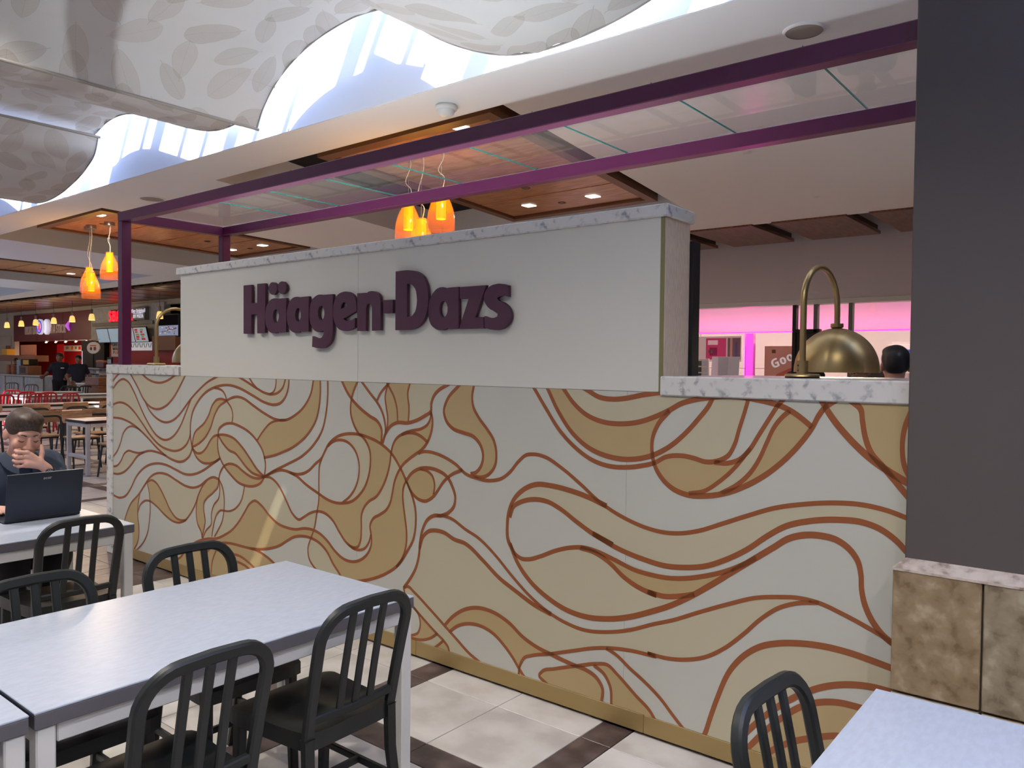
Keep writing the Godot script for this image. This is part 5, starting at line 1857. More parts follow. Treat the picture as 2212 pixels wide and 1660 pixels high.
	for j in 40:
		rects2.append([rg.randf() * 92, 52 + rg.randf() * 40, 4 + rg.randf() * 8, 3 + rg.randf() * 5, [Color(0.85, 0.85, 0.9), Color(0.5, 0.45, 0.48), Color(0.6, 0.7, 0.85), Color(0.5, 0.2, 0.2)][j % 4]])
	var tm := picture(64, 40, Color(0.03, 0.03, 0.05), [[0, 50, 100, 50, Color(0.6, 0.65, 0.75)]] + rects2)
	tm.emission_enabled = true
	tm.emission_texture = tm.albedo_texture
	tm.emission = Color.BLACK
	tm.emission_energy_multiplier = 0.6
	part(t, "screen", face(1.24, 0.68), tm, Vector3(0, 0, 0.042))
	t = thing("pizza_counter", "pizza shop counter with glass guard behind the left brass lamp", "counter", Vector3(-25.6, 0, -9.3))
	part(t, "body", box(Vector3(3.6, 1.1, 0.7), 0.01), M.shop_white, Vector3(0, 0.55, 0))
	part(t, "guard", face(3.4, 0.35), M.glass, Vector3(0, 1.3, 0.3))
	for i in 5:
		part(t, "tray", box(Vector3(0.5, 0.05, 0.3), 0.01), [M.steel, M.pale_blue, M.shop_white][i % 3], Vector3(-1.4 + 0.7 * i, 1.13 + 0.06 * (i % 2), 0.1))
	t = thing("card_terminal", "black card terminal on a stand left of the brass lamp's base", "terminal", Vector3(-26.9, 1.101, -9.1))
	part(t, "stand", box(Vector3(0.08, 0.3, 0.08), 0.01), M.black_matte, Vector3(0, 0.15, 0))
	part(t, "screen_case", box(Vector3(0.35, 0.28, 0.05), 0.015), M.black_matte, Vector3(0, 0.42, 0))
	part(t, "screen", face(0.26, 0.14), M.pale_blue, Vector3(0, 0.42, 0.027))
	# things before the shops at the kiosk's left
	t = thing("wood_bin", "brown timber waste bin beyond the kiosk's left end", "bin", Vector3(-22.7, 0, -7.0))
	for i in 5:
		part(t, "slat", box(Vector3(0.85, 0.21, 0.55), 0.006), M.walnut, Vector3(0, 0.12 + 0.215 * i, 0))
	t = thing("stone_pier", "pale stone faced pier left of the timber bin", "pier", Vector3(-23.5, 0, -7.0))
	part(t, "shaft", box(Vector3(0.5, 0.87, 0.5), 0.01), M.concrete, Vector3(0, 0.435, 0))
	part(t, "cap", box(Vector3(0.54, 0.04, 0.54), 0.008), M.shop_white, Vector3(0, 0.89, 0))

func ring_mesh(r0: float, r1: float, z0: float, z1: float, a0 := 0.0, a1 := TAU) -> ArrayMesh:
	var st := begin()
	var n := 28
	for i in n:
		var a := lerpf(a0, a1, float(i) / n)
		var b := lerpf(a0, a1, float(i + 1) / n)
		var p := [Vector2(cos(a), sin(a)), Vector2(cos(b), sin(b))]
		quad(st, v3(p[0] * r1, z1), v3(p[0] * r0, z1), v3(p[1] * r0, z1), v3(p[1] * r1, z1), Vector3.BACK)
		quad(st, v3(p[0] * r0, z0), v3(p[1] * r0, z0), v3(p[1] * r0, z1), v3(p[0] * r0, z1), v3(p[0], 0))
		quad(st, v3(p[0] * r1, z0), v3(p[1] * r1, z0), v3(p[1] * r1, z1), v3(p[0] * r1, z1), -v3(p[0], 0))
	return st.commit()

func cup_stack(t: Node3D, n: int, r: float, m: Material) -> void:
	for i in n:
		part(t, "cup", lathe([Vector2(r * 0.75, 0.0), Vector2(r, 0.055), Vector2(r * 1.06, 0.06), Vector2(r * 0.9, 0.062)], 14), m, Vector3(0, 0.06 * i, 0))

# ---------------------------------------------------------------- the phone shop at the right
func build_right_shop() -> void:
	struct("wall_north", box2(-9.5, 4.0, 2.68, 4.2, -10.25, -10.0, 0), M.fascia)
	struct("trim_7", box2(-9.5, 4.0, 2.60, 2.68, -10.22, -9.99, 0.004), M.plastic_white)
	struct("wall_north", box2(-9.7, 0.5, 0, 3.4, -14.2, -14.0, 0), M.shop_white)
	struct("wall_north", box2(-9.7, -9.5, 0, 3.4, -14.0, -10.2, 0), M.shop_white)
	struct("wall_north", box2(0.3, 0.5, 0, 3.4, -14.0, -10.2, 0), M.shop_white)
	struct("ceiling", box2(-9.7, 0.5, 3.2, 3.3, -14.0, -10.25, 0), M.shop_white)
	var sh := struct_root("window_1")
	var xs := [-9.5, -7.4, -5.96, -4.82, -4.5]
	for i in 4:
		part(sh, "pane", face(xs[i + 1] - xs[i] - 0.008, 2.58), M.shop_glass, Vector3((xs[i] + xs[i + 1]) * 0.5, 1.30, -10.1))
		if i > 0 and i < 4:
			part(sh, "patch_fitting", box(Vector3(0.06, 0.06, 0.03), 0.004), M.kraft, Vector3(xs[i], 1.84, -10.1))
	var dr := struct_root("door_2")
	part(dr, "frame", box2(-4.50, -4.44, 0, 2.6, -10.16, -10.04, 0.004), M.black_matte)
	part(dr, "frame", box2(-4.44, -4.06, 2.14, 2.20, -10.16, -10.04, 0.004), M.black_matte)
	part(dr, "leaf", box2(-4.44, -4.06, 0, 2.14, -10.14, -10.06, 0.004), M.black_matte)
	var w2 := struct_root("window_2")
	for q in [[-4.43, -4.16], [-4.10, -3.62], [-3.56, -1.6]]:
		part(w2, "pane", face(q[1] - q[0], 2.58 if q[0] > -4.0 else 0.38), M.shop_glass, Vector3((q[0] + q[1]) * 0.5, 1.30 if q[0] > -4.0 else 2.40, -10.1))
	for x in [-4.13, -3.59]:
		part(w2, "mullion", box2(x - 0.03, x + 0.03, 2.14 if x < -4.0 else 0.0, 2.6, -10.16, -10.04, 0.004), M.grey_trim)
	# back wall: cladding with a light cove above it
	var cl := thing("wall_cladding", "white panel cladding with magenta light cove along the phone shop's back wall", "wall panel", Vector3(-6.0, 0, -13.6))
	for i in 7:
		var x := -3.3 + 1.02 * i
		if i == 2:
			x -= 0.0
		for j in 3:
			part(cl, "panel", box(Vector3(1.0, 0.755, 0.10), 0.006), M.shop_white, Vector3(x + (0.24 if i > 2 else 0.0), 0.39 + 0.765 * j, 0))
	var led := part(cl, "added_light_strip", box(Vector3(7.4, 0.02, 0.05), 0.002), M.pink_led, Vector3(0, 2.33, -0.16))
	area_light(led, Vector3(0, 0.015, 0), Vector2(7.4, 0.05), 2.2, Color(1.0, 0.10, 0.75), Vector3(0, 1, -0.15).normalized())
	var led2 := part(cl, "added_light_strip", box(Vector3(0.16, 2.2, 0.02), 0.002), M.pink_led_soft, Vector3(-0.66, 1.2, -0.03))
	area_light(led2, Vector3(0, 0, 0.015), Vector2(0.16, 2.2), 2.0, Color(1.0, 0.15, 0.75), Vector3(0, 0, 1))
	var li := thing("unseen_shop_lamp", "unseen warm ceiling panels placed to light the inside of the phone shop", "ceiling light", Vector3(-5.0, 3.19, -12.2))  # out of view above the shop front, lights the shop inside
	for i in 3:
		var d := part(li, "diffuser", box(Vector3(1.6, 0.02, 1.0), 0.003), M.panel_light, Vector3(-2.6 + 2.4 * i, -0.01, 0.3))
		area_light(d, Vector3(0, -0.015, 0), Vector2(1.6, 1.0), 6.0, Color(1.0, 0.84, 0.76), Vector3.DOWN)
	var t := thing("brochure_stand", "pale folded card display standing behind the shop glass", "display", Vector3(-6.08, 0, -11.0))
	part(t, "pedestal", box(Vector3(0.5, 1.1, 0.3), 0.01), M.shop_white, Vector3(0, 0.55, 0))
	for q in [[-0.17, -0.35], [0.0, 0.5], [0.17, -0.2]]:
		part(t, "card", box(Vector3(0.24, 0.66, 0.012), 0.002), M.pale_card, Vector3(q[0], 1.43, 0), Vector3(-0.06, q[1], 0))
	t = thing("wall_poster", "magenta and grey posters on the phone shop's left wall panel", "poster", Vector3(-6.5, 1.92, -11.6))
	part(t, "board", box(Vector3(1.0, 0.5, 0.03), 0.003), M.shop_white)
	part(t, "print", face(0.42, 0.42), picture(32, 32, Color(0.82, 0.25, 0.5), [[10, 10, 50, 24, Color(0.95, 0.9, 0.92)], [20, 45, 40, 40, Color(0.55, 0.1, 0.35)]]), Vector3(-0.02, 0, 0.017))
	part(t, "print", face(0.26, 0.42), picture(32, 32, Color(0.45, 0.35, 0.38), [[20, 0, 20, 100, Color(0.75, 0.6, 0.55)], [60, 20, 20, 80, Color(0.3, 0.3, 0.5)]]), Vector3(0.35, 0, 0.017))
	part(t, "leg", box(Vector3(0.04, 1.7, 0.03), 0.003), M.steel, Vector3(0.0, -1.07, -0.03))
	t = thing("brochure_rack", "rack of small pink and white cards low at the left of the shop window", "rack", Vector3(-6.55, 0, -10.8))
	part(t, "board", box(Vector3(0.5, 1.72, 0.04), 0.004), M.shop_white, Vector3(0, 0.86, 0))
	for i in 12:
		part(t, "card", box(Vector3(0.10, 0.09, 0.01), 0.001), [M.pink_print, M.shop_white, M.key_dark, M.pale_card][i % 4], Vector3(-0.17 + 0.115 * (i % 4), 1.40 + 0.115 * (i / 4), 0.026))
	t = thing("phone_poster", "orange phone poster with slanted white lettering behind the shop glass", "poster", Vector3(-4.92, 1.62, -10.9))
	part(t, "sheet", box(Vector3(0.72, 0.66, 0.02), 0.003), M.poster_rose)
	part(t, "lettering", text_mesh("Google", 0.16, 0.006), M.self_lit_white, Vector3(0.10, 0.14, 0.012), Vector3(0, 0, 0.42))  # printed letters given a faint glow, they hold no lamp
	var ph := part(t, "print_phone", plate(rrect(0.62, 0.24, 0.07), 0.0, 0.008), M.orange_print, Vector3(0.16, -0.17, 0.01), Vector3(0, 0, 0.42))
	part(ph, "print_camera", plate(rrect(0.34, 0.10, 0.05), 0.008, 0.012), M.key_dark, Vector3(0.06, 0.02, 0))
	part(t, "stand", box(Vector3(0.05, 1.3, 0.03), 0.003), M.steel, Vector3(0, -0.97, -0.03))
	t = thing("wall_screen", "bright picture panel with blue and pink print behind the dome lamp", "panel", Vector3(-3.15, 1.78, -13.2))
	part(t, "board", box(Vector3(1.1, 0.6, 0.04), 0.004), M.shop_white)
	part(t, "print", face(1.0, 0.5), picture(40, 20, Color(0.9, 0.88, 0.9), [[5, 20, 25, 60, Color(0.2, 0.35, 0.7)], [30, 40, 25, 40, Color(0.85, 0.45, 0.55)], [70, 10, 25, 70, Color(0.75, 0.5, 0.8)]]), Vector3(0, 0, 0.022))
	part(t, "bracket", box(Vector3(0.1, 0.1, 0.3), 0.004), M.steel, Vector3(0, 0, -0.17))
	t = thing("shop_desk", "dark service desk low behind the dome lamp in the shop", "desk", Vector3(-3.2, 0, -12.0))
	part(t, "body", box(Vector3(2.2, 1.25, 0.6), 0.01), M.grey_trim, Vector3(0, 0.625, 0))
	part(t, "monitor", box(Vector3(0.5, 0.3, 0.04), 0.006), M.black_matte, Vector3(-0.4, 1.42, 0))

# ---------------------------------------------------------------- other people
func standing(label: String, at: Vector3, yaw: float, h: float, o: Dictionary) -> void:
	# at: the floor between the feet; faces local +z
	var t := thing("person", label, "person", at, "", yaw)
	var k := h / 1.75
	var bow: float = o.get("bow", 0.0)
	var cell: float = o.get("cell", 0.02)
	var up := func(x: float, y: float, z: float) -> Vector3:
		# bends the upper body forward round the hips
		var v := Vector3(x, y, z)
		if y > 0.95:
			v = Vector3(0, 0.95, 0) + Basis(Vector3.RIGHT, bow) * (v - Vector3(0, 0.95, 0))
		return v * k
	var legs := []
	for s in [-1, 1]:
		legs.append(["c", Vector3(s * 0.095, 0.90, 0) * k, Vector3(s * 0.10, 0.48, 0.01) * k, 0.088 * k, 0.06 * k])
		legs.append(["c", Vector3(s * 0.10, 0.48, 0.01) * k, Vector3(s * 0.11, 0.08, -0.01) * k, 0.058 * k, 0.042 * k])
		legs.append(["c", Vector3(s * 0.11, 0.05, -0.02) * k, Vector3(s * 0.12, 0.035, 0.15) * k, 0.045 * k, 0.035 * k])
	var torso := [["c", up.call(0, 0.98, 0), up.call(0, 1.12, 0), 0.13 * k, 0.125 * k]]
	for s in [-1, 1]:
		torso.append(["c", up.call(s * 0.055, 1.02, 0), up.call(s * 0.075, 1.30, 0), 0.11 * k, 0.112 * k])
	torso.append(["c", up.call(-0.15, 1.40, -0.01), up.call(0.15, 1.40, -0.01), 0.068 * k, 0.068 * k])
	torso.append(["c", up.call(0, 1.40, -0.01), up.call(0, 1.50, 0.0), 0.07 * k, 0.056 * k])
	var el: Array = o.get("elbows", [Vector3(-0.27, 1.13, -0.03), Vector3(0.27, 1.13, -0.03)])
	var wr: Array = o.get("wrists", [Vector3(-0.25, 0.90, 0.06), Vector3(0.25, 0.90, 0.06)])
	var arms := []
	var sleeves := []
	for s in 2:
		var sh: Vector3 = up.call((s * 2 - 1) * 0.175, 1.395, -0.01)
		var e: Vector3 = up.call(el[s].x, el[s].y, el[s].z)
		var w: Vector3 = up.call(wr[s].x, wr[s].y, wr[s].z)
		arms.append(["c", sh, e, 0.05 * k, 0.04 * k])
		arms.append(["c", e, w, 0.039 * k, 0.027 * k])
		var d := (w - e).normalized()
		var side := d.cross(Vector3(0, 0, 1))
		side = side.normalized() if side.length() > 0.1 else Vector3.RIGHT
		arms.append(["c", w, w + d * 0.075 * k, 0.030 * k, 0.032 * k])
		for f in 4:
			var b := w + d * 0.08 * k + side * (f - 1.5) * 0.019 * k
			arms.append(["c", b, b + (d + Vector3(0, 0, 0.25)).normalized() * [0.065, 0.075, 0.07, 0.055][f] * k, 0.010 * k, 0.008 * k])
		arms.append(["c", w + d * 0.03 * k, w + (d * 0.075 - side * 0.045) * k, 0.012 * k, 0.010 * k])
		sleeves.append(["c", sh, sh.lerp(e, o.get("sleeve", 0.62)), 0.066 * k, 0.058 * k])
	var hb: Basis = Basis(Vector3.RIGHT, bow) * Basis(Vector3.UP, o.get("look", 0.0)) * Basis(Vector3.RIGHT, o.get("nod", 0.0))
	var hx := Transform3D(hb * k, up.call(0, 1.625, 0.02))
	var st := begin()
	st.append_from(nets(torso + arms + legs, cell, 0.05), 0, Transform3D.IDENTITY)
	st.append_from(nets(moved(head_prims(), hx), o.get("head_cell", 0.009), 0.014), 0, Transform3D.IDENTITY)
	part(t, "body", st.commit(), M[o.get("skin", "skin_tan")])
	part(t, "hair", nets(moved(hair_prims(), hx), o.get("head_cell", 0.009), 0.02), M.hair_black)
	var shirt := []
	for p in torso.slice(0, 4):
		shirt.append(["c", p[1], p[2], p[3] + 0.014, p[4] + 0.014])
	shirt.append(["c", up.call(0, 1.40, -0.01), up.call(0, 1.455, 0.0), 0.082 * k, 0.066 * k])
	var shm := part(t, "shirt", nets(shirt + sleeves, cell, 0.05), M[o.get("shirt", "navy_shirt")])
	if o.has("badge"):
		part(shm, "chest_print", box(Vector3(0.09, 0.03, 0.01) * k, 0.002), M[o.badge], up.call(0.08, 1.31, 0.128))
	var tr := [["c", Vector3(-0.06, 0.93, 0) * k, Vector3(0.06, 0.93, 0) * k, 0.125 * k, 0.125 * k]]
	for p in legs:
		if p[1].y > 0.1:
			tr.append(["c", p[1], p[2], p[3] + 0.012, p[4] + 0.016])
	part(t, "trousers", nets(tr, cell, 0.05), M[o.get("trousers", "dark_trousers")])

func build_people() -> void:
	standing("man in a dark polo with a chest badge, leaning one hand on the glass rail", Vector3(-25.28, 0, -6.9), 1.15, 1.76, {"badge": "letter_grey", "elbows": [Vector3(-0.34, 1.12, 0.02), Vector3(0.33, 1.10, -0.10)], "wrists": [Vector3(-0.42, 1.06, 0.24), Vector3(0.20, 1.02, 0.10)], "look": -0.7, "nod": -0.1})
	standing("man in a navy polo and khaki trousers, leaning back beside the display case", Vector3(-24.6, 0, -7.15), 1.25, 1.70, {"trousers": "khaki", "elbows": [Vector3(-0.31, 1.12, -0.06), Vector3(0.32, 1.12, -0.08)], "wrists": [Vector3(-0.24, 0.93, 0.10), Vector3(0.36, 0.92, 0.02)], "look": -0.5})
	standing("worker in dark clothes at the far left edge behind the hot dog counter", Vector3(-34.6, 0, -8.93), 1.2, 1.60, {"shirt": "black_shirt", "nod": 0.4})
	standing("man with short black hair seen from behind, right of the brass dome lamp", Vector3(-1.19, 0, -2.36), PI + 0.35, 1.71, {"shirt": "black_shirt", "skin": "skin", "cell": 0.014, "head_cell": 0.0055, "elbows": [Vector3(-0.24, 1.13, 0.02), Vector3(0.24, 1.13, 0.02)], "wrists": [Vector3(-0.14, 1.02, 0.22), Vector3(0.14, 1.02, 0.22)]})
	standing("person in a black shirt with a pink print, facing out below the dome lamp's rim", Vector3(-1.93, 0, -4.35), 0.35, 1.66, {"shirt": "black_shirt", "badge": "pink_print", "cell": 0.016, "head_cell": 0.008, "nod": 0.5, "bow": 0.12})
	standing("person in black bending down left of the brass lamp's neck", Vector3(-2.72, 0, -4.75), 1.9, 1.62, {"shirt": "black_shirt", "skin": "skin", "cell": 0.016, "head_cell": 0.008, "bow": 0.35, "nod": 0.3})

# ---------------------------------------------------------------- the mural's drawing, in millimetres on the wall
func draw_mural() -> void:
	fl(0, [-2795, 229, -2787, 231, -2725, 293, -2669, 329, -2600, 356, -2564, 364, -2464, 364, -2456, 360, -2424, 356, -2348, 328, -2281, 287, -2240, 268, -2176, 248, -2140, 244, -2132, 240, -2112, 240, -1936, 304, -1828, 336, -1816, 336, -1788, 344, -1772, 344, -1764, 348, -1744, 348, -1736, 352, -1712, 352, -1704, 356, -1648, 356, -1640, 360, -1612, 360, -1604, 364, -1512, 364, -1504, 368, -1484, 368, -1476, 372, -1460, 372, -1428, 380, -1372, 400, -1319, 427, -1313, 433, -1295, 443, -1285, 453, -1259, 471, -1187, 543, -1181, 553, -1151, 583, -1145, 593, -1125, 613, -1115, 619, -1103, 635, -1095, 639, -1081, 653, -1024, 688, -996, 700, -964, 708, -957, 713, -964, 720, -988, 720, -996, 716, -1016, 716, -1044, 708, -1060, 708, -1124, 692, -1188, 668, -1316, 608, -1496, 520, -1572, 492, -1628, 464, -1696, 436, -1784, 408, -1852, 396, -1860, 392, -1884, 392, -1892, 388, -1968, 388, -1976, 392, -2000, 392, -2008, 396, -2044, 400, -2092, 416, -2200, 440, -2336, 492, -2453, 547, -2531, 601, -2557, 615, -2595, 641, -2640, 664, -2664, 672, -2720, 676, -2800, 704, -2844, 708, -2852, 704, -2876, 704, -2892, 700, -2929, 681, -2939, 667, -2949, 657, -2964, 628, -2976, 584, -2980, 544, -3000, 484, -3023, 443, -3033, 433, -3047, 411, -3057, 401, -3071, 381, -3064, 376, -3040, 372, -2983, 341])
	fl(1, [-5555, 93, -5044, 92, -5036, 108, -5036, 132, -5032, 140, -5028, 176, -4997, 241, -4965, 281, -4919, 315, -4919, 321, -4924, 324, -4972, 312, -5029, 281, -5071, 247, -5081, 241, -5117, 205, -5123, 195, -5133, 185, -5153, 145, -5156, 144, -5160, 148, -5133, 197, -5085, 249, -5013, 301, -4980, 316, -4940, 328, -4928, 328, -4880, 340, -4864, 340, -4856, 344, -4824, 344, -4816, 348, -4576, 348, -4568, 352, -4520, 352, -4512, 356, -4480, 356, -4472, 360, -4428, 364, -4324, 388, -4272, 404, -4211, 431, -4111, 487, -4076, 500, -4028, 512, -4004, 512, -3996, 516, -3920, 516, -3911, 523, -3892, 556, -3900, 564, -3980, 560, -4020, 548, -4056, 544, -4064, 540, -4188, 540, -4196, 544, -4220, 544, -4256, 552, -4300, 568, -4361, 599, -4411, 633, -4456, 656, -4488, 668, -4508, 668, -4549, 649, -4581, 625, -4607, 591, -4621, 577, -4627, 567, -4665, 529, -4679, 511, -4689, 505, -4723, 471, -4755, 447, -4815, 411, -4896, 376, -4908, 368, -4956, 352, -4988, 344, -5040, 340, -5048, 336, -5100, 328, -5120, 320, -5132, 320, -5164, 308, -5172, 308, -5244, 280, -5289, 257, -5349, 221, -5381, 197, -5399, 179, -5409, 173, -5427, 155, -5463, 131, -5516, 108, -5548, 100])
	fl(0, [-5619, 921, -5520, 920, -5512, 924, -5496, 924, -5440, 940, -5375, 975, -5335, 1019, -5320, 1048, -5316, 1064, -5316, 1124, -5312, 1132, -5308, 1164, -5283, 1223, -5265, 1249, -5217, 1297, -5191, 1315, -5181, 1325, -5163, 1335, -5157, 1341, -5080, 1380, -5044, 1392, -4980, 1408, -4964, 1408, -4932, 1416, -4908, 1416, -4900, 1420, -4860, 1420, -4852, 1424, -4756, 1420, -4748, 1416, -4728, 1416, -4664, 1400, -4652, 1400, -4540, 1364, -4532, 1364, -4440, 1332, -4372, 1316, -4356, 1316, -4348, 1312, -4276, 1312, -4268, 1316, -4256, 1316, -4219, 1331, -4187, 1355, -4156, 1400, -4140, 1464, -4140, 1472, -4144, 1476, -4175, 1475, -4184, 1444, -4195, 1423, -4215, 1403, -4248, 1384, -4296, 1372, -4368, 1372, -4376, 1376, -4392, 1376, -4428, 1384, -4552, 1428, -4660, 1464, -4668, 1464, -4692, 1476, -4952, 1476, -4968, 1468, -5072, 1436, -5145, 1401, -5185, 1377, -5249, 1341, -5301, 1305, -5315, 1283, -5325, 1273, -5347, 1239, -5365, 1217, -5387, 1183, -5397, 1173, -5415, 1143, -5429, 1129, -5447, 1103, -5461, 1093, -5465, 1085, -5473, 1081, -5495, 1059, -5527, 1035, -5560, 1016, -5588, 1004, -5644, 988, -5724, 988, -5732, 992, -5744, 992, -5808, 1012, -5865, 1043, -5945, 1103, -5971, 1129, -5979, 1133, -5983, 1141, -5993, 1147, -6013, 1167, -6019, 1177, -6077, 1235, -6083, 1245, -6105, 1267, -6111, 1277, -6133, 1299, -6139, 1309, -6159, 1329, -6169, 1335, -6187, 1357, -6197, 1363, -6227, 1389, -6268, 1412, -6324, 1428, -6352, 1428, -6388, 1420, -6461, 1385, -6519, 1339, -6520, 1228, -6516, 1224, -6472, 1232, -6448, 1240, -6432, 1240, -6424, 1244, -6340, 1244, -6332, 1240, -6312, 1240, -6260, 1228, -6200, 1204, -6111, 1157, -6031, 1105, -6025, 1099, -6007, 1089, -6001, 1083, -5913, 1023, -5812, 968, -5784, 956, -5704, 932])
	fl(1, [-5035, 93, -4476, 92, -4472, 96, -4472, 108, -4487, 157, -4519, 185, -4584, 212, -4632, 224, -4652, 224, -4660, 228, -4696, 228, -4704, 232, -4720, 232, -4728, 228, -4784, 228, -4792, 224, -4839, 221, -4832, 228, -4800, 228, -4792, 232, -4736, 232, -4728, 236, -4696, 236, -4688, 232, -4648, 232, -4640, 228, -4624, 228, -4576, 216, -4532, 200, -4493, 179, -4483, 165, -4472, 136, -4468, 104, -4463, 93, -4405, 93, -4408, 120, -4427, 169, -4451, 193, -4528, 232, -4612, 260, -4684, 276, -4800, 276, -4808, 272, -4836, 272, -4839, 275, -4832, 276, -4816, 276, -4808, 280, -4676, 280, -4668, 276, -4632, 272, -4520, 236, -4455, 205, -4423, 177, -4408, 144, -4400, 104, -4392, 92, -4125, 93, -4148, 164, -4171, 209, -4203, 245, -4276, 284, -4324, 304, -4400, 328, -4472, 344, -4808, 344, -4816, 340, -4844, 340, -4852, 336, -4892, 332, -4901, 325, -4905, 313, -4945, 285, -4993, 233, -5016, 188, -5024, 164])
	fl(0, [-1571, 753, -1484, 752, -1476, 756, -1456, 756, -1448, 760, -1432, 760, -1364, 776, -1332, 788, -1235, 839, -1175, 879, -1117, 929, -1069, 965, -1029, 989, -956, 1016, -908, 1028, -868, 1032, -860, 1036, -764, 1040, -756, 1036, -740, 1036, -708, 1028, -675, 1013, -669, 1007, -635, 985, -619, 969, -613, 959, -561, 907, -553, 905, -553, 1051, -568, 1052, -684, 1088, -732, 1092, -740, 1096, -820, 1096, -828, 1092, -864, 1092, -872, 1088, -888, 1088, -896, 1084, -912, 1084, -920, 1080, -972, 1072, -1084, 1040, -1252, 968, -1328, 932, -1404, 904, -1432, 900, -1456, 892, -1472, 892, -1480, 888, -1552, 884, -1560, 888, -1600, 888, -1608, 892, -1624, 892, -1660, 900, -1740, 924, -1864, 976, -1936, 996, -1972, 1000, -2000, 1008, -2020, 1008, -2028, 1012, -2052, 1012, -2060, 1016, -2084, 1016, -2092, 1020, -2188, 1020, -2220, 1012, -2277, 985, -2325, 941, -2348, 908, -2343, 901, -2321, 917, -2300, 928, -2256, 944, -2216, 948, -2208, 952, -2156, 952, -2148, 948, -2128, 948, -2036, 912, -2001, 891, -1908, 844, -1784, 804, -1768, 792, -1672, 768, -1656, 768, -1648, 764])
	fl(1, [-3603, 309, -3576, 308, -3568, 312, -3552, 312, -3464, 332, -3408, 348, -3308, 384, -3243, 415, -3171, 459, -3155, 471, -3143, 483, -3137, 493, -3119, 511, -3096, 552, -3080, 608, -3080, 680, -3092, 728, -3092, 744, -3096, 752, -3096, 764, -3108, 812, -3108, 836, -3112, 844, -3112, 880, -3108, 888, -3108, 904, -3089, 945, -3095, 957, -3123, 997, -3128, 1000, -3137, 993, -3157, 965, -3172, 932, -3180, 908, -3188, 860, -3204, 812, -3227, 775, -3243, 759, -3256, 752, -3291, 731, -3329, 713, -3357, 689, -3368, 672, -3372, 652, -3364, 628, -3356, 572, -3364, 540, -3379, 511, -3387, 499, -3423, 467, -3464, 444, -3488, 436, -3524, 428, -3584, 428, -3592, 432, -3624, 436, -3701, 475, -3747, 509, -3820, 548, -3868, 560, -3876, 560, -3885, 553, -3903, 519, -3901, 515, -3876, 508, -3860, 508, -3812, 492, -3751, 457, -3731, 437, -3713, 411, -3701, 399, -3683, 385, -3665, 367, -3655, 361])
	fl(0, [-1987, 457, -1876, 456, -1868, 460, -1824, 464, -1744, 484, -1728, 492, -1720, 492, -1676, 508, -1552, 564, -1487, 599, -1451, 623, -1451, 629, -1460, 632, -1504, 620, -1556, 620, -1564, 616, -1584, 616, -1592, 620, -1608, 620, -1644, 628, -1680, 640, -1733, 667, -1753, 679, -1763, 689, -1781, 699, -1791, 709, -1809, 719, -1856, 740, -1896, 752, -1920, 752, -1928, 756, -1972, 756, -2036, 740, -2080, 724, -2172, 680, -2236, 656, -2248, 656, -2256, 652, -2296, 652, -2313, 659, -2317, 657, -2320, 652, -2301, 623, -2249, 571, -2205, 539, -2132, 500, -2092, 484, -2044, 468])
	fl(0, [-4987, 353, -4980, 352, -4928, 368, -4864, 396, -4795, 431, -4747, 463, -4659, 547, -4653, 557, -4595, 619, -4589, 629, -4557, 653, -4516, 672, -4480, 672, -4448, 660, -4436, 652, -4420, 648, -4337, 595, -4260, 560, -4232, 552, -4188, 548, -4180, 544, -4072, 544, -4064, 548, -4048, 548, -4024, 556, -4012, 556, -3988, 564, -3960, 564, -3952, 568, -3892, 568, -3887, 571, -3876, 596, -3860, 660, -3863, 673, -3876, 676, -3912, 664, -3941, 649, -3995, 619, -4020, 608, -4048, 608, -4060, 612, -4109, 639, -4141, 675, -4147, 685, -4161, 699, -4183, 729, -4205, 751, -4211, 761, -4255, 801, -4312, 832, -4344, 840, -4392, 836, -4413, 817, -4427, 799, -4456, 780, -4504, 764, -4536, 760, -4544, 756, -4616, 756, -4621, 753, -4636, 704, -4653, 661, -4671, 635, -4691, 615, -4727, 591, -4764, 572, -4804, 560, -4832, 560, -4840, 556, -4869, 553, -4880, 512, -4895, 475, -4939, 415, -4989, 361, -4991, 357])
	fl(0, [-1335, 93, -1213, 93, -1169, 161, -1155, 175, -1141, 197, -1127, 211, -1121, 221, -1071, 271, -1065, 281, -1049, 297, -1039, 303, -993, 345, -959, 367, -953, 373, -917, 397, -856, 428, -824, 440, -776, 452, -732, 456, -724, 460, -660, 460, -652, 456, -553, 457, -552, 516, -564, 524, -583, 525, -612, 532, -632, 532, -660, 540, -680, 540, -688, 544, -728, 548, -736, 552, -796, 556, -804, 560, -900, 560, -908, 556, -936, 556, -944, 552, -964, 552, -972, 548, -988, 548, -1020, 540, -1060, 528, -1109, 505, -1145, 481, -1185, 445, -1191, 435, -1221, 401, -1237, 373, -1260, 328, -1284, 264, -1324, 140])
	fl(1, [-1155, 93, -1096, 92, -1083, 103, -1079, 111, -1071, 115, -1067, 123, -1017, 161, -924, 212, -836, 248, -800, 256, -784, 256, -776, 260, -756, 260, -753, 259, -756, 256, -792, 252, -852, 236, -969, 181, -1029, 141, -1079, 95, -1076, 92, -768, 92, -556, 92, -552, 96, -553, 331, -660, 356, -680, 364, -692, 364, -700, 368, -740, 368, -748, 372, -796, 372, -804, 368, -828, 368, -860, 360, -876, 352, -884, 352, -935, 327, -969, 305, -991, 283, -1009, 269, -1017, 257, -1041, 237, -1047, 227, -1073, 201, -1079, 191, -1093, 177, -1127, 131, -1137, 121])
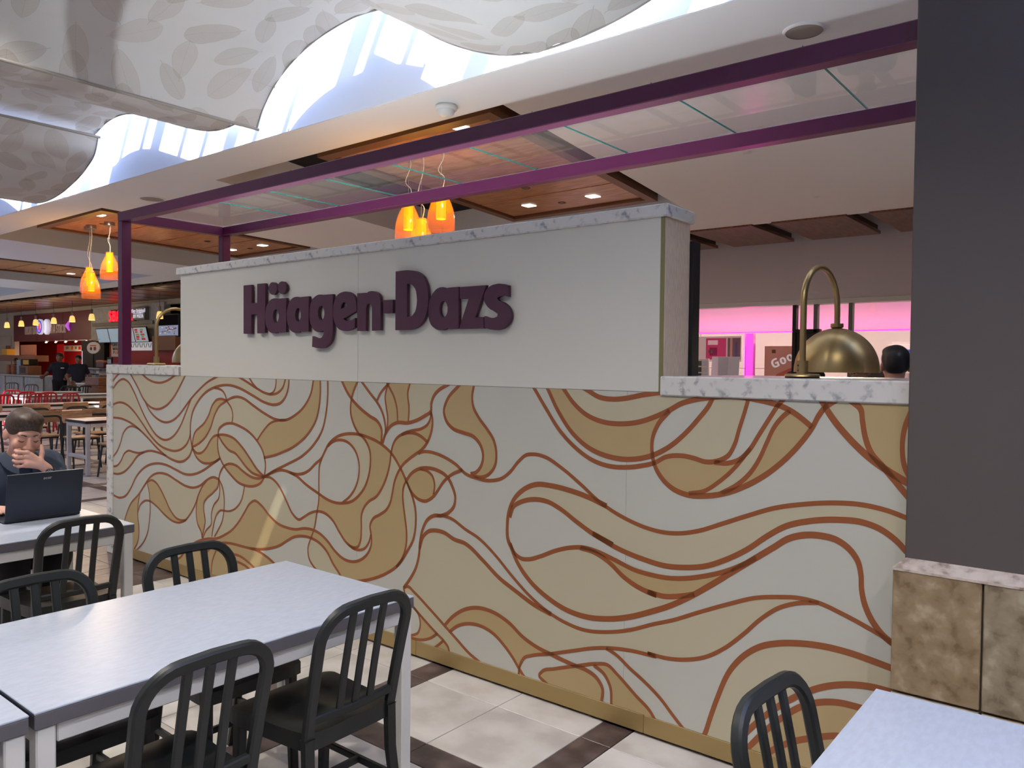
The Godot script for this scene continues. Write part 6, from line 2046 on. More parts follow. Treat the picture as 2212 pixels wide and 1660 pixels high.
	fl(0, [-5487, 421, -5416, 420, -5377, 433, -5347, 455, -5271, 531, -5265, 541, -5255, 551, -5185, 665, -5156, 696, -5163, 703, -5208, 684, -5256, 672, -5280, 672, -5288, 668, -5340, 668, -5348, 672, -5384, 672, -5392, 676, -5412, 676, -5420, 680, -5452, 684, -5472, 692, -5520, 700, -5569, 715, -5648, 732, -5752, 732, -5760, 728, -5804, 724, -5836, 712, -5844, 712, -5909, 677, -5915, 669, -5908, 664, -5892, 668, -5848, 668, -5804, 656, -5783, 645, -5747, 621, -5697, 575, -5687, 569, -5651, 533, -5645, 523, -5637, 519, -5633, 511, -5621, 499, -5611, 493, -5589, 471, -5524, 432])
	fl(1, [-4395, 969, -4384, 968, -4376, 972, -4344, 976, -4264, 996, -4124, 1044, -4019, 1099, -3955, 1143, -3929, 1169, -3919, 1175, -3909, 1189, -3887, 1211, -3856, 1264, -3840, 1316, -3840, 1328, -3832, 1356, -3832, 1380, -3828, 1388, -3828, 1444, -3832, 1452, -3833, 1475, -3888, 1476, -3892, 1472, -3893, 1461, -3908, 1404, -3935, 1355, -3979, 1307, -4031, 1271, -4100, 1236, -4144, 1220, -4180, 1212, -4236, 1212, -4244, 1208, -4260, 1208, -4284, 1200, -4296, 1200, -4320, 1192, -4361, 1169, -4387, 1147, -4397, 1141, -4411, 1127, -4421, 1121, -4475, 1065, -4437, 1035, -4433, 1027, -4419, 1013])
	fl(1, [-3539, 521, -3504, 520, -3488, 524, -3471, 539, -3452, 580, -3452, 636, -3448, 644, -3452, 660, -3452, 708, -3433, 757, -3413, 781, -3403, 787, -3399, 795, -3331, 831, -3295, 867, -3255, 927, -3240, 956, -3220, 1012, -3208, 1064, -3208, 1080, -3219, 1093, -3284, 1128, -3328, 1144, -3392, 1160, -3408, 1160, -3420, 1164, -3427, 1157, -3395, 1125, -3379, 1093, -3372, 1076, -3372, 1048, -3372, 992, -3376, 984, -3376, 972, -3392, 920, -3411, 883, -3427, 859, -3467, 819, -3515, 787, -3544, 772, -3596, 760, -3612, 760, -3620, 756, -3720, 756, -3728, 760, -3748, 760, -3780, 768, -3829, 787, -3836, 780, -3836, 732, -3844, 708, -3845, 691, -3772, 684, -3748, 676, -3711, 657, -3687, 641, -3643, 597, -3637, 587, -3619, 573, -3601, 555, -3561, 531])
	fl(0, [-5839, 1217, -5776, 1216, -5768, 1220, -5732, 1224, -5660, 1248, -5603, 1279, -5523, 1339, -5435, 1427, -5429, 1437, -5393, 1473, -5396, 1476, -5524, 1476, -5544, 1464, -5580, 1452, -5604, 1440, -5644, 1428, -5672, 1424, -5696, 1416, -5760, 1412, -5816, 1412, -5824, 1416, -5852, 1416, -5860, 1420, -5896, 1424, -5952, 1440, -6020, 1468, -6032, 1476, -6207, 1475, -6193, 1459, -6163, 1437, -6141, 1415, -6107, 1389, -6009, 1291, -5993, 1279, -5953, 1255, -5904, 1232])
	fl(0, [-5507, 845, -5468, 844, -5396, 860, -5367, 875, -5331, 899, -5303, 931, -5292, 956, -5315, 1029, -5321, 1029, -5343, 995, -5367, 971, -5432, 936, -5468, 924, -5504, 920, -5512, 916, -5624, 916, -5632, 920, -5664, 920, -5672, 924, -5712, 928, -5784, 948, -5889, 999, -5937, 1027, -5999, 1073, -6065, 1115, -6095, 1137, -6163, 1177, -6223, 1205, -6272, 1224, -6324, 1236, -6344, 1236, -6352, 1240, -6416, 1240, -6424, 1236, -6440, 1236, -6480, 1224, -6508, 1220, -6520, 1212, -6519, 1117, -6368, 1116, -6360, 1112, -6332, 1112, -6324, 1108, -6304, 1108, -6296, 1104, -6256, 1100, -6216, 1088, -6188, 1084, -6072, 1048, -5992, 1016, -5816, 932, -5708, 888, -5612, 860, -5600, 860, -5572, 852, -5552, 852, -5544, 848, -5512, 848])
	fl(1, [-6303, 93, -6168, 92, -6139, 119, -6135, 127, -6127, 131, -6121, 141, -6111, 151, -6092, 188, -6084, 224, -6084, 276, -6104, 348, -6104, 424, -6100, 432, -6096, 472, -6077, 521, -6084, 528, -6091, 523, -6189, 461, -6225, 429, -6231, 419, -6261, 385, -6320, 288, -6340, 232, -6340, 220, -6344, 212, -6344, 184, -6340, 168])
	fl(0, [-4487, 1073, -4479, 1075, -4473, 1085, -4463, 1091, -4443, 1115, -4377, 1169, -4328, 1196, -4291, 1207, -4291, 1213, -4348, 1228, -4448, 1260, -4544, 1296, -4616, 1328, -4645, 1335, -4668, 1340, -4716, 1344, -4724, 1340, -4772, 1336, -4825, 1317, -4828, 1312, -4825, 1307, -4783, 1273, -4772, 1252, -4764, 1224, -4764, 1196, -4772, 1176, -4769, 1167, -4696, 1156, -4616, 1136, -4560, 1116, -4515, 1093])
	fl(1, [-1779, 1181, -1712, 1180, -1704, 1184, -1680, 1184, -1640, 1196, -1628, 1196, -1603, 1207, -1600, 1212, -1600, 1276, -1596, 1292, -1573, 1341, -1555, 1367, -1555, 1373, -1560, 1376, -1572, 1372, -1640, 1344, -1672, 1336, -1688, 1336, -1696, 1332, -1716, 1332, -1724, 1328, -1832, 1328, -1912, 1348, -1963, 1377, -1989, 1395, -2025, 1431, -2031, 1441, -2049, 1459, -2057, 1475, -2139, 1475, -2133, 1459, -2101, 1403, -2029, 1307, -1989, 1267, -1967, 1253, -1943, 1233, -1884, 1204, -1860, 1196, -1808, 1184])
	fl(1, [-2583, 1021, -2548, 1020, -2524, 1028, -2487, 1051, -2481, 1061, -2467, 1075, -2452, 1116, -2452, 1148, -2460, 1184, -2483, 1225, -2581, 1323, -2601, 1351, -2612, 1380, -2612, 1440, -2604, 1468, -2605, 1475, -2692, 1476, -2709, 1461, -2769, 1409, -2800, 1356, -2804, 1344, -2804, 1328, -2789, 1295, -2753, 1259, -2720, 1244, -2708, 1244, -2680, 1236, -2664, 1236, -2656, 1232, -2640, 1232, -2596, 1220, -2563, 1197, -2557, 1187, -2547, 1177, -2532, 1136, -2532, 1112, -2540, 1084, -2551, 1063, -2563, 1047, -2589, 1033, -2589, 1027])
	fl(0, [-1827, 1333, -1732, 1332, -1724, 1336, -1704, 1336, -1696, 1340, -1680, 1340, -1648, 1348, -1540, 1392, -1519, 1403, -1513, 1409, -1460, 1436, -1388, 1456, -1368, 1456, -1360, 1460, -1331, 1463, -1325, 1473, -1328, 1476, -1532, 1476, -1560, 1468, -1580, 1468, -1588, 1464, -1628, 1460, -1736, 1436, -1760, 1436, -1768, 1432, -1828, 1432, -1836, 1436, -1872, 1440, -1925, 1467, -1936, 1476, -2047, 1475, -2013, 1431, -1993, 1411, -1945, 1375, -1892, 1348])
	fl(1, [-2299, 129, -2292, 136, -2292, 144, -2281, 165, -2265, 185, -2208, 212, -2148, 228, -2143, 231, -2143, 237, -2216, 252, -2260, 268, -2325, 303, -2331, 309, -2384, 336, -2472, 360, -2552, 360, -2560, 356, -2592, 352, -2628, 340, -2657, 325, -2721, 285, -2769, 237, -2779, 221, -2765, 211, -2752, 204, -2709, 237, -2664, 260, -2620, 272, -2600, 272, -2592, 276, -2532, 276, -2524, 272, -2508, 272, -2452, 256, -2383, 213, -2319, 153])
	fl(0, [-1583, 1181, -1575, 1183, -1561, 1193, -1532, 1208, -1496, 1216, -1424, 1216, -1416, 1212, -1396, 1212, -1376, 1204, -1344, 1200, -1312, 1208, -1279, 1223, -1255, 1247, -1236, 1280, -1212, 1372, -1185, 1455, -1192, 1460, -1208, 1464, -1280, 1464, -1288, 1460, -1316, 1460, -1321, 1457, -1329, 1449, -1359, 1399, -1389, 1365, -1395, 1355, -1413, 1337, -1419, 1327, -1431, 1315, -1441, 1309, -1455, 1291, -1469, 1281, -1487, 1263, -1527, 1235, -1585, 1205, -1592, 1196])
	fl(0, [-5227, 929, -5192, 928, -5176, 932, -5123, 959, -5083, 995, -5077, 1005, -5045, 1037, -5004, 1064, -4976, 1072, -4964, 1072, -4951, 1079, -4948, 1104, -4941, 1117, -4929, 1129, -4880, 1152, -4852, 1160, -4779, 1167, -4768, 1204, -4768, 1216, -4776, 1244, -4783, 1257, -4827, 1297, -4848, 1308, -4907, 1283, -4941, 1261, -4981, 1217, -5043, 1111, -5099, 1051, -5151, 1015, -5216, 984, -5269, 965, -5275, 959, -5269, 951])
	fl(1, [-5563, 397, -5476, 396, -5451, 403, -5451, 409, -5464, 416, -5492, 416, -5500, 420, -5512, 420, -5569, 447, -5575, 453, -5609, 475, -5727, 593, -5791, 641, -5833, 659, -5856, 664, -5884, 664, -5936, 644, -5944, 636, -5920, 588, -5912, 564, -5901, 507, -5852, 496, -5780, 472, -5688, 432, -5628, 412])
	fl(0, [-3475, 513, -3464, 512, -3448, 516, -3419, 531, -3387, 567, -3368, 616, -3376, 644, -3376, 664, -3369, 685, -3351, 711, -3299, 735, -3251, 763, -3223, 795, -3204, 832, -3192, 868, -3184, 916, -3176, 940, -3153, 985, -3136, 1008, -3147, 1025, -3167, 1045, -3183, 1065, -3197, 1075, -3201, 1073, -3208, 1052, -3208, 1036, -3216, 1000, -3228, 968, -3255, 911, -3275, 879, -3297, 849, -3305, 845, -3323, 827, -3393, 789, -3397, 781, -3405, 777, -3429, 749, -3444, 716, -3444, 704, -3448, 696, -3448, 668, -3444, 660, -3444, 636, -3448, 628, -3448, 572, -3467, 531, -3479, 519])
	fl(1, [-5155, 353, -5151, 355, -5140, 380, -5116, 452, -5116, 464, -5132, 504, -5132, 520, -5136, 528, -5136, 576, -5129, 589, -5117, 605, -5107, 611, -5093, 625, -5015, 667, -5009, 673, -4987, 687, -4959, 711, -4948, 728, -4944, 740, -4947, 765, -4976, 772, -5000, 772, -5032, 768, -5085, 745, -5099, 731, -5125, 713, -5169, 669, -5208, 616, -5208, 608, -5224, 564, -5228, 548, -5228, 528, -5232, 520, -5228, 472, -5220, 444, -5209, 423, -5171, 385])
	fl(0, [-3579, 773, -3568, 772, -3556, 776, -3503, 803, -3475, 823, -3431, 867, -3400, 920, -3384, 964, -3376, 1000, -3376, 1064, -3399, 1117, -3431, 1149, -3456, 1164, -3484, 1172, -3536, 1172, -3544, 1168, -3576, 1168, -3588, 1164, -3600, 1164, -3656, 1148, -3677, 1137, -3677, 1131, -3664, 1128, -3656, 1132, -3604, 1132, -3568, 1124, -3531, 1105, -3519, 1097, -3491, 1065, -3476, 1036, -3468, 1008, -3468, 944, -3488, 880, -3511, 843, -3559, 795, -3581, 781, -3583, 777])
	fl(0, [-3723, 305, -3624, 304, -3619, 307, -3619, 313, -3659, 353, -3685, 371, -3767, 457, -3807, 481, -3844, 496, -3892, 508, -3904, 508, -3913, 501, -3932, 464, -3940, 440, -3940, 428, -3929, 391, -3905, 363, -3848, 328, -3828, 320, -3808, 320, -3800, 316])
	fl(0, [-6519, 661, -6448, 660, -6440, 664, -6420, 664, -6368, 676, -6324, 692, -6259, 727, -6253, 733, -6199, 767, -6137, 817, -6083, 847, -6083, 853, -6088, 856, -6176, 856, -6184, 860, -6220, 860, -6232, 864, -6240, 860, -6272, 856, -6308, 840, -6327, 823, -6337, 817, -6365, 777, -6373, 773, -6395, 751, -6456, 720, -6519, 711])
	fl(0, [-2751, 93, -2580, 92, -2577, 93, -2579, 97, -2645, 127, -2691, 157, -2967, 321, -2999, 341, -3013, 347, -3027, 357, -3064, 372, -3089, 361, -3092, 356, -3084, 328, -3065, 299, -3003, 265, -2971, 245, -2965, 239, -2889, 195, -2795, 145, -2759, 117])
	fl(0, [-3063, 1265, -3032, 1272, -2988, 1288, -2915, 1323, -2900, 1344, -2900, 1380, -2883, 1419, -2875, 1423, -2867, 1435, -2845, 1449, -2795, 1471, -2793, 1475, -2804, 1476, -3055, 1475, -3072, 1432, -3072, 1392, -3064, 1368, -3064, 1288, -3068, 1272])
	fl(1, [-1443, 1061, -1436, 1060, -1424, 1068, -1412, 1068, -1368, 1080, -1335, 1099, -1325, 1109, -1295, 1131, -1231, 1195, -1228, 1200, -1233, 1207, -1276, 1196, -1320, 1196, -1328, 1200, -1340, 1196, -1363, 1197, -1404, 1208, -1424, 1208, -1432, 1212, -1488, 1212, -1532, 1200, -1577, 1173, -1580, 1164, -1565, 1139, -1533, 1103, -1505, 1083, -1484, 1072])
	fl(1, [-4455, 841, -4436, 840, -4431, 843, -4431, 849, -4477, 871, -4513, 895, -4527, 909, -4593, 959, -4603, 969, -4651, 1005, -4677, 1019, -4691, 1029, -4736, 1052, -4780, 1068, -4816, 1072, -4824, 1076, -4904, 1076, -4929, 1073, -4932, 1068, -4929, 1063, -4885, 1023, -4853, 1003, -4816, 984, -4792, 976, -4736, 968, -4707, 953, -4693, 943, -4679, 937, -4613, 891, -4544, 856, -4492, 844, -4460, 844])
	fl(1, [-5279, 973, -5272, 972, -5208, 996, -5155, 1023, -5103, 1059, -5075, 1087, -5069, 1097, -5043, 1127, -5001, 1205, -4977, 1237, -4933, 1277, -4867, 1307, -4867, 1313, -4872, 1316, -4884, 1320, -4940, 1320, -4977, 1305, -5009, 1281, -5033, 1253, -5059, 1207, -5107, 1155, -5139, 1131, -5233, 1081, -5249, 1065, -5263, 1047, -5280, 1004, -5284, 980])
	fl(0, [-4515, 821, -4480, 820, -4472, 824, -4456, 824, -4451, 827, -4451, 833, -4468, 840, -4500, 840, -4508, 844, -4524, 844, -4564, 856, -4621, 887, -4715, 949, -4744, 964, -4804, 972, -4836, 984, -4905, 1027, -4921, 1043, -4940, 1060, -4948, 1052, -4952, 1008, -4948, 1000, -4944, 968, -4917, 915, -4877, 875, -4868, 872, -4836, 884, -4820, 888, -4796, 888, -4788, 892, -4736, 888, -4692, 876, -4640, 852, -4604, 840, -4596, 840, -4564, 828])
	fl(1, [-5135, 865, -5100, 864, -5092, 868, -5040, 872, -4984, 888, -4931, 915, -4929, 919, -4948, 960, -4956, 996, -4956, 1036, -4952, 1044, -4955, 1065, -4968, 1068, -4984, 1064, -5019, 1047, -5037, 1033, -5099, 967, -5127, 947, -5156, 932, -5184, 924, -5232, 924, -5240, 928, -5245, 925, -5245, 919, -5213, 891, -5156, 868])
	fl(1, [-619, 1197, -611, 1199, -608, 1204, -624, 1232, -632, 1256, -632, 1276, -636, 1284, -636, 1344, -632, 1352, -632, 1372, -624, 1404, -600, 1468, -601, 1475, -760, 1476, -804, 1476, -807, 1473, -783, 1457, -768, 1440, -764, 1428, -764, 1404, -760, 1396, -756, 1352, -744, 1312, -733, 1291, -681, 1231])
	fl(1, [-2127, 93, -1836, 92, -1828, 104, -1825, 133, -1828, 148, -1835, 161, -1855, 185, -1879, 197, -1920, 212, -1968, 212, -2084, 168, -2128, 156, -2157, 137, -2168, 120, -2161, 111])
	fl(0, [-3083, 957, -3029, 1005, -2988, 1024, -2952, 1032, -2868, 1032, -2808, 1016, -2776, 1000, -2763, 1007, -2757, 1013, -2728, 1028, -2700, 1036, -2693, 1041, -2703, 1053, -2741, 1075, -2828, 1104, -2864, 1108, -2872, 1112, -2892, 1112, -2900, 1116, -2932, 1116, -2940, 1112, -2956, 1112, -3008, 1096, -3093, 1041, -3121, 1013, -3121, 1007, -3115, 1001, -3093, 967])
	fl(1, [-3303, 1141, -3291, 1143, -3284, 1152, -3284, 1212, -3291, 1225, -3319, 1253, -3432, 1300, -3501, 1339, -3529, 1359, -3533, 1363, -3537, 1361, -3544, 1344, -3544, 1292, -3536, 1268, -3517, 1231, -3473, 1179, -3456, 1172, -3432, 1172, -3424, 1168, -3384, 1164, -3344, 1152, -3332, 1152])
	fl(1, [-1591, 625, -1512, 624, -1432, 644, -1400, 656, -1383, 667, -1373, 677, -1355, 687, -1345, 697, -1287, 739, -1273, 753, -1280, 760, -1376, 724, -1436, 708, -1476, 704, -1484, 700, -1512, 700, -1520, 696, -1612, 696, -1620, 700, -1656, 700, -1664, 704, -1680, 704, -1716, 712, -1808, 740, -1817, 737, -1817, 731, -1783, 713, -1725, 671, -1680, 648, -1636, 632])
	fl(1, [-3131, 1021, -3123, 1023, -3105, 1041, -3067, 1067, -3061, 1073, -3047, 1079, -3041, 1085, -3027, 1091, -3021, 1097, -3007, 1103, -2975, 1123, -2957, 1141, -2947, 1147, -2935, 1159, -2932, 1164, -2935, 1169, -2951, 1181, -2992, 1200, -3005, 1203, -3052, 1208, -3060, 1204, -3080, 1204, -3096, 1200, -3145, 1177, -3177, 1149, -3192, 1120, -3200, 1092, -3155, 1049, -3149, 1039])
	fl(1, [-4639, 761, -4556, 760, -4548, 764, -4532, 764, -4500, 772, -4447, 795, -4435, 803, -4420, 820, -4425, 827, -4472, 816, -4520, 816, -4528, 820, -4552, 820, -4588, 828, -4661, 855, -4724, 880, -4736, 880, -4744, 884, -4772, 884, -4780, 888, -4788, 884, -4812, 884, -4828, 880, -4852, 872, -4860, 864, -4857, 859, -4835, 845, -4829, 839, -4708, 776, -4684, 768])
	fl(0, [-5135, 325, -5072, 340, -5019, 347, -5019, 353, -5028, 360, -5020, 408, -4996, 476, -4977, 513, -4949, 541, -4935, 551, -4912, 560, -4884, 560, -4879, 563, -4872, 584, -4872, 644, -4888, 700, -4901, 727, -4923, 749, -4929, 749, -4932, 744, -4924, 720, -4924, 672, -4932, 644, -4945, 621, -4985, 593, -5015, 555, -5028, 520, -5028, 508, -5032, 500, -5028, 484, -5028, 452, -5039, 431, -5063, 411, -5081, 401, -5113, 369, -5139, 331])
	fl(1, [-2979, 857, -2936, 856, -2903, 871, -2883, 887, -2872, 924, -2872, 956, -2883, 981, -2899, 997, -2928, 1012, -2971, 1017, -2976, 1020, -2988, 1016, -3025, 997, -3041, 985, -3076, 948, -3049, 903, -3033, 887, -3009, 871])
	fl(1, [-1207, 1117, -1204, 1116, -1155, 1143, -1121, 1169, -1099, 1183, -1081, 1201, -1071, 1207, -1043, 1235, -1037, 1245, -999, 1283, -993, 1293, -959, 1335, -945, 1357, -967, 1381, -977, 1387, -987, 1397, -1019, 1415, -1033, 1405, -1057, 1381, -1084, 1340, -1124, 1240, -1151, 1191, -1167, 1167, -1209, 1125, -1211, 1121])
	fl(1, [-3147, 1261, -3136, 1260, -3124, 1264, -3116, 1260, -3088, 1260, -3075, 1267, -3068, 1296, -3068, 1360, -3076, 1384, -3080, 1420, -3072, 1452, -3061, 1475, -3124, 1476, -3216, 1476, -3227, 1463, -3187, 1413, -3164, 1364, -3152, 1316, -3152, 1268])
	fl(0, [-3079, 565, -3059, 587, -3028, 640, -3016, 676, -3012, 716, -3008, 724, -3008, 760, -3012, 768, -3012, 792, -3020, 824, -3039, 869, -3067, 913, -3079, 933, -3085, 933, -3100, 908, -3108, 872, -3104, 820, -3076, 692, -3076, 600, -3084, 576])
	fl(1, [-1775, 93, -1573, 93, -1607, 129, -1669, 167, -1716, 204, -1800, 260, -1820, 260, -1861, 249, -1861, 243, -1840, 236, -1815, 221, -1799, 205, -1793, 191, -1787, 185, -1776, 152])
	fl(0, [-555, 1165, -552, 1168, -552, 1472, -556, 1476, -591, 1475, -600, 1448, -612, 1420, -628, 1364, -628, 1344, -632, 1336, -632, 1292, -628, 1284, -628, 1264, -615, 1229, -589, 1187, -581, 1179])
	fl(0, [-1367, 1065, -1348, 1064, -1295, 1079, -1223, 1123, -1175, 1171, -1151, 1207, -1120, 1268, -1116, 1284, -1081, 1361, -1061, 1389, -1041, 1409, -1031, 1415, -1031, 1421, -1041, 1427, -1061, 1435, -1065, 1433, -1115, 1351, -1133, 1325, -1155, 1283, -1199, 1219, -1213, 1205, -1239, 1171, -1249, 1165, -1255, 1155, -1265, 1149, -1273, 1137, -1297, 1121, -1315, 1103, -1347, 1083, -1369, 1073, -1371, 1069])
	fl(1, [-3227, 1225, -3209, 1241, -3167, 1259, -3159, 1263, -3156, 1268, -3156, 1308, -3160, 1316, -3160, 1332, -3168, 1356, -3191, 1401, -3207, 1421, -3211, 1429, -3231, 1447, -3240, 1436, -3252, 1400, -3252, 1376, -3244, 1356, -3240, 1324, -3232, 1300, -3232, 1232])
	fl(0, [-743, 1277, -736, 1284, -752, 1316, -760, 1344, -764, 1388, -768, 1396, -768, 1420, -775, 1437, -791, 1453, -813, 1467, -820, 1476, -840, 1476, -847, 1467, -861, 1457, -885, 1441, -887, 1437, -881, 1427, -865, 1403, -823, 1357, -817, 1347, -761, 1291])
	fl(1, [-3035, 101, -3024, 100, -3016, 104, -2980, 104, -2972, 108, -2960, 108, -2883, 139, -2856, 164, -2863, 173, -2899, 193, -2960, 228, -2965, 225, -2968, 212, -2964, 204, -2964, 180, -2975, 147, -2987, 131, -3037, 109, -3039, 105])
	fl(0, [-2867, 905, -2839, 931, -2809, 973, -2799, 979, -2785, 993, -2787, 997, -2816, 1012, -2860, 1024, -2876, 1028, -2928, 1028, -2935, 1023, -2928, 1016, -2920, 1016, -2891, 1001, -2879, 989, -2868, 964, -2868, 920, -2872, 912])
	fl(0, [-4295, 1381, -4280, 1380, -4223, 1407, -4195, 1435, -4181, 1473, -4184, 1476, -4271, 1475, -4272, 1440, -4276, 1424, -4299, 1387])
	fl(1, [-3551, 1389, -3539, 1391, -3525, 1425, -3493, 1475, -3560, 1476, -3616, 1476, -3619, 1473, -3581, 1419, -3571, 1413, -3561, 1399])
	fl(1, [-2927, 1173, -2923, 1175, -2911, 1195, -2900, 1220, -2888, 1276, -2895, 1289, -2901, 1289, -2915, 1263, -2943, 1243, -2976, 1228, -3016, 1224, -3029, 1217, -3031, 1213, -3024, 1208, -3004, 1208, -2976, 1200])
	fl(0, [-3015, 93, -2864, 92, -2819, 123, -2808, 140, -2811, 145, -2819, 149, -2840, 160, -2857, 153, -2883, 131, -2924, 112, -2972, 100, -3008, 100])
	fl(1, [-2843, 93, -2764, 92, -2760, 100, -2767, 113, -2773, 119, -2787, 129, -2796, 132, -2837, 101])
	ln(0.016, [-6547, 1387, -6507, 1416, -6470, 1443, -6411, 1471, -6366, 1493])
	ln(0.016, [-6551, 1320, -6511, 1350, -6455, 1392, -6340, 1430, -6248, 1407, -6159, 1334, -6064, 1229, -5931, 1100, -5802, 1015, -5670, 989, -5553, 1025, -5457, 1102, -5375, 1209, -5317, 1290, -5306, 1306])
	ln(0.016, [-6258, 1510, -6220, 1477, -6104, 1378, -5997, 1277, -5905, 1229, -5795, 1214, -5676, 1239, -5553, 1309, -5457, 1398, -5386, 1475, -5353, 1512])
	ln(0.015, [-5983, 1268, -5931, 1215, -5802, 1145, -5657, 1122, -5553, 1145, -5457, 1196, -5363, 1267, -5306, 1309, -5204, 1372, -5093, 1431, -4954, 1477, -4906, 1493])
	ln(0.016, [-6069, 1493, -6023, 1474, -5930, 1437, -5827, 1417, -5731, 1416, -5638, 1434, -5534, 1473, -5488, 1491])
	ln(0.016, [-6572, 1210, -6522, 1219, -6398, 1242, -6284, 1230, -6159, 1179, -6024, 1094, -5892, 1006, -5751, 942, -5627, 920, -5517, 919, -5422, 945, -5358, 986, -5317, 1049, -5312, 1080])
	ln(0.016, [-6573, 1115, -6523, 1114, -6370, 1112, -6229, 1090, -6064, 1040, -5932, 984, -5802, 923, -5676, 875, -5553, 848, -5457, 844, -5375, 867, -5317, 908, -5294, 943, -5288, 958])
	ln(0.014, [-6566, 760, -6525, 789, -6444, 847, -6386, 919, -6342, 996, -6271, 1044, -6187, 1062, -6105, 1051, -6051, 1036])
	ln(0.016, [-5288, 958, -5311, 1038, -5311, 1128, -5283, 1214, -5204, 1301, -5093, 1369, -4996, 1400, -4922, 1414, -4808, 1420, -4677, 1401, -4531, 1359, -4390, 1318, -4298, 1309, -4218, 1327, -4166, 1376, -4144, 1429, -4138, 1476, -4132, 1526])
	ln(0.014, [-5001, 1398, -4943, 1392, -4890, 1378, -4859, 1351, -4842, 1314])
	ln(0.013, [-4842, 1314, -4777, 1254, -4767, 1215, -4777, 1164])
	ln(0.016, [-5288, 958, -5277, 1022, -5249, 1072, -5192, 1108, -5137, 1138, -5071, 1200, -5017, 1279, -4964, 1315, -4911, 1323, -4842, 1314])
	ln(0.016, [-4842, 1314, -4777, 1336, -4707, 1345, -4628, 1333, -4531, 1296, -4389, 1245, -4298, 1220, -4226, 1213, -4165, 1219, -4082, 1249, -3981, 1313, -3915, 1397, -3893, 1479, -3880, 1527])
	ln(0.015, [-5283, 965, -5204, 994, -5115, 1045, -5039, 1126, -4996, 1204, -4943, 1264, -4842, 1314])
	ln(0.016, [-4948, 1073, -4942, 1108, -4890, 1143, -4787, 1163, -4676, 1147, -4569, 1115, -4482, 1065, -4416, 1000, -4388, 921, -4399, 838])
	ln(0.016, [-4948, 1073, -4953, 1004, -4932, 930, -4879, 871, -4786, 811, -4695, 770, -4597, 758, -4510, 767, -4434, 799, -4399, 838])
	ln(0.016, [-5288, 958, -5226, 927, -5170, 931, -5104, 969, -5049, 1026, -5006, 1058, -4948, 1073, -4859, 1079, -4756, 1063, -4637, 999, -4558, 939, -4482, 879, -4399, 838])
	ln(0.016, [-4948, 1073, -4879, 1015, -4807, 977, -4736, 963, -4676, 929, -4617, 889, -4539, 852, -4463, 840, -4399, 838])
	ln(0.016, [-5286, 955, -5226, 894, -5148, 865, -5071, 866, -4985, 885, -4921, 914])
	ln(0.016, [-6576, 654, -6526, 657, -6416, 663, -6315, 693, -6202, 760, -6106, 831, -6011, 868, -5906, 889, -5777, 886, -5664, 873])
	ln(0.015, [-6575, 703, -6525, 713, -6445, 728, -6372, 779, -6329, 829, -6258, 862, -6161, 859, -6079, 859, -5998, 871])
	ln(0.016, [-6577, 486, -6527, 482, -6402, 471, -6302, 499, -6217, 566, -6134, 660, -6039, 729, -5906, 783, -5777, 804, -5652, 802, -5505, 778, -5399, 761, -5317, 763, -5226, 781, -5115, 821, -5027, 864, -4921, 914])
	ln(0.016, [-6282, 36, -6301, 82, -6346, 190, -6329, 273, -6296, 338, -6218, 442, -6080, 537, -5986, 619, -5919, 675, -5841, 715, -5752, 733, -5652, 733, -5505, 701, -5375, 675, -5271, 674, -5181, 698, -5093, 746, -5006, 775, -4939, 768])
	ln(0.015, [-5959, 638, -5880, 666, -5803, 651, -5752, 618, -5677, 551, -5591, 467, -5506, 422, -5434, 417, -5375, 427])
	ln(0.016, [-4939, 768, -4921, 816, -4869, 866, -4807, 886, -4726, 882, -4636, 848, -4539, 822, -4463, 821, -4399, 838])
	ln(0.015, [-4399, 838, -4297, 886, -4163, 938, -3996, 1009, -3889, 1084, -3809, 1175, -3770, 1287, -3757, 1387, -3758, 1477, -3759, 1527])
	ln(0.016, [-4399, 838, -4315, 873, -4234, 897, -4163, 898, -4140, 895, -4080, 888, -4012, 894, -3937, 922, -3872, 969, -3812, 1009, -3784, 1047, -3753, 1089, -3691, 1135, -3615, 1163, -3533, 1173, -3467, 1172, -3381, 1159, -3283, 1130, -3207, 1090, -3133, 1016, -3083, 947, -3041, 880, -3014, 811, -3007, 731, -3025, 638, -3076, 558, -3141, 479, -3235, 416, -3339, 369, -3445, 335, -3578, 306, -3708, 302, -3827, 319])
	ln(0.016, [-4132, 894, -4054, 875, -3970, 837, -3838, 792, -3751, 765, -3673, 756, -3612, 761, -3537, 780, -3471, 822, -3421, 875, -3386, 950, -3373, 1022, -3380, 1088, -3409, 1133, -3452, 1166, -3474, 1172])
	ln(0.015, [-4399, 838, -4333, 839, -4260, 809, -4206, 762, -4153, 699, -4096, 636, -4031, 609, -3985, 630, -3919, 664, -3846, 684, -3774, 680, -3703, 647, -3641, 586, -3580, 536, -3520, 516, -3476, 528, -3455, 565, -3448, 638, -3445, 720, -3420, 766, -3385, 798, -3322, 834, -3280, 881, -3240, 950, -3214, 1027, -3204, 1083, -3194, 1121, -3168, 1164, -3109, 1200, -3044, 1220, -2968, 1236, -2925, 1260, -2901, 1301, -2901, 1332])
	ln(0.014, [-6066, 542, -6096, 450, -6101, 357, -6081, 261, -6095, 173, -6171, 79, -6202, 40])
	ln(0.014, [-6101, 390, -6067, 447, -5999, 491, -5907, 502, -5803, 476, -5677, 425, -5554, 394, -5470, 395, -5387, 423, -5317, 478, -5249, 553, -5203, 630, -5148, 698, -5093, 743])
	ln(0.013, [-5952, 642, -5920, 575, -5904, 486, -5914, 356, -5947, 247, -6014, 166, -6136, 81, -6177, 52])
	ln(0.014, [-4939, 770, -4947, 723, -5006, 670, -5092, 619, -5131, 579, -5131, 519, -5114, 462, -5136, 382, -5159, 331])
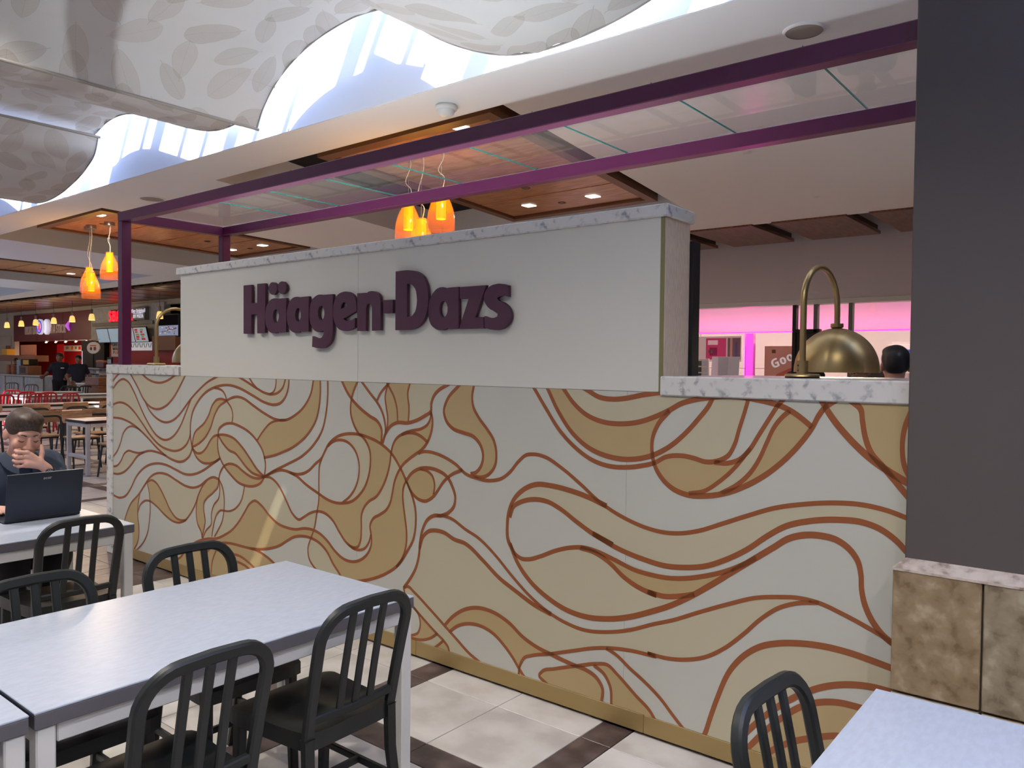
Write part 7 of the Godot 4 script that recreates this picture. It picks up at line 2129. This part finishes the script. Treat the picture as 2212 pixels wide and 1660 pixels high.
	ln(0.014, [-5209, 617, -5228, 555, -5232, 483, -5215, 425, -5170, 374, -5147, 327])
	ln(0.014, [-4939, 770, -4900, 728, -4874, 661, -4873, 564, -4894, 486, -4952, 408, -4995, 361])
	ln(0.013, [-4939, 767, -4926, 696, -4936, 643, -5006, 576, -5033, 508, -5032, 450, -5103, 387, -5147, 327])
	ln(0.013, [-5027, 357, -5016, 405, -4995, 467, -4963, 523, -4915, 555, -4873, 558, -4796, 566, -4725, 596, -4665, 651, -4636, 716, -4626, 754])
	ln(0.016, [-5650, 66, -5603, 84, -5458, 139, -5364, 215, -5226, 291, -5081, 334, -4963, 354, -4857, 396, -4775, 439, -4705, 494, -4625, 578, -4567, 641, -4505, 670, -4434, 649, -4341, 593, -4241, 552, -4156, 542, -4069, 543, -3968, 563, -3886, 564, -3821, 550, -3757, 520, -3679, 467, -3602, 435, -3519, 433, -3439, 462, -3382, 514, -3360, 570, -3365, 616, -3373, 663, -3349, 704, -3293, 735, -3238, 770, -3205, 820, -3192, 863, -3172, 938, -3146, 987, -3114, 1027, -3068, 1062, -3017, 1094, -2967, 1124, -2924, 1168, -2894, 1231, -2888, 1284, -2901, 1332])
	ln(0.016, [-5158, 146, -5131, 193, -5049, 271, -4984, 310, -4910, 330, -4785, 346, -4704, 347, -4576, 348, -4451, 359, -4340, 382, -4223, 421, -4164, 453, -4078, 495, -4001, 511, -3910, 512, -3828, 494, -3757, 454, -3701, 393, -3639, 340, -3593, 289, -3533, 212, -3502, 92, -3490, 43])
	ln(0.014, [-5046, 41, -5037, 90, -5021, 181, -4973, 265, -4904, 320])
	ln(0.016, [-4836, 275, -4775, 277, -4674, 276, -4585, 254, -4513, 227, -4432, 181, -4394, 68, -4378, 20])
	ln(0.016, [-4836, 224, -4759, 231, -4674, 231, -4575, 211, -4489, 165, -4465, 76, -4452, 28])
	ln(0.016, [-4556, 348, -4480, 346, -4386, 326, -4294, 295, -4186, 236, -4115, 80, -4095, 34])
	ln(0.015, [-4407, 961, -4270, 992, -4181, 1021, -4150, 1031, -4038, 1083, -3938, 1152, -3866, 1237, -3834, 1334, -3827, 1415, -3829, 1478, -3832, 1527])
	ln(0.014, [-4487, 1062, -4417, 1130, -4334, 1189, -4244, 1212, -4165, 1219])
	ln(0.015, [-4730, 1489, -4682, 1474, -4579, 1440, -4484, 1407, -4390, 1380, -4326, 1374, -4254, 1387, -4201, 1423, -4176, 1476, -4156, 1521])
	ln(0.014, [-4607, 1507, -4570, 1473, -4531, 1438, -4484, 1407])
	ln(0.013, [-4264, 1523, -4272, 1474, -4281, 1420, -4303, 1390, -4344, 1374])
	ln(0.018, [-3657, 1514, -3626, 1474, -3579, 1412, -3538, 1373, -3468, 1325, -3382, 1282, -3312, 1252, -3284, 1217, -3281, 1170, -3286, 1130])
	ln(0.016, [-3462, 1518, -3488, 1475, -3527, 1409, -3545, 1346, -3545, 1288, -3518, 1227, -3474, 1173])
	ln(0.016, [-3489, 1506, -3451, 1474, -3383, 1414, -3319, 1360, -3278, 1310, -3256, 1255, -3252, 1191, -3259, 1172])
	ln(0.015, [-3326, 1364, -3299, 1407, -3228, 1469, -3190, 1502])
	ln(0.014, [-3222, 1503, -3237, 1455, -3254, 1395, -3244, 1335, -3233, 1284, -3236, 1229, -3252, 1186])
	ln(0.014, [-3265, 1504, -3235, 1465, -3183, 1397, -3160, 1338, -3152, 1259])
	ln(0.014, [-3043, 1518, -3060, 1471, -3075, 1428, -3065, 1343, -3070, 1263])
	ln(0.018, [-3277, 1128, -3249, 1191, -3209, 1235, -3162, 1256, -3070, 1261, -3007, 1278, -2944, 1306, -2901, 1332, -2898, 1372, -2877, 1416, -2841, 1446, -2791, 1469, -2745, 1490])
	ln(0.016, [-3122, 1194, -3070, 1207, -3025, 1208, -2974, 1195, -2923, 1167])
	ln(0.016, [-2992, 1102, -2954, 1114, -2917, 1117, -2856, 1111, -2778, 1091, -2724, 1070, -2646, 1024, -2575, 1011, -2527, 1006, -2480, 1009, -2413, 1027, -2361, 1065, -2310, 1120, -2267, 1152, -2217, 1160, -2156, 1153, -2066, 1113, -1950, 1043, -1860, 982, -1784, 945, -1679, 909, -1603, 893, -1534, 888, -1465, 894, -1382, 916, -1276, 961, -1174, 1006, -1076, 1046, -959, 1076, -847, 1094, -761, 1098, -679, 1088, -595, 1064, -354, 996])
	ln(0.016, [-2671, 1043, -2730, 1022, -2776, 994, -2812, 962, -2842, 924, -2884, 880, -2939, 853, -2989, 858, -3041, 889, -3083, 947])
	ln(0.018, [-3083, 947, -3042, 990, -2985, 1020, -2916, 1031, -2855, 1026, -2776, 994, -2741, 948, -2722, 902, -2731, 851, -2768, 814, -2816, 792, -2870, 785, -2919, 757, -2956, 698, -2974, 628, -2980, 564, -3005, 484, -3049, 417, -3097, 360])
	ln(0.014, [-2979, 1021, -2922, 1013, -2885, 990, -2869, 947, -2877, 894])
	ln(0.015, [-3083, 947, -3103, 909, -3109, 863, -3105, 823, -3091, 747, -3077, 667, -3083, 584, -3115, 511, -3155, 467])
	ln(0.015, [-3753, 1084, -3706, 1115, -3630, 1130, -3562, 1117, -3503, 1074, -3473, 1014, -3472, 942, -3501, 866, -3552, 807, -3619, 761])
	ln(0.013, [-3808, 1010, -3828, 973, -3837, 881, -3836, 790, -3838, 745, -3854, 678, -3886, 561, -3918, 501, -3941, 441, -3930, 386, -3876, 338, -3811, 309, -3747, 270, -3707, 178, -3715, 76, -3718, 26])
	ln(0.014, [-3365, 616, -3383, 566, -3418, 527, -3461, 510, -3520, 511, -3565, 529])
	ln(0.020, [-2977, 592, -2950, 663, -2913, 695, -2857, 708, -2797, 705, -2726, 681, -2655, 672, -2528, 603, -2429, 539, -2311, 487, -2197, 443, -2109, 423])
	ln(0.015, [-2852, 787, -2816, 792, -2756, 787, -2643, 741, -2570, 716, -2447, 641, -2351, 565, -2235, 484, -2124, 429, -2031, 402, -1927, 390, -1796, 410, -1689, 443, -1581, 491, -1487, 529, -1376, 584, -1244, 646, -1143, 689, -1045, 712, -975, 722, -906, 719, -817, 695, -731, 664, -686, 645, -632, 616, -414, 494])
	ln(0.015, [-3097, 362, -3063, 374, -3014, 352, -2900, 287, -2790, 221, -2692, 162, -2622, 120, -2554, 92, -2508, 73])
	ln(0.014, [-3097, 362, -3072, 300, -3028, 275, -2946, 224, -2844, 166, -2789, 136, -2762, 113, -2754, 88, -2740, 40])
	ln(0.013, [-3028, 275, -2980, 237, -2967, 186, -2983, 141, -3041, 111, -3085, 88])
	ln(0.014, [-3090, 92, -3041, 98, -2945, 110, -2889, 133, -2842, 167])
	ln(0.014, [-2900, 54, -2861, 86, -2816, 123, -2796, 141])
	ln(0.018, [-2790, 221, -2728, 283, -2642, 337, -2558, 361, -2467, 360, -2363, 330, -2270, 277, -2187, 249, -2106, 235, -1979, 217, -1911, 211, -1858, 191, -1827, 154, -1830, 80, -1831, 30])
	ln(0.016, [-2754, 196, -2701, 237, -2624, 267, -2540, 273, -2458, 253, -2385, 208, -2330, 160, -2290, 115, -2260, 86, -2223, 52])
	ln(0.015, [-2306, 33, -2298, 82, -2287, 146, -2261, 183, -2223, 201, -2114, 236, -1980, 283, -1873, 320, -1795, 339, -1669, 355, -1567, 358, -1602, 362, -1525, 362, -1428, 378, -1346, 408, -1267, 461, -1185, 539, -1117, 613, -1045, 672, -975, 703, -902, 719])
	ln(0.015, [-2092, 64, -2133, 92, -2174, 120, -2156, 143, -2084, 173, -1952, 221, -1859, 253, -1800, 262, -1748, 231, -1654, 163, -1592, 121, -1562, 86, -1529, 49])
	ln(0.016, [-1872, 243, -1819, 218, -1786, 171, -1778, 84, -1773, 34])
	ln(0.015, [-1808, 335, -1756, 317, -1686, 274, -1618, 237, -1534, 180, -1488, 137, -1431, 86, -1393, 53])
	ln(0.020, [-2361, 842, -2340, 896, -2276, 933, -2208, 948, -2135, 945, -2063, 920, -1975, 874, -1891, 834, -1782, 799, -1887, 833, -1757, 786, -1633, 760, -1520, 749, -1435, 758, -1352, 777, -1273, 813, -1171, 877, -1098, 937, -1027, 985, -935, 1017, -837, 1034, -760, 1036, -698, 1020, -648, 989, -600, 940, -424, 763])
	ln(0.022, [-1816, 964, -1921, 994, -2018, 1012, -2124, 1022, -2203, 1019, -2277, 988, -2334, 937, -2368, 867, -2377, 799, -2370, 729, -2352, 699, -2313, 633, -2236, 556, -2125, 494, -2018, 460, -1915, 452, -1797, 468, -1690, 500, -1582, 547, -1517, 578, -1432, 629, -1324, 706, -1221, 785, -1146, 842, -1073, 897, -1017, 939, -957, 961, -898, 967, -844, 960, -801, 935, -770, 895, -758, 847, -755, 798, -741, 738, -711, 682, -682, 649, -636, 619, -427, 483])
	ln(0.018, [-2357, 717, -2329, 673, -2290, 655, -2245, 658, -2178, 682, -2092, 722, -2008, 750, -1933, 762, -1853, 754, -1775, 734, -1675, 707, -1584, 699, -1531, 699, -1434, 713, -1352, 737, -1272, 768, -1200, 806, -1141, 845])
	ln(0.020, [-1953, 758, -1880, 750, -1801, 718, -1724, 666, -1643, 632, -1565, 617, -1606, 624, -1529, 620, -1461, 634, -1394, 655])
	ln(0.018, [-2618, 1028, -2583, 1039, -2549, 1074, -2536, 1132, -2557, 1183, -2599, 1217, -2670, 1233, -2742, 1250, -2787, 1285, -2806, 1338, -2785, 1393, -2698, 1476, -2662, 1511])
	ln(0.016, [-2591, 1523, -2601, 1474, -2612, 1416, -2604, 1369, -2565, 1313, -2510, 1259, -2469, 1210, -2451, 1149, -2460, 1082, -2500, 1037, -2555, 1018, -2597, 1021])
	ln(0.018, [-2255, 1513, -2224, 1473, -2159, 1387, -2068, 1276, -1981, 1206, -1896, 1161, -1814, 1142, -1719, 1144, -1643, 1158, -1587, 1174, -1529, 1205, -1459, 1215, -1404, 1209, -1355, 1199, -1308, 1206, -1261, 1232, -1234, 1281, -1218, 1337, -1196, 1409, -1181, 1464, -1167, 1512])
	ln(0.020, [-2171, 1516, -2145, 1473, -2081, 1367, -1999, 1271, -1908, 1211, -1815, 1184, -1725, 1178, -1653, 1188, -1597, 1205, -1529, 1240, -1448, 1306, -1388, 1372, -1347, 1424, -1327, 1461, -1303, 1505])
	ln(0.020, [-2087, 1511, -2054, 1473, -2001, 1413, -1927, 1360, -1844, 1334, -1748, 1330, -1646, 1347, -1583, 1370, -1519, 1400, -1469, 1428, -1408, 1447, -1330, 1460, -1231, 1466, -1147, 1457, -1087, 1446, -1013, 1417, -961, 1381, -938, 1362])
	ln(0.020, [-1968, 1491, -1923, 1470, -1862, 1442, -1792, 1435, -1724, 1442, -1648, 1458, -1564, 1472, -1515, 1480])
	ln(0.020, [-1519, 1397, -1570, 1339, -1595, 1279, -1597, 1220, -1587, 1174, -1553, 1118, -1501, 1077, -1438, 1058, -1352, 1062, -1270, 1082, -1191, 1118, -1114, 1167, -1046, 1226, -990, 1288, -950, 1343, -938, 1362, -916, 1407, -894, 1438, -853, 1468, -813, 1497])
	ln(0.018, [-1319, 1200, -1261, 1202, -1215, 1220, -1177, 1258, -1139, 1320, -1092, 1398, -1066, 1439, -1040, 1469, -1007, 1506])
	ln(0.016, [-1426, 1063, -1359, 1081, -1294, 1127, -1226, 1194, -1171, 1267])
	ln(0.018, [-1288, 1079, -1225, 1118, -1170, 1172, -1132, 1235, -1106, 1296, -1075, 1362, -1044, 1400, -1021, 1420])
	ln(0.024, [-938, 1516, -912, 1473, -877, 1414, -822, 1346, -755, 1281, -689, 1233, -635, 1202, -582, 1176, -358, 1067])
	ln(0.022, [-844, 1499, -805, 1467, -772, 1438, -764, 1394, -753, 1336, -732, 1283, -689, 1234, -527, 1043])
	ln(0.020, [-522, 1698, -599, 1460, -628, 1373, -633, 1305, -625, 1248, -596, 1189, -484, 965])
	ln(0.022, [-1368, 23, -1350, 69, -1339, 96, -1316, 172, -1291, 250, -1229, 395, -1179, 457, -1114, 507, -1042, 536, -972, 552, -881, 562, -793, 560, -708, 549, -623, 535, -376, 495])
	ln(0.022, [-1253, 27, -1225, 68, -1155, 170, -1087, 249, -1025, 310, -956, 365, -884, 410, -805, 441, -725, 456, -622, 455, -372, 452])
	ln(0.022, [-1209, 31, -1178, 71, -1081, 197, -1019, 264, -950, 322, -874, 358, -821, 370, -765, 372, -694, 368, -620, 350, -378, 290])
	ln(0.022, [-1139, 43, -1103, 78, -1055, 125, -975, 182, -907, 215, -836, 244, -754, 260])

func build_sign() -> void:
	var s := thing("wall_sign", "raised dark plum lettering on the white upper panel of the kiosk", "sign", Vector3.ZERO)
	letter(s, [-4600, 2080, -4508, 2080, -4508, 1961, -4445, 1961, -4445, 2082, -4356, 2081, -4358, 1766, -4444, 1764, -4445, 1886, -4511, 1887, -4510, 1763, -4599, 1764], [])
	letter(s, [-4231, 2041, -4232, 2033, -4235, 2024, -4240, 2017, -4247, 2011, -4255, 2007, -4264, 2004, -4274, 2004, -4284, 2005, -4293, 2009, -4301, 2014, -4308, 2021, -4313, 2028, -4317, 2037, -4318, 2046, -4317, 2055, -4314, 2063, -4308, 2070, -4302, 2076, -4293, 2081, -4284, 2083, -4274, 2083, -4265, 2082, -4256, 2078, -4247, 2073, -4240, 2067, -4235, 2059, -4232, 2050], [])
	letter(s, [-4133, 2041, -4134, 2032, -4138, 2024, -4143, 2017, -4150, 2011, -4158, 2007, -4167, 2005, -4177, 2004, -4187, 2005, -4196, 2009, -4205, 2014, -4212, 2021, -4217, 2028, -4220, 2037, -4221, 2046, -4220, 2054, -4217, 2062, -4212, 2070, -4205, 2076, -4196, 2080, -4187, 2082, -4177, 2083, -4168, 2081, -4158, 2078, -4150, 2072, -4143, 2066, -4138, 2058, -4135, 2050], [])
	letter(s, [-4132, 1978, -4205, 1977, -4210, 1974, -4217, 1975, -4224, 1977, -4231, 1979, -4238, 1980, -4245, 1981, -4255, 1981, -4265, 1981, -4275, 1979, -4285, 1978, -4293, 1975, -4303, 1971, -4312, 1966, -4320, 1960, -4328, 1953, -4334, 1947, -4340, 1938, -4345, 1929, -4348, 1919, -4351, 1909, -4353, 1900, -4355, 1890, -4357, 1881, -4357, 1871, -4357, 1861, -4356, 1852, -4355, 1842, -4353, 1832, -4351, 1822, -4347, 1813, -4341, 1804, -4336, 1797, -4331, 1790, -4325, 1783, -4317, 1777, -4309, 1772, -4301, 1769, -4294, 1766, -4285, 1764, -4277, 1762, -4268, 1761, -4262, 1761, -4255, 1761, -4249, 1762, -4242, 1762, -4236, 1764, -4232, 1765, -4228, 1766, -4223, 1768, -4219, 1769, -4215, 1771, -4209, 1765, -4134, 1767], [[-4209, 1868, -4210, 1859, -4213, 1851, -4216, 1843, -4221, 1836, -4227, 1832, -4234, 1829, -4241, 1828, -4248, 1829, -4255, 1832, -4261, 1837, -4266, 1844, -4270, 1852, -4273, 1861, -4273, 1870, -4273, 1880, -4270, 1888, -4267, 1896, -4261, 1903, -4255, 1907, -4249, 1910, -4242, 1911, -4234, 1910, -4228, 1906, -4222, 1901, -4217, 1894, -4213, 1886, -4210, 1878]])
	letter(s, [-3907, 1978, -3982, 1977, -3987, 1973, -3993, 1975, -4000, 1976, -4007, 1978, -4013, 1979, -4020, 1980, -4029, 1980, -4039, 1980, -4048, 1979, -4057, 1977, -4065, 1975, -4075, 1971, -4083, 1966, -4091, 1960, -4097, 1953, -4104, 1947, -4111, 1938, -4116, 1928, -4120, 1918, -4123, 1907, -4125, 1897, -4126, 1888, -4127, 1880, -4127, 1872, -4127, 1863, -4126, 1855, -4125, 1844, -4123, 1834, -4120, 1823, -4116, 1813, -4110, 1803, -4106, 1796, -4101, 1790, -4095, 1783, -4088, 1777, -4080, 1772, -4072, 1769, -4064, 1766, -4055, 1763, -4046, 1761, -4037, 1760, -4030, 1760, -4023, 1760, -4016, 1761, -4010, 1762, -4003, 1763, -4000, 1765, -3997, 1766, -3994, 1767, -3991, 1769, -3989, 1770, -3982, 1765, -3908, 1766], [[-3985, 1869, -3985, 1860, -3987, 1851, -3991, 1843, -3995, 1836, -4001, 1832, -4007, 1829, -4013, 1828, -4019, 1829, -4025, 1832, -4031, 1837, -4035, 1844, -4039, 1852, -4041, 1861, -4042, 1871, -4041, 1880, -4039, 1889, -4036, 1897, -4031, 1903, -4026, 1908, -4020, 1911, -4013, 1912, -4007, 1911, -4001, 1907, -3995, 1902, -3991, 1895, -3988, 1887, -3985, 1878]])
	letter(s, [-3681, 1980, -3760, 1980, -3765, 1976, -3772, 1978, -3779, 1980, -3786, 1982, -3793, 1983, -3800, 1983, -3810, 1983, -3821, 1982, -3831, 1979, -3841, 1976, -3850, 1972, -3859, 1967, -3868, 1961, -3875, 1953, -3881, 1946, -3886, 1938, -3891, 1929, -3895, 1919, -3897, 1909, -3899, 1899, -3900, 1889, -3901, 1879, -3901, 1869, -3901, 1859, -3899, 1849, -3897, 1839, -3895, 1830, -3892, 1820, -3889, 1811, -3884, 1802, -3878, 1794, -3872, 1788, -3866, 1782, -3858, 1776, -3850, 1772, -3842, 1768, -3835, 1766, -3828, 1764, -3820, 1762, -3813, 1761, -3806, 1761, -3800, 1761, -3794, 1762, -3788, 1763, -3783, 1764, -3777, 1765, -3774, 1766, -3772, 1766, -3769, 1767, -3766, 1768, -3763, 1769, -3763, 1765, -3763, 1760, -3764, 1756, -3764, 1751, -3766, 1747, -3768, 1743, -3772, 1739, -3776, 1735, -3780, 1731, -3784, 1728, -3790, 1727, -3795, 1726, -3801, 1725, -3807, 1724, -3813, 1724, -3818, 1725, -3824, 1726, -3830, 1727, -3836, 1729, -3841, 1730, -3847, 1732, -3853, 1733, -3859, 1735, -3864, 1736, -3870, 1738, -3874, 1675, -3865, 1673, -3855, 1671, -3846, 1670, -3836, 1668, -3827, 1667, -3818, 1666, -3809, 1666, -3801, 1665, -3792, 1665, -3784, 1665, -3775, 1666, -3766, 1667, -3757, 1669, -3749, 1671, -3741, 1674, -3731, 1678, -3722, 1683, -3714, 1689, -3706, 1695, -3700, 1702, -3694, 1710, -3690, 1718, -3688, 1727, -3685, 1737, -3683, 1746, -3680, 1763, -3679, 1780, -3679, 1798, -3680, 1816, -3680, 1833], [[-3757, 1873, -3757, 1863, -3760, 1854, -3763, 1846, -3768, 1840, -3774, 1835, -3781, 1832, -3788, 1831, -3795, 1832, -3801, 1835, -3807, 1841, -3812, 1848, -3816, 1856, -3818, 1865, -3819, 1875, -3819, 1884, -3816, 1893, -3813, 1901, -3808, 1908, -3802, 1913, -3795, 1915, -3788, 1916, -3781, 1915, -3775, 1912, -3769, 1906, -3764, 1899, -3760, 1891, -3758, 1882]])
	letter(s, [-3469, 1874, -3469, 1884, -3469, 1893, -3470, 1903, -3471, 1912, -3473, 1921, -3475, 1929, -3478, 1938, -3482, 1946, -3487, 1953, -3493, 1960, -3499, 1966, -3507, 1971, -3515, 1976, -3523, 1980, -3532, 1984, -3541, 1986, -3551, 1988, -3560, 1989, -3570, 1990, -3579, 1989, -3591, 1988, -3602, 1986, -3613, 1984, -3624, 1980, -3633, 1976, -3642, 1970, -3650, 1962, -3656, 1955, -3662, 1946, -3667, 1938, -3671, 1928, -3674, 1918, -3676, 1907, -3677, 1896, -3677, 1886, -3678, 1876, -3678, 1866, -3677, 1857, -3675, 1847, -3673, 1837, -3670, 1829, -3667, 1821, -3663, 1813, -3658, 1805, -3652, 1798, -3647, 1792, -3640, 1786, -3633, 1781, -3626, 1776, -3618, 1772, -3609, 1770, -3600, 1767, -3590, 1766, -3580, 1764, -3571, 1764, -3561, 1764, -3552, 1764, -3542, 1766, -3533, 1767, -3524, 1769, -3516, 1771, -3508, 1773, -3500, 1776, -3493, 1779, -3485, 1781, -3481, 1836, -3487, 1834, -3493, 1831, -3499, 1829, -3505, 1826, -3511, 1824, -3518, 1823, -3524, 1822, -3531, 1821, -3538, 1821, -3544, 1821, -3550, 1821, -3555, 1822, -3561, 1823, -3566, 1824, -3571, 1826, -3574, 1827, -3577, 1829, -3580, 1831, -3583, 1832, -3586, 1834], [[-3605, 1891, -3605, 1896, -3605, 1900, -3604, 1905, -3603, 1909, -3601, 1913, -3599, 1917, -3596, 1919, -3593, 1922, -3590, 1925, -3587, 1928, -3567, 1926, -3552, 1906]])
	letter(s, [-3464, 1974, -3394, 1974, -3391, 1967, -3387, 1969, -3383, 1971, -3379, 1974, -3375, 1976, -3371, 1978, -3365, 1979, -3359, 1980, -3352, 1981, -3346, 1981, -3339, 1981, -3332, 1980, -3324, 1979, -3316, 1977, -3309, 1975, -3302, 1972, -3296, 1969, -3290, 1965, -3285, 1960, -3281, 1955, -3277, 1951, -3274, 1944, -3272, 1938, -3271, 1931, -3270, 1924, -3268, 1917, -3269, 1762, -3338, 1761, -3339, 1891, -3348, 1910, -3363, 1915, -3380, 1909, -3388, 1888, -3389, 1761, -3463, 1762], [])
	letter(s, [-3246, 1927, -3169, 1926, -3170, 1854, -3247, 1854], [])
	letter(s, [-3149, 2077, -3128, 2077, -3108, 2078, -3087, 2078, -3067, 2078, -3047, 2077, -3035, 2075, -3023, 2074, -3012, 2072, -3000, 2070, -2990, 2067, -2980, 2063, -2970, 2058, -2961, 2053, -2952, 2047, -2945, 2042, -2936, 2033, -2929, 2023, -2923, 2013, -2917, 2003, -2913, 1993, -2908, 1979, -2905, 1965, -2903, 1950, -2902, 1936, -2901, 1922, -2901, 1908, -2902, 1895, -2903, 1881, -2906, 1868, -2909, 1855, -2913, 1845, -2917, 1834, -2923, 1824, -2929, 1814, -2936, 1805, -2944, 1798, -2952, 1791, -2961, 1785, -2971, 1779, -2981, 1775, -2990, 1771, -3000, 1768, -3011, 1765, -3021, 1763, -3032, 1761, -3041, 1760, -3050, 1760, -3059, 1760, -3069, 1760, -3078, 1761, -3092, 1760, -3106, 1760, -3120, 1760, -3134, 1760, -3149, 1760], [[-3061, 2005, -3029, 2003, -3023, 1998, -3016, 1993, -3010, 1988, -3005, 1983, -3000, 1978, -2995, 1969, -2991, 1961, -2989, 1951, -2987, 1942, -2986, 1933, -2985, 1925, -2984, 1917, -2984, 1909, -2985, 1901, -2986, 1894, -2987, 1886, -2989, 1877, -2991, 1869, -2994, 1862, -2999, 1854, -3003, 1850, -3007, 1846, -3012, 1841, -3017, 1837, -3021, 1833, -3059, 1830]])
	letter(s, [-2687, 1970, -2760, 1969, -2765, 1965, -2771, 1967, -2778, 1969, -2784, 1971, -2790, 1973, -2797, 1974, -2804, 1974, -2812, 1974, -2820, 1973, -2827, 1971, -2834, 1969, -2843, 1965, -2850, 1961, -2857, 1955, -2864, 1949, -2870, 1944, -2876, 1936, -2882, 1928, -2887, 1919, -2891, 1911, -2894, 1902, -2897, 1893, -2898, 1885, -2899, 1876, -2899, 1868, -2899, 1859, -2900, 1850, -2900, 1842, -2899, 1833, -2898, 1824, -2896, 1816, -2893, 1808, -2890, 1801, -2886, 1793, -2881, 1786, -2876, 1780, -2870, 1775, -2864, 1771, -2857, 1767, -2850, 1763, -2843, 1760, -2836, 1758, -2828, 1756, -2820, 1755, -2813, 1754, -2805, 1754, -2798, 1754, -2792, 1754, -2785, 1755, -2779, 1757, -2773, 1759, -2770, 1760, -2768, 1761, -2765, 1763, -2762, 1764, -2760, 1766, -2757, 1758, -2684, 1759], [[-2762, 1860, -2762, 1851, -2764, 1842, -2768, 1834, -2772, 1828, -2777, 1823, -2783, 1820, -2790, 1819, -2796, 1820, -2802, 1824, -2808, 1829, -2812, 1836, -2816, 1844, -2818, 1853, -2819, 1862, -2818, 1872, -2816, 1881, -2813, 1889, -2809, 1895, -2803, 1900, -2797, 1903, -2791, 1904, -2784, 1902, -2778, 1899, -2773, 1894, -2768, 1887, -2765, 1879, -2762, 1870]])
	letter(s, [-2679, 1968, -2504, 1968, -2509, 1956, -2574, 1814, -2520, 1813, -2517, 1757, -2680, 1758, -2676, 1772, -2618, 1908, -2678, 1910], [])
	letter(s, [-2365, 1959, -2364, 1905, -2370, 1907, -2375, 1908, -2381, 1910, -2386, 1911, -2392, 1911, -2398, 1912, -2404, 1912, -2409, 1911, -2415, 1910, -2420, 1909, -2423, 1908, -2426, 1907, -2429, 1905, -2432, 1904, -2434, 1902, -2433, 1901, -2433, 1899, -2432, 1897, -2431, 1895, -2429, 1894, -2424, 1889, -2416, 1886, -2408, 1883, -2399, 1881, -2392, 1878, -2385, 1874, -2378, 1869, -2372, 1865, -2366, 1860, -2362, 1855, -2357, 1849, -2354, 1844, -2351, 1838, -2349, 1832, -2347, 1826, -2347, 1818, -2347, 1811, -2348, 1804, -2350, 1797, -2353, 1790, -2357, 1784, -2362, 1777, -2368, 1772, -2374, 1766, -2381, 1762, -2389, 1758, -2398, 1754, -2408, 1752, -2418, 1750, -2428, 1748, -2437, 1748, -2446, 1748, -2456, 1749, -2466, 1750, -2475, 1751, -2483, 1753, -2491, 1755, -2498, 1757, -2506, 1759, -2513, 1761, -2514, 1818, -2508, 1816, -2503, 1814, -2497, 1812, -2491, 1811, -2486, 1809, -2479, 1808, -2472, 1807, -2465, 1807, -2459, 1807, -2452, 1807, -2448, 1808, -2444, 1809, -2441, 1810, -2437, 1811, -2433, 1812, -2429, 1825, -2432, 1827, -2436, 1829, -2440, 1832, -2444, 1834, -2448, 1836, -2455, 1840, -2464, 1844, -2472, 1847, -2479, 1851, -2486, 1856, -2492, 1860, -2498, 1866, -2503, 1871, -2507, 1877, -2511, 1882, -2513, 1887, -2516, 1893, -2517, 1898, -2519, 1903, -2519, 1908, -2519, 1914, -2517, 1920, -2515, 1926, -2513, 1932, -2510, 1937, -2506, 1943, -2501, 1948, -2495, 1952, -2489, 1957, -2483, 1960, -2475, 1963, -2467, 1966, -2458, 1968, -2449, 1969, -2440, 1970, -2432, 1971, -2423, 1971, -2414, 1970, -2406, 1969, -2398, 1968, -2391, 1967, -2384, 1965, -2378, 1963, -2371, 1961], [])
